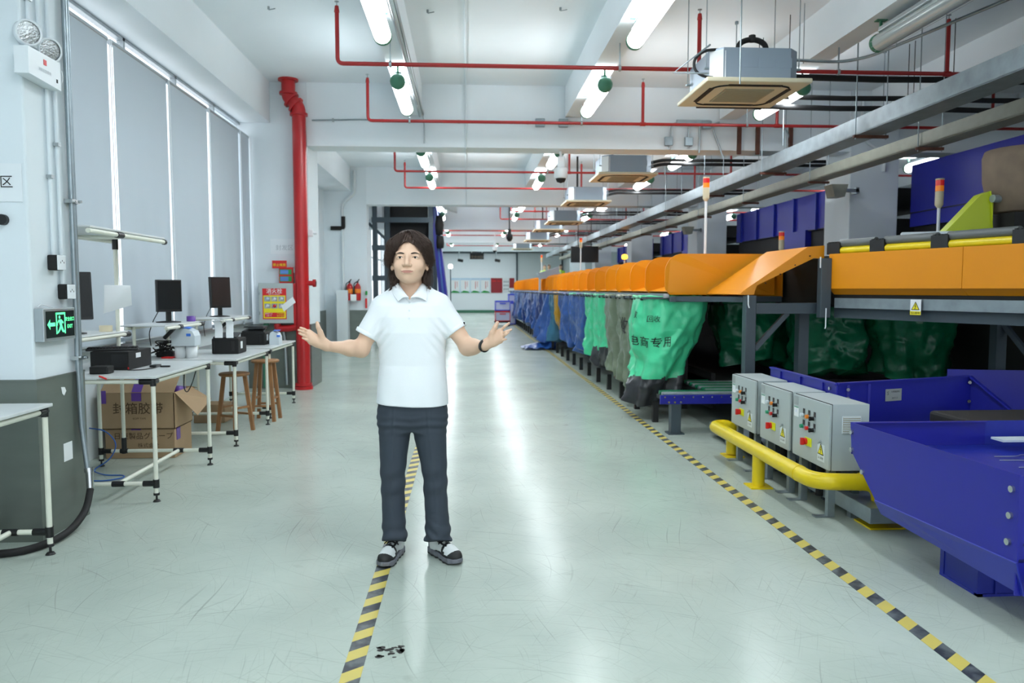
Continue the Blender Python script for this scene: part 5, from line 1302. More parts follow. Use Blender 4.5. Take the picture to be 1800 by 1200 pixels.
# ---- second blue hopper behind the cabinets
h2 = thing('blue_hopper', 'blue hopper with folded rims and a rating label behind the control cabinets', 'hopper', (3.0, 5.3, 0))
A_, B_, C_, D_ = (2.52, 6.15), (2.52, 5.02), (3.72, 5.40), (3.92, 5.20)
def wall(a, b, z0, z1, z0b=None, z1b=None, m='blue_paint', name='side_plate', th=.006):
    return MB().sheet([(a[0], a[1], z0), (b[0], b[1], z0b if z0b is not None else z0), (b[0], b[1], z1b if z1b is not None else z1), (a[0], a[1], z1)], th).build(name, m, h2)
wall(A_, B_, .40, .795); wall(B_, C_, .40, .80)
MB().bar((A_[0], A_[1], .797), (B_[0], B_[1], .797), .035, .012).build('rim', 'blue_paint', h2)
MB().bar((B_[0], B_[1], .802), (C_[0], C_[1], .802), .035, .012).build('rim', 'blue_paint', h2)
MB().sheet([(3.72, 5.40, .80), (3.92, 5.10, .52), (3.92, 5.10, .40), (3.72, 5.40, .40)], .006).build('end_plate', 'blue_paint', h2)
MB().bar((3.71, 5.38, .80), (3.91, 5.08, .52), .04, .012).build('rim', 'blue_paint', h2)
for t_ in (.12, .32, .52): MB().bar((A_[0] - .008, A_[1] + (B_[1] - A_[1]) * t_ * 1.6, .42), (A_[0] - .008, A_[1] + (B_[1] - A_[1]) * t_ * 1.6, .79), .02, .012).build('rib', 'blue_paint', h2)
for t_ in (.07, .22): MB().bar((B_[0] + (C_[0] - B_[0]) * t_, B_[1] + (C_[1] - B_[1]) * t_ - .008, .42), (B_[0] + (C_[0] - B_[0]) * t_, B_[1] + (C_[1] - B_[1]) * t_ - .008, .79), .02, .012).build('rib', 'blue_paint', h2)
MB().box((2.6, 5.1, .0), (2.7, 5.2, .4)).box((3.6, 5.5, 0), (3.7, 5.6, .4)).build('leg', 'frame_grey', h2)
MB().prism([(2.53, 5.03, .40), (3.72, 5.41, .40), (3.72, 6.2, .40), (2.53, 6.15, .40)], (0, 0, .01)).build('bed_plate', 'blue_bin', h2)
dxy = (Vector((C_[0], C_[1], 0)) - Vector((B_[0], B_[1], 0))).normalized(); nxy = Vector((dxy.y, -dxy.x, 0))
lc = Vector((B_[0], B_[1], 0)) + dxy * .50 + nxy * .009
MB().prism([lc - dxy * .075 + Vector((0, 0, .66)), lc + dxy * .075 + Vector((0, 0, .66)), lc + dxy * .075 + Vector((0, 0, .745)), lc - dxy * .075 + Vector((0, 0, .745))], nxy * .001).build('rating_label', 'label_grey', h2)
m = MB(); add_text(m, 'S', .035, lc - dxy * .055 + Vector((0, 0, .715)) + nxy * .002, dxy, (0, 0, 1)); add_text(m, '分拣输送机', .016, lc + dxy * .015 + Vector((0, 0, .725)) + nxy * .002, dxy, (0, 0, 1)); add_text(m, '2017.11', .018, lc + dxy * .01 + Vector((0, 0, .68)) + nxy * .002, dxy, (0, 0, 1)); m.build('rating_print', 'ink', h2, fixn=False)
q = MB()
for z in (.48, .62, .76): q.cyl((3.70 + .0, 5.38, z), (3.695, 5.365, z), .012, n=10)
for z in (.70, .76): q.cyl((2.60, 5.03, z), (2.597, 5.02, z), .012, n=10).cyl((2.512, 5.1, z), (2.50, 5.1, z), .012, n=10)
q.build('bolts', 'chrome', h2)
h3 = thing('blue_side_guard', 'dark blue guard wall far behind the blue hoppers', 'guard', (4.4, 6.2, 0))
MB().sheet([(4.0, 6.1, .30), (5.3, 5.6, .30), (5.3, 5.6, .80), (4.0, 6.1, .78)], .01).build('panel', 'blue_paint', h3)
MB().box((4.7, 5.9, 0), (4.8, 6.0, .35)).build('leg', 'frame_grey', h3)

# ---- beacons
def beacon(x, y, zt, zb, label, lit=False):
    t = thing('signal_tower', label, 'signal light', (x, y, zb), 'signal towers along the sorter')
    MB().cyl((x, y, zb), (x, y, zt - .29), .017, n=12).build('pole', 'white_plastic', t)
    MB().lathe([(.018, zt - .31), (.04, zt - .28), (.042, zt - .27), (.042, zt - .135)], (x, y, 0), (0, 0, 1), 20).build('base', 'cream_plastic', t)
    MB().cyl((x, y, zt - .135), (x, y, zt - .075), .042, n=20).build('amber_lens', 'beacon_lit' if lit else 'beacon_amber', t)
    MB().cyl((x, y, zt - .075), (x, y, zt - .015), .042, n=20).build('red_lens', 'beacon_red', t)
    MB().cyl((x, y, zt - .015), (x, y, zt), .044, n=20).build('cap', 'cream_plastic', t)
beacon(3.13, 9.9, 2.90, 1.76, 'tall red and amber signal tower behind the nearest orange chute')
beacon(3.30, 22.0, 2.93, 1.76, 'distant signal tower in front of the black hanging screen')
beacon(3.20, 32.5, 2.90, 1.76, 'farthest signal tower in front of the roller shutter')
beacon(5.05, 7.95, 2.62, 1.1, 'red and amber signal tower between the bumpers and the yellow-green bracket')
beacon(4.95, 11.8, 2.35, 1.1, 'small dim signal tower low beside the second pillar')
ab = thing('warning_beacon', 'round amber warning light glowing in front of the distant blue machine', 'signal light', (5.3, 24, 2.0))
MB().cyl((5.0, 24.0, .42), (5.0, 24.0, 2.35), .03, n=10).build('pole', 'white_plastic', ab)
MB().lathe([(.0, -.07), (.08, -.05), (.10, 0), (.08, .07), (0, .10)], (5.0, 24.0, 2.45), (0, 0, 1), 16).build('dome', 'beacon_lit', ab)
# ---- things on the sorter
one('gap_post', MB().box((2.02, 21.3, 1.36), (2.08, 21.34, 1.82)), 'white_plastic', 'thin white post standing in the gap of the distant chute row by the grey console', 'post')
one('white_box', MB().prism([(3.95, 6.75, 1.905), (4.75, 6.35, 1.905), (4.85, 6.55, 1.905), (4.05, 6.95, 1.905)], (0, 0, .055)), 'machine_white', 'flat white box lying on the sorter behind the bumpers', 'box')
one('small_carton', MB().box((4.05, 7.7, 1.762), (4.35, 7.9, 1.93)), 'cardboard', 'small brown carton on the sorter at the foot of the near pillar', 'carton')
one('grey_case', MB().prism([(2.05, 21.0, 1.72), (2.60, 21.0, 1.80), (2.54, 21.0, 2.06), (1.96, 21.0, 1.88)], (0, .5, 0)), 'ac_grey', 'grey slanted console rising above the orange chutes in the distance', 'console')
yb = thing('hopper_bracket', 'yellow-green steel bracket holding a brown hopper above the sorter', 'bracket', (4.7, 7.0, 1.9))
br = [(4.28, 1.905), (4.66, 2.30), (4.74, 2.33), (4.78, 2.28), (4.78, 1.905)]
MB().prism([(a, 6.72, b) for a, b in br], (0, .10, 0)).prism([(4.78, 6.70, 1.905), (4.84, 6.80, 1.905), (4.80, 6.80, 2.30), (4.74, 6.70, 2.33)], (0, .02, 0)).build('plate', 'yellow_green', yb)
MB().cyl((4.74, 6.68, 2.26), (4.88, 6.70, 2.26), .035, n=14).build('pivot', 'galvanised', yb)
sk = MB().lathe([(.04, 0), (.30, .02), (.36, .30), (.37, .52), (.35, .58), (.0, .60)], (5.12, 6.75, 2.13), (0, 0, 1), 24)
sk.build('hopper_cup', 'sack_brown', yb)
MB().box((4.86, 6.55, 1.92), (5.5, 7.1, 2.13)).build('drive_box', 'dark_machine', yb)
# ---- overhead blue conveyors beyond the pillars
for (y0, y1, za, zb, l, ribs) in ((6.3, 11.25, 2.38, 3.30, 'nearest deep blue conveyor girder high beyond the first big pillar', 1), (12.1, 18.7, 2.58, 3.28, 'ribbed blue conveyor girder between the first and second big pillars', 6), (19.7, 26.2, 2.6, 3.25, 'third blue conveyor girder, beyond the second big pillar', 5), (27.3, 33.8, 2.6, 3.25, 'farthest blue conveyor girder of the overhead line', 5)):
    t = thing('overhead_conveyor', l, 'conveyor', (6.6, y0, za), 'blue overhead conveyors')
    x0 = 6.7
    MB().box((x0, y0, za), (x0 + .03, y1, zb)).build('side_girder', 'blue_paint', t)
    MB().box((x0 - .01, y0, za + .20 if ribs == 1 else za), (x0, y1, za + .215 if ribs == 1 else za + .015)).build('seam', 'dark_metal', t)
    for k in range(ribs + 1):
        yy = y0 + (y1 - y0) * (k + .2) / (ribs + .6)
        if ribs > 1: MB().box((x0 - .05, yy, za), (x0, yy + .05, zb)).build('rib', 'blue_bin', t)
    MB().box((x0 + .03, y0, za + .2), (x0 + 1.2, y1, za + .5)).build('belt_bed', 'dark_machine', t)
    MB().box((x0 + .06, y0 + .02, za - .45), (x0 + .9, y1 - .02, za + .01)).build('drive_unit', 'dark_machine', t)
    for yy in (y0 + .8, y1 - .8): MB().box((x0 + .1, yy, 0), (x0 + .2, yy + .1, za + .2)).build('support_post', 'frame_grey', t)
    if ribs > 1: MB().box((x0 - .06, y0 + 2.6, za - .35), (x0 + .2, y0 + 3.6, za + .02)).build('motor_box', 'blue_paint', t)
one('wall_unit', MB().box((9.5, 5, 0), (10.0, 35, 1.9)), 'dark_machine', 'long dark machine block behind the blue conveyors', 'machine')
# rear dark sorter beyond, hiding the floor
one('rear_sorter', MB().box((5.46, 8.8, 1.30), (5.70, 35, 1.84)), 'dark_machine', 'dark second sorter body between the straight belt and the pillars', 'machine')
# ---- black screen, roller shutter side, platform people come later
tv = thing('hanging_screen', 'large black screen hanging under the cable trays in the distance', 'screen', (4.0, 26, 2.4))
MB().box((3.55, 25.9, 2.35), (4.50, 25.98, 2.90), bev=.01).build('panel', 'screen_black', tv)
for x in (3.8, 4.25): MB().cyl((x, 25.95, 2.9), (x, 25.95, 4.39), .015, n=8).build('drop_rod', 'dark_metal', tv)
# speakers / box cameras on the big pillars
for y, l in ((11.25, 'grey horn speaker bracketed on the first big pillar'), (18.85, 'small pale horn speaker on the second big pillar')):
    t = thing('horn_speaker', l, 'speaker', (5.6, y, 2.95), 'pillar speakers')
    MB().prism([(5.35, y - .25, 2.98), (5.60, y - .25, 2.98), (5.55, y - .25, 2.80), (5.40, y - .25, 2.80)], (0, .25, .0)).build('horn', 'tray_beige', t)
    MB().box((5.55, y - .15, 2.88), (5.82, y - .10, 2.93)).box((5.77, y - .15, 2.86), (5.82, y - .001, 2.95)).build('bracket', 'galvanised', t)
MB_ = MB().tube([(5.9, 11.22, 4.3), (5.9, 11.22, 3.7), (6.25, 11.22, 3.45), (6.25, 11.22, 3.2)], .03, n=8, fillet=.1)
one('pillar_conduit', MB_, 'wall_white', 'thin conduit with a bend on the front of the first big pillar', 'conduit')
# ================================================================== far end of the hall
BY = BACK_Y - .02
# dark steel tower left of the aisle
tw = thing('steel_tower', 'dark steel tower with black panels standing behind the man', 'tower', (-2.0, 24, 0))
for x, y in ((-2.78, 23.0), (-2.40, 23.0), (-1.12, 23.0), (-2.75, 26.0), (-1.12, 26.0)):
    MB().box((x, y, 0), (x + .13, y + .13, 4.38)).build('post', 'frame_grey', tw)
for z in (1.7, 3.42, 2.6): MB().box((-2.80, 22.97, z), (-.98, 23.12, z + .15)).build('beam', 'frame_grey', tw)
MB().box((-2.35, 23.2, 3.55), (-1.15, 23.25, 4.2)).build('panel', 'dark_machine', tw)
MB().box((-2.45, 23.4, 2.75), (-1.15, 25.6, 3.45)).build('panel', 'dark_machine', tw)
MB().box((-2.05, 23.3, .1), (-1.15, 25.6, 2.4)).build('cabinet_body', 'dark_machine', tw)
MB().bar((-2.9, 23.08, 3.4), (-2.2, 23.08, 2.75), .08).build('brace', 'frame_grey', tw)
MB().box((-2.3, 23.2, 2.70), (-1.2, 23.6, 2.95)).build('blue_tray', 'blue_paint', tw)
bs = thing('spiral_chute', 'dark blue steep parcel chute slanting down beside the steel tower', 'chute', (-1.0, 23.5, 0))
MB().prism([(-1.06, 23.2, 3.92), (-.90, 23.2, 3.92), (-.55, 23.2, .9), (-.80, 23.2, .9)], (0, 1.2, 0)).build('side_wall', 'blue_paint', bs)
MB().prism([(-.98, 23.15, 3.92), (-.94, 23.15, 3.92), (-.64, 23.15, .9), (-.70, 23.15, .9)], (0, .05, 0)).build('edge_strip', 'bag_blue', bs)
MB().box((-.75, 23.3, 0), (-.6, 24.2, .9)).build('foot', 'frame_grey', bs)
MB().lathe([(0, -.3), (.10, -.28), (.13, 0), (.10, .28), (0, .3)], (-.80, 23.1, 3.35), (0, 0, 1), 14).build('black_roll', 'matt_black', bs)
MB().lathe([(0, -.2), (.10, -.18), (.12, 0), (.10, .18), (0, .2)], (-.78, 23.1, 2.85), (0, 0, 1), 14).build('black_roll', 'matt_black', bs)
one('ceiling_box', MB().prism([(-.60, 20.4, 3.6), (-.25, 20.4, 3.5), (-.35, 20.4, 4.38), (-.60, 20.4, 4.38)], (0, .6, 0)), 'ac_white', 'pale sloping duct box under the ceiling beside the blue chute', 'duct')
one('carton', MB().box((-1.0, 19.6, 0), (-.6, 20.0, .45), bev=.01), 'cardboard', 'brown carton on the floor half hidden behind the man', 'carton')
# posters along the rear wall
def poster(x0, x1, z0, z1, m, label, y=BY):
    t = thing('wall_poster', label, 'poster', ((x0 + x1) / 2, y, z0), 'posters on the rear wall')
    MB().box((x0, y - .03, z0), (x1, y, z1)).build('board', m, t)
    return t
pz0, pz1 = 1.22, 2.12
for k in range(4):
    xa = -1.0 + k * .62
    t = poster(xa, xa + .60, pz0, pz1, 'light_blue_print', ('pale blue notice panel with red lines, next to the blue chute', 'second pale blue notice panel of the four', 'third pale blue notice panel of the four', 'pale blue notice panel beside the dark red board')[k])
    MB().box((xa + .02, BY - .034, pz0 + .1), (xa + .58, BY - .03, pz1 - .12)).build('sheet', 'paper', t)
    MB().box((xa + .30, BY - .038, pz0 + .25), (xa + .33, BY - .034, pz1 - .2)).build('line', 'sign_red', t)
    MB().box((xa + .42, BY - .038, pz0 + .35), (xa + .44, BY - .034, pz1 - .2)).build('line', 'sign_red', t)
    MB().prism([(xa, BY - .036, pz0), (xa + .6, BY - .036, pz0), (xa + .45, BY - .036, pz0 + .10), (xa + .2, BY - .036, pz0 + .14)], (0, .005, 0)).build('grass_print', 'sign_green', t)
t = poster(1.50, 2.20, pz0, pz1, 'panel_red', 'dark red notice board on the rear wall')
for k in range(2): MB().box((1.55 + k * .33, BY - .034, pz1 - .22), (1.82 + k * .33, BY - .03, pz1 - .14)).build('heading', 'sign_red', t)
t = poster(2.24, 2.62, pz0 + .06, pz1, 'paper', 'white notice sheet with a grid of small pictures on the rear wall')
g = MB()
for i in range(3):
    for j in range(3): g.box((2.28 + i * .115, BY - .034, pz0 + .16 + j * .23), (2.35 + i * .115, BY - .03, pz0 + .28 + j * .23))
g.build('small_pictures', 'label_grey', t)
poster(2.64, 2.94, pz0 + .3, pz1, 'panel_red', 'short dark red board at the foot of the roller shutter')
# roller shutter
rs = MB()
for k in range(30): rs.box((3.15, BACK_Y - .06, .0 + k * .122), (5.85, BACK_Y - .03, .0 + k * .122 + .115))
s_ = struct('door_1', rs, 'wall_cream'); MB().box((3.05, BACK_Y - .12, 0), (3.15, BACK_Y - .02, 3.75)).box((5.85, BACK_Y - .12, 0), (5.95, BACK_Y - .02, 3.75)).box((3.05, BACK_Y - .3, 3.66), (5.95, BACK_Y - .02, 3.95)).build('door_frame', 'frame_grey', s_)
es = thing('hanging_sign', 'black hanging display sign with dim lit characters over the rear aisle', 'sign', (.62, 44, 3.2))
MB().box((.20, 44.0, 3.15), (1.00, 44.08, 3.52)).build('panel', 'exit_black', es)
for x in (.3, .9): MB().box((x - .02, 44.0, 3.52), (x + .02, 44.05, 4.39)).build('drop_rod', 'wall_white', es)
m = MB(); add_text(m, '安全出口', .17, (.60, 43.995, 3.28), (1, 0, 0), (0, 0, 1)); m.build('characters', 'sack_brown', es, fixn=False)
for x, l in ((-.4, 'small dark spotlight on a drop pole at the window side of the rear sign'), (1.65, 'small dark spotlight on a drop pole between the rear sign and shutter')):
    t = thing('spotlight', l, 'spotlight', (x, 42.5, 3.0), 'rear spotlights')
    MB().cyl((x, 42.5, 3.05), (x, 42.5, 4.39), .03, n=8).build('pole', 'wall_white', t)
    MB().cyl((x - .05, 42.5, 3.05), (x + .2, 42.4, 3.0), .08, n=12).build('lamp_head', 'dark_metal', t)
b = thing('signal_tower', 'small signal lamp glowing on a thin pole at the rear, beside the pale posters', 'signal light', (-.62, 30, 0), 'signal towers along the sorter')
MB().cyl((-.62, 30, 0), (-.62, 30, 2.25), .02, n=8).build('pole', 'frame_grey', b)
MB().lathe([(0, -.1), (.08, -.06), (.09, 0), (.07, .07), (0, .09)], (-.62, 30, 2.33), (0, 0, 1), 12).build('lit_globe', 'lamp_tube', b)
# stacked crates on the dolly
def crate(x, y, z, m, label, w=.52, d=.6, h=.30):
    t = thing('crate', label, 'crate', (x, y, z), 'plastic crates by the sacks')
    c = MB(); r = .03
    c.box((x, y, z), (x + w, y + d, z + .02)).box((x, y, z), (x + r, y + r, z + h)).box((x + w - r, y, z), (x + w, y + r, z + h)).box((x, y + d - r, z), (x + r, y + d, z + h)).box((x + w - r, y + d - r, z), (x + w, y + d, z + h))
    c.box((x, y, z + h - .05), (x + w, y + r, z + h)).box((x, y + d - r, z + h - .05), (x + w, y + d, z + h)).box((x, y, z + h - .05), (x + r, y + d, z + h)).box((x + w - r, y, z + h - .05), (x + w, y + d, z + h)).box((x, y, z), (x + w, y + r, z + .05)).box((x, y, z), (x + r, y + d, z + .05))
    c.build('frame', m, t)
    MB().box((x + .01, y + .012, z + .02), (x + w - .01, y + d - .012, z + h - .02)).build('panels', 'crate_fill' , t)
    MB().box((x + w * .3, y - .006, z + h * .68), (x + w * .7, y + .001, z + h * .78)).build('hand_grip', m, t)
dl = thing('crate_dolly', 'low dark dolly under the stacked red and blue crates', 'dolly', (1.35, 30.5, 0))
MB().box((1.10, 29.9, .13), (1.72, 30.6, .16)).build('deck', 'dark_metal', dl)
for x in (1.16, 1.66):
    for y in (29.98, 30.5): MB().cyl((x - .02, y, .06), (x + .02, y, .06), .06, n=14).box((x - .012, y - .012, .06), (x + .012, y + .012, .13)).build('castor', 'dark_metal', dl)
crate(1.12, 29.95, .165, 'crate_red', 'red plastic crate on the dolly, under the blue one', w=.6, h=.42)
crate(1.12, 29.95, .587, 'crate_blue', 'blue plastic crate stacked on the red one', w=.6, h=.40)
crate(1.70, 31.0, .0, 'crate_blue', 'tall blue crate column beside the farthest blue sack', w=.30, h=1.25)
# ================================================================== organic surfaces from smooth distance fields
def V3(*a): return np.array(a, dtype=float)
def s_cap(P, a, b, ra, rb):
    a = np.asarray(a, float); b = np.asarray(b, float); ba = b - a
    h = np.clip(((P - a) @ ba) / max(1e-9, ba @ ba), 0, 1)
    return np.linalg.norm(P - a - h[:, None] * ba, axis=1) - (ra + (rb - ra) * h)
def s_ell(P, c, r, R=None):
    q = P - np.asarray(c, float); r = np.asarray(r, float)
    if R is not None: q = q @ R
    k0 = np.linalg.norm(q / r, axis=1); k1 = np.linalg.norm(q / (r * r), axis=1)
    return np.where(k1 > 1e-9, k0 * (k0 - 1) / np.maximum(k1, 1e-9), -r.min())
def s_un(a, b, k):
    h = np.clip(.5 + .5 * (b - a) / k, 0, 1)
    return b + (a - b) * h - k * h * (1 - h)
def s_sub(a, b, k):  # a minus b
    h = np.clip(.5 - .5 * (a + b) / k, 0, 1)
    return a + (-b - a) * h + k * h * (1 - h)
def s_int(a, b, k): return -s_un(-a, -b, k)
def s_plane(P, p, n):
    n = np.asarray(n, float); n = n / np.linalg.norm(n); return (P - np.asarray(p, float)) @ n
def s_loft(P, zs, cx, cy, a, b, cap=True, pw=2.0):
    z = P[:, 2]; A = np.interp(z, zs, a); B = np.interp(z, zs, b); X = np.interp(z, zs, cx); Y = np.interp(z, zs, cy)
    q = (np.abs((P[:, 0] - X) / A) ** pw + np.abs((P[:, 1] - Y) / B) ** pw) ** (1 / pw)
    d = (q - 1) * np.minimum(A, B)
    if cap: d = np.maximum(d, np.maximum(zs[0] - z, z - zs[-1]))
    return d
def wav(P, seed, f, n=6, stretch=(1, 1, 1)):
    r = np.random.RandomState(seed); o = np.zeros(len(P)); Q = P * np.asarray(stretch)
    for i in range(n):
        d = r.normal(size=3); d /= np.linalg.norm(d); fr = f * (.6 + 1.1 * r.rand())
        o += np.sin(Q @ d * fr + r.rand() * 6.28 + 1.3 * np.sin(Q @ np.roll(d, 1) * fr * .6 + i))
    return o / n
def sdf_mesh(f, lo, hi, h, B=8, sm=2):
    lo = np.asarray(lo, float); n = (np.ceil((np.asarray(hi) - lo) / h / B).astype(int) + 1) * B
    D = np.ones(n, np.float32)
    nb = n // B
    I = np.stack(np.meshgrid(*[np.arange(k) for k in nb], indexing='ij'), -1).reshape(-1, 3)
    cd = f(lo + (I * B + (B - 1) / 2) * h)
    act = np.abs(cd) < B * h * 1.15 + .012
    sub = np.stack(np.meshgrid(*[np.arange(B)] * 3, indexing='ij'), -1).reshape(-1, 3)
    for i, ac, d in zip(I, act, cd):
        if not ac and d < 0: D[i[0] * B:(i[0] + 1) * B, i[1] * B:(i[1] + 1) * B, i[2] * B:(i[2] + 1) * B] = -1
    A = I[act]
    for s0 in range(0, len(A), 400):
        blk = A[s0:s0 + 400]; idx = (blk[:, None, :] * B + sub[None]).reshape(-1, 3)
        D[idx[:, 0], idx[:, 1], idx[:, 2]] = f(lo + idx * h)
    S = D < 0
    nx, ny, nz = n
    c = [S[i:nx - 1 + i, j:ny - 1 + j, k:nz - 1 + k] for i in (0, 1) for j in (0, 1) for k in (0, 1)]
    cnt = sum(x.astype(np.int8) for x in c); mix = (cnt > 0) & (cnt < 8)
    cells = np.argwhere(mix); vid = -np.ones(mix.shape, np.int64); vid[tuple(cells.T)] = np.arange(len(cells))
    acc = np.zeros((len(cells), 3)); w = np.zeros(len(cells))
    off = [(i, j, k) for i in (0, 1) for j in (0, 1) for k in (0, 1)]
    vals = {o: D[tuple((cells + o).T)] for o in off}
    for o in off:
        for ax in range(3):
            if o[ax] == 0:
                o2 = list(o); o2[ax] = 1; o2 = tuple(o2)
                a, b = vals[o], vals[o2]; m = (a < 0) != (b < 0)
                t = np.where(m, a / np.where(m, a - b, 1), 0)
                p = np.tile(np.array(o, float), (len(cells), 1)); p[:, ax] = t
                acc[m] += p[m]; w[m] += 1
    vs = lo + (cells + acc / w[:, None]) * h
    faces = []
    for ax in range(3):
        u, v = (ax + 1) % 3, (ax + 2) % 3
        a = S; sl1 = [slice(None)] * 3; sl2 = [slice(None)] * 3
        sl1[ax] = slice(0, -1); sl2[ax] = slice(1, None)
        ch = a[tuple(sl1)] != a[tuple(sl2)]
        e = np.argwhere(ch)
        e = e[(e[:, u] > 0) & (e[:, v] > 0) & (e[:, u] < n[u] - 1) & (e[:, v] < n[v] - 1)]
        ins = S[tuple(e.T)]
        def cell(du, dv):
            q = e.copy(); q[:, u] -= du; q[:, v] -= dv; return vid[tuple(q.T)]
        q = np.stack([cell(1, 1), cell(0, 1), cell(0, 0), cell(1, 0)], 1)
        q[~ins] = q[~ins][:, ::-1]
        faces.append(q)
    F = np.concatenate(faces); F = F[(F >= 0).all(1)]
    # one light smoothing pass
    for _ in range(sm):
        s = np.zeros_like(vs); c_ = np.zeros(len(vs))
        for i in range(4):
            np.add.at(s, F[:, i], vs[F[:, (i + 1) % 4]]); np.add.at(c_, F[:, i], 1)
            np.add.at(s, F[:, i], vs[F[:, (i - 1) % 4]]); np.add.at(c_, F[:, i], 1)
        vs = vs * .55 + .45 * s / np.maximum(c_, 1)[:, None]
    return vs, F
def sdf_obj(name, f, lo, hi, h, mats, parent, mi=None, sm=2):
    vs, F = sdf_mesh(f, lo, hi, h, sm=sm)
    org = Vector((0, 0, 0)); p = parent
    while p is not None: org += p.location; p = p.parent
    me = bpy.data.meshes.new(name)
    me.vertices.add(len(vs)); me.vertices.foreach_set('co', (vs - np.array(org)).ravel())
    me.loops.add(F.size); me.loops.foreach_set('vertex_index', F.ravel().astype(np.int32))
    me.polygons.add(len(F)); me.polygons.foreach_set('loop_start', np.arange(0, F.size, 4, dtype=np.int32))
    try: me.polygons.foreach_set('loop_total', np.full(len(F), 4, np.int32))
    except Exception: pass
    for m in (mats if isinstance(mats, (list, tuple)) else [mats]): me.materials.append(MATS[m])
    if mi is not None: me.polygons.foreach_set('material_index', mi(vs[F].mean(1)).astype(np.int32))
    me.polygons.foreach_set('use_smooth', np.ones(len(F), bool))
    me.update(); me.validate()
    o = bpy.data.objects.new(name, me); COL.objects.link(o); o.parent = parent
    return o

mat('lips', (188, 132, 118), 0.5)
mat('shirt_white', (236, 240, 244), 0.75, bump=0.08, bscale=260)
mat('trouser_grey', (50, 59, 70), 0.8, bump=0.06, bscale=400)
mat('shoe_white', (214, 218, 218), 0.5)
mat('shoe_black', (26, 27, 29), 0.6)
mat('shoe_grey', (106, 108, 116), 0.6)
mat('eye_white', (226, 222, 216), 0.25)
mat('eye_dark', (22, 16, 14), 0.12)
mat('brow', (58, 44, 38), 0.8)

PX = -.288
def W(x, z, y=4.02):  # spot given on the plane y=4.02, moved along the view to depth y
    return V3(x * y / 4.02, y, CAM_H + (z - CAM_H) * y / 4.02)
def U(u, v, y):       # position seen at photo point (u, v) at distance y
    cu, su = math.cos(CAM_YAW), math.sin(CAM_YAW); cp, sp_ = math.cos(CAM_PITCH), math.sin(CAM_PITCH)
    a, b = (u - 900) / 1340, (600 - v) / 1340
    f = V3(su * cp, cu * cp, -sp_); r = V3(cu, -su, 0); up = np.cross(r, f)
    d = r * a + up * b + f
    return V3(0, 0, CAM_H) + d * (y / d[1])
man = thing('person', 'person in white polo shirt and dark grey trousers, arms held out, palms open', 'person', (PX, 4.03, 0))
x0 = -.2935
# --- joints
ARM = {}
for s_, sh, el, wr in ((-1, W(-.432, 1.352, 4.03), U(634, 613, 4.01), U(576, 608.5, 3.885)), (1, W(-.150, 1.362, 4.03), U(822.5, 610, 4.00), U(851, 607.5, 3.885))):
    ARM[s_] = (sh, el, wr)
FING = {
 -1: [((543.5, 583.5, 3.862), (535, 578.5, 3.845), (528, 575.8, 3.838), .0070), ((543.0, 589, 3.858), (533.5, 583.5, 3.838), (524.8, 579.8, 3.832), .0072), ((543.5, 595, 3.858), (534, 589.5, 3.838), (526, 585.6, 3.833), .0070), ((546.5, 601, 3.862), (539, 597, 3.845), (532, 593.8, 3.842), .0066)],
 1: [((878.5, 581.5, 3.862), (887, 574, 3.850), (895, 567.5, 3.842), .0070), ((881.3, 587, 3.858), (890, 582.5, 3.835), (898.6, 579, 3.846), .0072), ((881.5, 592.8, 3.858), (889, 587.5, 3.830), (894, 583.8, 3.838), .0070), ((879.5, 599, 3.862), (885, 597, 3.842), (889.3, 596.2, 3.846), .0066)]}
THUMB = {-1: [(567, 597, 3.868), (563, 583.5, 3.855), (559.3, 575, 3.85), (557.6, 567.5, 3.852)], 1: [(862, 597, 3.868), (865, 584.5, 3.855), (870.3, 575, 3.85), (874.2, 567, 3.852)]}
def hand_f(P, s_):
    sh, el, wr = ARM[s_]; d = None
    for i, (b, m, t, r) in enumerate(FING[s_]):
        B_, M_, T_ = U(*b), U(*m), U(*t)
        cp_ = s_cap(P, wr + (B_ - wr) * .12, B_, .0165, .0125)
        fg = s_un(s_cap(P, B_, M_, r * 1.10, r * .98), s_cap(P, M_, T_, r * 1.0, r * .80), .003)
        q = s_un(cp_, fg, .005)
        d = q if d is None else (s_un(d, q, .0012))
        pal = cp_ if i == 0 else s_un(pal, cp_, .022)
    d = s_un(d, pal, .004)
    t0, t1, t2, t3 = [U(*t) for t in THUMB[s_]]
    th = s_un(s_cap(P, t0, t1, .019, .0135), s_cap(P, t1, t2, .0125, .0115), .006)
    th = s_un(th, s_cap(P, t2, t3, .0115, .0088), .003)
    d = s_un(d, th, .010)
    d = s_un(d, s_ell(P, (t0 + wr) / 2 + V3(0, -.004, 0), (.024, .017, .022)), .012)
    hyp = wr * .45 + U(*FING[s_][3][0]) * .55
    return s_un(d, s_ell(P, hyp + V3(0, -.002, .0), (.024, .014, .017)), .012)
def arm_f(P, s_):
    sh, el, wr = ARM[s_]
    d = s_cap(P, sh, sh * .45 + el * .55, .050, .0475)
    d = s_un(d, s_cap(P, sh * .45 + el * .55, el, .0465, .038), .015)
    d = s_un(d, s_ell(P, el + V3(-.006 * s_, .01, -.010), (.030, .030, .027)), .03)
    m = el * .68 + wr * .32
    d = s_un(d, s_un(s_cap(P, el, m, .036, .0375), s_cap(P, m, wr, .0375, .0245), .03), .03)
    return d
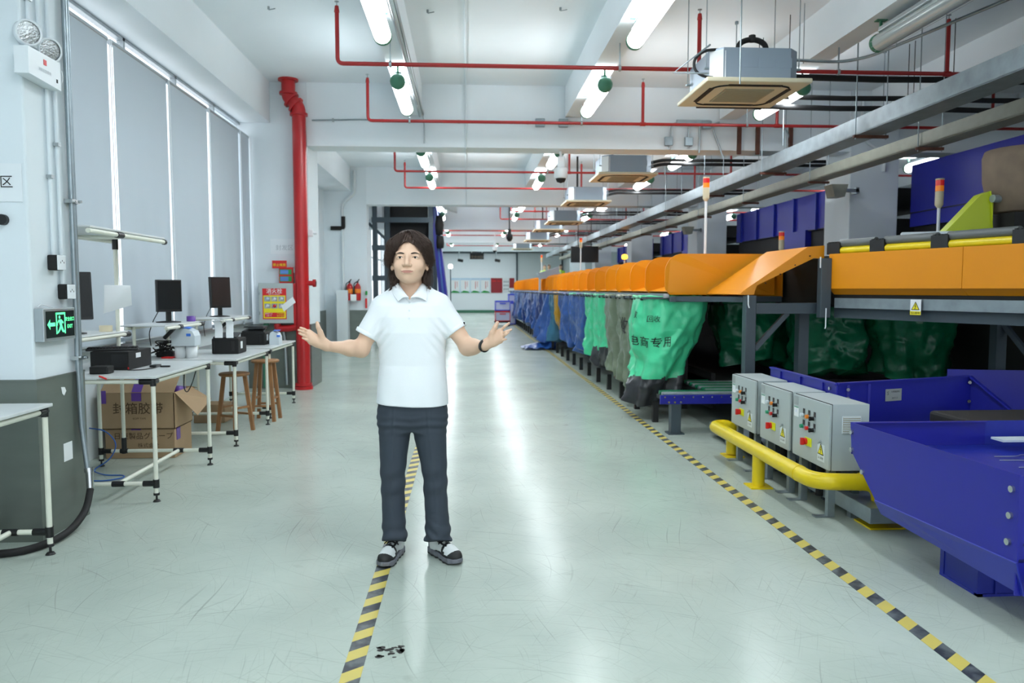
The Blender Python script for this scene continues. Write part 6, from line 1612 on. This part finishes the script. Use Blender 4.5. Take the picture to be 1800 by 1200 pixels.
def head_f(P):
    d = s_ell(P, (x0, 4.018, 1.626), (.083, .098, .096))
    d = s_un(d, s_ell(P, (x0, 3.985, 1.572), (.0815, .082, .088)), .03)
    d = s_un(d, s_ell(P, (x0 - .002, 3.962, 1.522), (.062, .058, .040)), .03)
    d = s_un(d, s_ell(P, (x0 - .003, 3.935, 1.495), (.030, .026, .019)), .025)
    for s_ in (-1, 1):
        d = s_un(d, s_ell(P, (x0 + s_ * .046, 3.928, 1.563), (.028, .020, .026)), .022)
        d = s_sub(d, s_ell(P, (x0 - .004 + s_ * .0385, 3.897, 1.607), (.024, .014, .0125)), .016)
        d = s_un(d, s_ell(P, (x0 - .004 + s_ * .034, 3.928, 1.629), (.028, .013, .010)), .018)
        # upper and lower lid
        d = s_un(d, s_ell(P, (x0 - .004 + s_ * .0385, 3.9235, 1.6060), (.0205, .0130, .0130)), .006)
        d = s_un(d, s_ell(P, (x0 + s_ * .0885, 4.005, 1.580), (.010, .022, .034)), .006)
        d = s_un(d, s_ell(P, (x0 + s_ * .0895, 3.996, 1.552), (.009, .010, .012)), .006)
    d = s_un(d, s_cap(P, (x0 - .005, 3.915, 1.618), (x0 - .007, 3.890, 1.578), .0080, .0115), .014)
    d = s_un(d, s_ell(P, (x0 - .007, 3.887, 1.5705), (.0135, .0130, .0105)), .006)
    for s_ in (-1, 1):
        d = s_un(d, s_ell(P, (x0 - .007 + s_ * .0155, 3.8985, 1.5670), (.0088, .011, .0085)), .005)
        d = s_sub(d, s_ell(P, (x0 - .006 + s_ * .0075, 3.886, 1.5590), (.0042, .005, .003)), .003)
    d = s_un(d, s_ell(P, (x0 - .006, 3.908, 1.538), (.030, .014, .018)), .012)
    d = s_un(d, s_ell(P, (x0 - .006, 3.9010, 1.5375), (.0290, .0070, .0045)), .006)
    d = s_un(d, s_ell(P, (x0 - .006, 3.9015, 1.5290), (.0240, .0080, .0052)), .006)
    d = s_sub(d, s_ell(P, (x0 - .006, 3.8930, 1.5338), (.0330, .0060, .0012)), .0025)
    d = s_sub(d, s_ell(P, (x0 - .006, 3.889, 1.517), (.018, .008, .005)), .010)
    for s_ in (-1, 1):
        d = s_sub(d, s_ell(P, (x0 - .004 + s_ * .0385, 3.9080, 1.6050), (.0148, .0110, .0036)), .0022)
    nk = s_cap(P, (x0, 4.035, 1.56), (x0 + .002, 4.055, 1.38), .056, .064)
    d = s_un(d, nk, .022)
    return d
TZ = [.80, .84, .95, 1.05, 1.15, 1.22, 1.30, 1.36, 1.41, 1.45]
TX = [-.289, -.289, -.288, -.286, -.287, -.2885, -.289, -.290, -.291, -.293]
TA = [.190, .188, .178, .168, .173, .180, .182, .172, .130, .085]
TB = [.128, .126, .119, .112, .116, .120, .118, .106, .088, .070]
TY = [4.045, 4.045, 4.04, 4.04, 4.04, 4.04, 4.045, 4.05, 4.055, 4.06]
def torso(P, g=0.0):
    d = s_loft(P, TZ, TX, TY, [a + g for a in TA], [b + g for b in TB], pw=2.2)
    for s_ in (-1, 1):
        sh = ARM[s_][0]
        d = s_un(d, s_cap(P, (x0 + s_ * .05, 4.05, 1.425), sh + V3(0, .015, .002), .040 + g, .052 + g), .04)
    return d
def body_f(P):
    d = np.maximum(torso(P, -.014), .88 - P[:, 2])
    d = s_un(d, head_f(P), .02)
    for s_ in (-1, 1):
        d = s_un(d, arm_f(P, s_), .012)
        near = (P[:, 0] * s_ > (ARM[s_][2][0] * s_ - .06))
        if near.any():
            q = np.full(len(P), 1.0); q[near] = hand_f(P[near], s_)
            d = s_un(d, q, .014)
    return d
def surf_y(f, x, z, lo_=3.84, hi_=4.05):
    P = np.array([[x, y, z] for y in np.linspace(lo_, hi_, 260)]); d = f(P); k = int(np.argmax(d < 0))
    return float(P[k, 1]) if (d < 0).any() else 3.95
def body_mi(C):
    x, y, z = C[:, 0] - (x0 - .006), C[:, 1], C[:, 2]
    xx = x / .0310; zc = 1.5332 + .0018 * xx * xx
    lip = (y < 3.915) & (np.abs(xx) < 1) & (np.abs(z - zc) < .0074 * (1 - xx ** 2) ** .7)
    return lip.astype(int)
# 3 mm cells
sdf_obj('body', body_f, (-.92, 3.80, .80), (.27, 4.20, 1.745), .0024, ['skin', 'lips'], man, body_mi, sm=1)
for s_, nm in ((-1, 'right'), (1, 'left')):
    ex = x0 - .004 + s_ * .0385
    ev = MB().lathe([(0, -.0140), (.005, -.0130), (.009, -.0106), (.0118, -.0072), (.0138, 0), (.0, .005)], (ex, 3.9260, 1.6047), (0, 1, 0), 24).build('eye', 'eye_white', man)
    MB().lathe([(0, -.0150), (.003, -.0147), (.0056, -.0135)], (ex - .0005, 3.9260, 1.6050), (0, 1, 0), 20).build('iris', 'eye_dark', ev)
    b = MB(); pts = []; n = 11
    for i in range(n):
        t = i / (n - 1); xx = x0 - .004 + s_ * (.0165 + .042 * t); zz = 1.6240 + .0055 * sin(t * PI * .8) - .004 * t * t
        pts.append((xx, surf_y(head_f, xx, zz) + .0010, zz))
    b.tube(pts, [.0020, .0034, .0041, .0044, .0044, .0042, .0038, .0033, .0027, .0018, .0010], n=8); b.build('eyebrow', 'brow', man)
    lash = MB(); pts = []
    for i in range(11):
        t = i / 10; xx = ex + (-.0165 + .033 * t); zz = 1.6058 + .0048 * sin(t * PI) ** .8
        pts.append((xx, surf_y(head_f, xx, zz + .0006) - .0002, zz))
    lash.tube(pts, [.0004, .0008, .0011, .0012, .0013, .0013, .0013, .0012, .0011, .0008, .0004], n=6); lash.build('eyelid_line', 'brow', man)
# --- shirt
cuffs = {}
for s_ in (-1, 1):
    sh, el, wr = ARM[s_]
    cuffs[s_] = (U(643.5, 589, 4.02) if s_ < 0 else U(803.5, 581.5, 4.02), (el - sh) / np.linalg.norm(el - sh))
def sleeve(P, s_, g):
    sh, el, wr = ARM[s_]; c, n = cuffs[s_]
    d = s_cap(P, sh + V3(0, .01, -.012), c + n * .05, .068 + g, .0585 + g)
    return s_int(d, s_plane(P, c, n), .004)
def shirt_f(P):
    g = .004
    d = s_loft(P, TZ, TX, TY, [a + g for a in TA], [b + g + .004 for b in TB], pw=2.3)
    for s_ in (-1, 1):
        sh = ARM[s_][0]
        d = s_un(d, s_cap(P, (x0 + s_ * .055, 4.05, 1.43), sh + V3(0, .015, .004), .040, .058), .045)
        d = s_un(d, sleeve(P, s_, 0), .028)
    # cloth folds: diagonal pulls from the armpits, drape toward the hem
    x, y, z = P[:, 0] - PX, P[:, 1], P[:, 2]
    fold = wav(P, 3, 34, 6, (1, .6, .55)) * .0028 * np.clip((1.40 - z) * 3, .25, 1)
    fold += np.exp(-((np.abs(x) - .15) / .05) ** 2) * np.exp(-((z - 1.20) / .09) ** 2) * np.sin((np.abs(x) * 1.0 + z * .8) * 130) * .0030
    fold += np.sin(x * 55 + 3 * np.sin(z * 7)) * .0018 * np.clip((1.0 - z) * 5, 0, 1)
    d = d + fold
    d = s_int(d, .84 + .006 * np.sin(P[:, 0] * 9) - z, .004)
    # neck opening and front slit
    d = s_sub(d, s_cap(P, (x0, 4.045, 1.43), (x0, 4.02, 1.60), .060, .080), .006)
    vw = np.maximum(np.abs(P[:, 0] - x0) - (P[:, 2] - 1.388) * .70, P[:, 1] - 4.02) * .8
    d = s_sub(d, vw, .003)
    return d
sh_o = sdf_obj('polo_shirt', shirt_f, (-.66, 3.86, .82), (.08, 4.22, 1.52), .0034, 'shirt_white', man)
for s_ in (-1, 1):
    c, n = cuffs[s_]; N_ = Vector(n); a, b, _ = _basis(N_); q = MB()
    for off_, r_ in ((-.014, .0575), (-.002, .0565)):
        pass
    rings = []
    for off_, r_ in ((-.020, .060), (-.019, .0615), (-.001, .0605), (.002, .058), (.0, .053)):
        rings.append([Vector(c) + N_ * off_ + (a * cos(t) + b * sin(t)) * r_ for t in [k * 2 * PI / 32 for k in range(32)]])
    q.grid(lambda i, j: rings[j][i % 32], 32, 5, closed_u=True)
    q.build('sleeve_cuff', 'shirt_white', sh_o)
def front_y(x, z):   # front surface of the shirt
    lo_, hi_ = 3.84, 4.0
    P = np.array([[x, y, z] for y in np.linspace(lo_, hi_, 200)]); d = shirt_f(P); k = np.argmax(d < 0)
    return P[k, 1] if (d < 0).any() else 3.93
# collar: two folded flaps whose points spread at the front, joined round the back of the neck
def cr(pts, n):
    pts = [Vector(p) for p in pts]; q = [pts[0] * 2 - pts[1]] + pts + [pts[-1] * 2 - pts[-2]]; out = []
    for i in range(1, len(q) - 2):
        for k in range(n):
            t = k / n; a, b, c, d = q[i - 1:i + 3]
            out.append(.5 * ((2 * b) + (c - a) * t + (2 * a - 5 * b + 4 * c - d) * t * t + (3 * b - a - 3 * c + d) * t ** 3))
    return out + [pts[-1]]
def onf(u, v, lift): 
    p = U(u, v, 3.96)
    for _ in range(3): p = U(u, v, front_y(p[0], p[2]) - lift)
    return p
for s_, inn, outr in ((-1, [(718.5, 522.5), (710, 512.5), (704, 504)], [(700.5, 529), (694.5, 521), (690, 512.5)]), (1, [(722, 523), (731, 513), (737.5, 504)], [(748.5, 528), (750.5, 520.5), (750, 512)])):
    I_ = [onf(inn[0][0], inn[0][1], .006), U(inn[1][0], inn[1][1], 3.957), U(inn[2][0], inn[2][1], 3.985), (x0 + s_ * .064, 4.030, 1.478), (x0 + s_ * .052, 4.085, 1.492), (x0, 4.112, 1.500)]
    O_ = [onf(outr[0][0], outr[0][1], .012), onf(outr[1][0], outr[1][1], .010), U(outr[2][0], outr[2][1], 3.985), (x0 + s_ * .092, 4.035, 1.448), (x0 + s_ * .072, 4.120, 1.448), (x0, 4.150, 1.452)]
    ic, oc = cr(I_, 6), cr(O_, 6); n_ = len(ic); cm = MB()
    def cpt(i, j, ic=ic, oc=oc, n_=n_):
        t = j / 6; p = ic[i] * (1 - t) + oc[i] * t
        return p + Vector((0, -.004, .010)) * sin(t * PI) * (1 if i < n_ * .5 else .6)
    cm.grid(cpt, n_, 7)
    cm.grid(lambda i, j: cpt(i, j) + Vector((0, .0030, -.0028)), n_, 7)
    e0 = [cpt(i, 6) for i in range(n_)]; cm.tube(e0, .0020, n=5); cm.tube([cpt(0, j) for j in range(7)], .0020, n=5)
    cm.build('collar', 'shirt_white', sh_o)
    sb = MB(); sb.grid(lambda i, j: ic[i] + (Vector((x0, 4.04, 0)) - Vector((ic[i].x, ic[i].y, 0))).normalized() * .002 + Vector((0, 0, .002 - .028 * j / 3)), n_, 4).build('collar_stand', 'shirt_white', sh_o)
pk = MB()
def pk_pt(i, j):
    xx = x0 + .001 + (-.016 + .032 * i / 6); zz = 1.388 - .108 * j / 14
    return (xx, front_y(xx, zz) - .0022, zz)
pk.grid(pk_pt, 7, 15); pk.build('placket', 'shirt_white', sh_o)
for z in (1.378, 1.335, 1.296): MB().cyl((x0 + .001, front_y(x0, z) - .0055, z), (x0 + .001, front_y(x0, z) - .0015, z), .0055, n=14).build('button', 'white_plastic', sh_o)
_c, _n = cuffs[1]; _p = U(820.5, 570.5, 3.99) - _c; _p = _p - _n * (_p @ _n); _p /= np.linalg.norm(_p); lbp = _c + _p * .0600 - _n * .009
MB().box(lbp - V3(.0045, .006, .008), lbp + V3(.0045, .006, .008), bev=.001).build('sleeve_tag', 'shoe_black', sh_o)
# --- wristband
sh, el, wr = ARM[1]; ax = Vector(wr - el).normalized(); q = MB(); a, b, _ = _basis(Vector((ax.x * .85, ax.y * .9, ax.z - .30)))
rg = []
wc = Vector(wr) + ax * .002
for off_, r_ in ((-.010, .0275), (-.010, .0305), (.0, .0315), (.010, .0305), (.010, .0275)):
    rg.append([wc + a.cross(b) * -off_ + (a * cos(t) * 1.0 + b * sin(t) * 1.08) * r_ for t in [k * 2 * PI / 36 for k in range(36)]])
q.grid(lambda i, j: rg[j][i], 36, 5, closed_u=True).build('wristband', 'shoe_black', man)
# --- trousers
LEG = {-1: dict(zs=[.045, .10, .16, .25, .36, .46, .56, .66, .76, .86], cx=[-.384, -.387, -.392, -.394, -.396, -.396, -.392, -.386, -.380, -.375], a=[.062, .066, .064, .060, .063, .066, .073, .082, .088, .080]),
       1: dict(zs=[.045, .10, .16, .25, .36, .46, .56, .66, .76, .86], cx=[-.160, -.158, -.160, -.164, -.170, -.174, -.184, -.196, -.202, -.205], a=[.068, .072, .068, .062, .063, .066, .074, .086, .089, .080])}
def trousers_f(P):
    d = None
    for s_ in (-1, 1):
        L_ = LEG[s_]; cy = [4.035, 4.035, 4.04, 4.045, 4.045, 4.04, 4.04, 4.04, 4.045, 4.045]
        bb = [.080, .084, .074, .072, .072, .074, .082, .092, .10, .092]
        q = s_loft(P, L_['zs'], L_['cx'], cy, L_['a'], bb)
        d = q if d is None else s_un(d, q, .012)
    hip = s_loft(P, [.70, .74, .80, .88, .93], [-.290] * 5, [4.045] * 5, [.150, .178, .181, .168, .164], [.085, .105, .114, .106, .100], pw=2.4)
    d = s_un(d, hip, .03)
    x, y, z = P[:, 0], P[:, 1], P[:, 2]
    side = np.where(x < -.285, -1, 1); lx = x - np.where(x < -.285, np.interp(z, LEG[-1]['zs'], LEG[-1]['cx']), np.interp(z, LEG[1]['zs'], LEG[1]['cx']))
    low = np.clip((.24 - z) / .16, 0, 1)
    f = np.sin(z * 88 + lx * 34 * side + 2.2 * np.sin(lx * 26 + side)) * .0075 * low
    f += np.sin(z * 60 - lx * 20) * .0034 * np.exp(-((z - .42) / .10) ** 2)
    f += np.sin(z * 150 + np.abs(lx) * 22) * .0022 * np.exp(-((z - .74) / .06) ** 2)
    f += -np.exp(-(lx / .006) ** 2) * .0025 * (y < 4.04) * np.clip((z - .1) * 4, 0, 1)     # crease
    f += wav(P, 12, 26, 5, (1, 1, .6)) * .0022
    d = d + f
    hemz = np.where(x < -.285, .098, .092) + (y - 4.035) * -.42
    return s_int(d, hemz - z, .004)
sdf_obj('trousers', trousers_f, (-.50, 3.90, .03), (-.06, 4.18, .96), .0040, 'trouser_grey', man)
tq = MB()
for s_, xx in ((-1, -.452), (1, -.124)):
    tq.tube([(xx, 3.985, .86), (xx + .004 * s_, 3.990, .80), (xx + .008 * s_, 4.01, .74)], .0022, n=5)
tq.build('pocket_seam', 'shoe_black', man)
# --- shoes
def shoe(hx, hy, tx, ty, side):
    T = Matrix.Translation((hx, hy, 0)) @ Matrix.Rotation(math.atan2(ty - hy, tx - hx), 4, 'Z')   # +x from heel to toe
    L = .285
    Tn = np.array(T); Ti = np.linalg.inv(Tn)
    def loc(P): return P @ Ti[:3, :3].T + Ti[:3, 3]
    def wd(x): return np.interp(x, [-.03, -.01, .05, .11, .17, .215, .243, .258], [.012, .034, .040, .040, .048, .047, .034, .008])
    def cyl_(x): return np.interp(x, [-.03, .10, .258], [0, .002 * side, -.004 * side])
    def sole(P):
        q = loc(P); w = wd(q[:, 0]); d = np.abs(q[:, 1] - cyl_(q[:, 0])) - w
        zt = np.interp(q[:, 0], [-.03, .06, .15, .26], [.040, .032, .030, .036]); zb = np.interp(q[:, 0], [-.03, 0, .19, .26], [.006, .0, .0, .016])
        d = np.maximum(np.maximum(d * .8, q[:, 2] - zt), zb - q[:, 2])
        d = np.maximum(d, np.maximum(-.031 - q[:, 0], q[:, 0] - .258))
        return d + .0012 * np.sin(q[:, 0] * 140)
    def upper(P):
        q = loc(P); X, Y, Z = q.T
        d = s_ell(q, (.19, 0, .038), (.064, .044, .040)); d = s_un(d, s_cap(q, (.15, 0, .055), (.03, 0, .066), .036, .034), .03)
        d = s_un(d, s_ell(q, (.02, 0, .055), (.048, .036, .055)), .02)
        d = s_un(d, s_cap(q, (.04, 0, .08), (.035, 0, .125), .037, .034), .02)
        return np.maximum(d, .026 - Z)
    def mi(C):
        q = loc(C); X, Y, Z = q.T
        toe = (Z < .046 + .055 * np.clip((X - .20) / .05, 0, 1)) & (X > .10)
        rand_ = (Z < .036)
        eye_ = (np.abs(Y) < .020) & (X < .16) & (Z > .06)
        eyel = (np.abs(Y) > .018) & (np.abs(Y) < .026) & (X > .05) & (X < .165)
        heel = (X < .02)
        m = np.zeros(len(C), int); m[heel] = 2; m[eyel] = 1; m[toe | (rand_ & (X > .10))] = 1; m[(X > .135) & (X < .158)] = 1; m[(X > .158) & (X < .172) & (Z < .058)] = 1; m[Z > .105] = 1
        return m
    org = np.array([hx, hy, 0]); lo = np.array([min(hx, tx) - .08, min(hy, ty) - .08, -.004]); hi = np.array([max(hx, tx) + .08, max(hy, ty) + .08, .15])
    s1 = sdf_obj('shoe', upper, lo, hi, .0034, ['shoe_white', 'shoe_black', 'shoe_grey'], man, mi)
    sdf_obj('sole', sole, lo, hi, .0034, ['shoe_grey', 'shoe_black'], s1, lambda C: (loc(C)[:, 2] < .010).astype(int))
    lc = MB(); lc.T = T
    for k in range(5):
        x = .155 - k * .022; z = .078 + k * .0075
        lc.tube([(x, -.026, z - .008), (x - .004, 0, z + .006), (x - .010, .026, z - .006)], .0040, n=6); lc.tube([(x, .026, z - .008), (x - .004, 0, z + .007), (x - .010, -.026, z - .006)], .0040, n=6)
    for yy in (-1, 1):
        lc.tube([(.065, 0, .118), (.088, yy * .026, .118), (.080, yy * .044, .106), (.066, yy * .022, .116), (.066, 0, .119)], .0036, n=6, fillet=.01)
        lc.tube([(.066, 0, .119), (.10, yy * .018, .105), (.115, yy * .040, .085)], .0034, n=6, fillet=.01)
    lc.build('laces', 'shoe_black', s1)
    return s1
shoe(-.378, 4.135, -.428, 3.945, -1)
shoe(-.186, 4.125, -.070, 3.955, 1)
# --- hair
def face_win(P):
    z = P[:, 2]
    w_ = np.interp(z, [1.40, 1.50, 1.545, 1.583, 1.619, 1.645, 1.668, 1.684, 1.694], [.066, .074, .083, .086, .0735, .058, .034, .010, .001])
    cxw = np.interp(z, [1.58, 1.64, 1.69], [x0 - .001, x0 - .001, x0 - .010])
    q = np.abs(P[:, 0] - cxw) - w_
    yb = np.interp(z, [1.55, 1.62, 1.69], [3.975, 3.955, 3.940])
    return np.maximum(np.maximum(q, P[:, 1] - yb), z - 1.684) * .8
def hair_core(P):
    d = s_ell(P, (x0 + .002, 4.025, 1.642), (.099, .114, .100))
    for s_ in (-1, 1):
        d = s_un(d, s_cap(P, (x0 + s_ * .072, 3.975, 1.665), (x0 + s_ * .094, 3.985, 1.600), .034, .024), .02)
        d = s_un(d, s_cap(P, (x0 + s_ * .094, 3.985, 1.600), (x0 + s_ * .116, 3.985, 1.566), .020, .008), .012)
        d = s_un(d, s_cap(P, (x0 + s_ * .074, 4.04, 1.60), (x0 + s_ * .082, 4.035, 1.490), .030, .024), .02)
        d = s_un(d, s_cap(P, (x0 + s_ * .082, 4.035, 1.490), (x0 + s_ * .102, 4.010, 1.440), .020, .007), .015)
    d = s_un(d, s_cap(P, (x0, 4.08, 1.62), (x0, 4.09, 1.46), .06, .05), .03)
    return d
def hair_f(P):
    d = hair_core(P)
    q = P - V3(x0 - .006, 4.01, 1.66)
    ph = np.arctan2(q[:, 0], -q[:, 1])
    d = d + .003 + .0035 * np.sin(ph * 30 + 5 * np.sin(P[:, 2] * 32) + 2 * np.sin(ph * 5)) + .0045 * wav(P, 21, 62, 7) + .002 * np.sin(P[:, 2] * 190 + ph * 11)
    d = s_sub(d, face_win(P), .006)
    return s_sub(d, s_cap(P, (x0, 3.93, 1.50), (x0, 4.02, 1.36), .066, .062), .01)
hr = sdf_obj('hair', hair_f, (-.45, 3.85, 1.40), (-.13, 4.20, 1.77), .0032, 'hair_dark', man)
rnd = random.Random(17); st_ = MB()
def proj_out(Q, off=.002):
    """push points onto the outside of the hair volume"""
    d = hair_core(Q); e = .003
    g = np.stack([hair_core(Q + V3(e, 0, 0)) - d, hair_core(Q + V3(0, e, 0)) - d, hair_core(Q + V3(0, 0, e)) - d], 1)
    g /= np.maximum(1e-9, np.linalg.norm(g, axis=1))[:, None]
    return Q - g * (d - off)[:, None]
NST = 620
for k in range(NST):
    ph = rnd.uniform(-PI, PI) if k % 3 else rnd.uniform(-1.7, 1.7)
    dirx, diry = sin(ph), -cos(ph)
    am = rnd.uniform(.004, .0125); o_ = rnd.uniform(0, 6); cyc = rnd.uniform(12, 30); thk = rnd.uniform(.0011, .0021); up_ = rnd.uniform(-.001, .011)
    t = np.linspace(rnd.uniform(0, .35), 1, 24)
    # strands leave a parting just left of the middle and sweep sideways over the forehead
    ang = np.minimum(1.66, t * 2.5); side = 1 if dirx > 0 else -1
    sweep = np.where(abs(ph) < 1.2, 1, 0) * side * .050 * np.clip(t * 2, 0, 1) ** 1.3
    low = np.clip((t - .62) / .38, 0, 1)
    zend = rnd.uniform(1.555, 1.60) if abs(ph) < 1.5 else rnd.uniform(1.43, 1.53)
    Q = np.stack([x0 - .010 * (1 - t) + .100 * np.sin(np.minimum(PI / 2, ang)) * dirx + sweep, 4.015 + .112 * np.sin(np.minimum(PI / 2, ang)) * diry, np.where(low <= 0, 1.640 + .1 * np.cos(np.minimum(PI / 2, ang)), 1.640 - low * (1.640 - zend))], 1)
    Q = proj_out(proj_out(Q, up_), up_)
    w_ = am * (.25 + t)
    Q = Q + V3(-diry, dirx, 0)[None] * (w_ * np.sin(t * cyc + o_))[:, None] + V3(dirx, diry, .2)[None] * (w_ * .6 * np.cos(t * cyc + o_))[:, None]
    fw = face_win(Q) < -.004
    n_ = int(np.argmax(fw)) if fw.any() else len(Q)
    if n_ > 4: st_.tube([tuple(q) for q in Q[:n_]], [thk * (1 - .65 * i / n_) for i in range(n_)], n=4)
# locks of the fringe sweeping from the parting to both temples
for s_ in (-1, 1):
    for k in range(44):
        b0 = rnd.random(); pts = []; am = rnd.uniform(.001, .0035); o_ = rnd.uniform(0, 6); sp_ = rnd.uniform(-.004, .006)
        for i in range(14):
            t = i / 13
            zz = 1.722 - .028 * b0 - t * (.105 + .04 * b0); wv = float(np.interp(zz, [1.55, 1.583, 1.619, 1.645, 1.668, 1.684, 1.70, 1.73], [.090, .088, .076, .063, .044, .022, .012, .006]))
            xx = x0 - .006 * (1 - t) + s_ * (wv + .004 + .018 * b0 * t + sp_ * t) + am * sin(t * 14 + o_)
            yy = 3.935 - .010 * sin(t * PI) + .040 * t * t + (1 - t) * .018 + am * cos(t * 12 + o_)
            pts.append((xx, yy, zz))
        st_.tube(pts, [rnd.uniform(.0018, .0028) * (1 - .7 * i / 14) for i in range(14)], n=5)
# curling ends at the nape and the sides
for s_ in (-1, 1):
    for k in range(46):
        hi_ = k % 2
        xs = x0 + s_ * rnd.uniform(.070, .098); y_ = rnd.uniform(3.98, 4.05); z_ = rnd.uniform(1.585, 1.63) if hi_ else rnd.uniform(1.49, 1.55); L_ = rnd.uniform(.04, .07) if hi_ else rnd.uniform(.05, .10); cu = rnd.uniform(.004, .011)
        st_.tube([(xs + s_ * ((.026 if hi_ else .014) * t * t + cu * sin(t * 6 + k)), y_ + cu * cos(t * 5 + k), z_ - L_ * t) for t in [i / 9 for i in range(10)]], [.0021 * (1 - .8 * i / 10) for i in range(10)], n=4)
st_.build('hair_strands', 'hair_dark', hr)

# ================================================================== workers far away on the platform
def worker(x, y, zf, label, turn=0.0, cap=False, armup=False):
    t = thing('person', label, 'person', (x, y, zf))
    def f(P):
        P = P - V3(x, y, zf)
        d = s_ell(P, (0, 0, 1.60), (.080, .095, .115)); d = s_un(d, s_cap(P, (0, .01, 1.52), (0, .01, 1.40), .055, .06), .02)
        d = s_un(d, s_loft(P, [.85, 1.0, 1.2, 1.35, 1.42], [0] * 5, [.01] * 5, [.16, .15, .17, .17, .10], [.11, .10, .11, .10, .07]), .03)
        for s_ in (-1, 1):
            e = (s_ * .26, -.02, 1.08); h_ = (s_ * .18, -.22, 1.12) if not (armup and s_ > 0) else (.20, -.15, 1.45)
            d = s_un(d, s_cap(P, (s_ * .17, .01, 1.36), e, .052, .04), .03); d = s_un(d, s_cap(P, e, h_, .038, .028), .02)
            d = s_un(d, s_ell(P, h_, (.035, .03, .04)), .02)
            d = s_un(d, s_cap(P, (s_ * .09, .01, .86), (s_ * .10, .0, .48), .085, .06), .03); d = s_un(d, s_cap(P, (s_ * .10, 0, .48), (s_ * .10, .02, .07), .06, .045), .02)
            d = s_un(d, s_cap(P, (s_ * .10, .03, .045), (s_ * .11, -.12, .04), .045, .04), .02)
        return d
    def mi(C):
        q = C - V3(x, y, zf); X, Y, Z = q.T
        m = np.zeros(len(C), int); m[(Z < 1.44) & (np.abs(X) < .21) & (Z > .84)] = 1; m[Z <= .84] = 2; m[(Z > 1.63) | ((Y > .03) & (Z > 1.50))] = 3
        return m
    sdf_obj('body', f, (x - .34, y - .36, zf - .01), (x + .34, y + .2, zf + 1.76), .012, ['skin', 'vest_green', 'trouser_grey', 'hair_dark'], t, mi)
    fb = MB().box((x - .02, y - .115, zf + .95), (x + .02, y - .100, zf + 1.38))
    fb.build('vest_stripe', 'paper', t)
pf = thing('work_platform', 'raised grey work platform behind the distant orange chutes', 'platform', (5.0, 36.6, 0))
MB().box((3.6, 35.6, .86), (5.6, 37.6, .92)).build('deck', 'frame_grey', pf)
for x in (3.65, 5.5):
    for y in (35.65, 37.5): MB().box((x, y, 0), (x + .06, y + .06, .86)).build('leg', 'frame_grey', pf)
worker(3.92, 36.2, .92, 'distant worker in a yellow-green vest at the front of the platform, arm raised', armup=True)
worker(4.52, 36.6, .92, 'distant worker in a yellow-green vest and white shirt by the console', turn=.5)
worker(3.80, 37.1, .92, 'distant worker half hidden behind the one raising an arm')
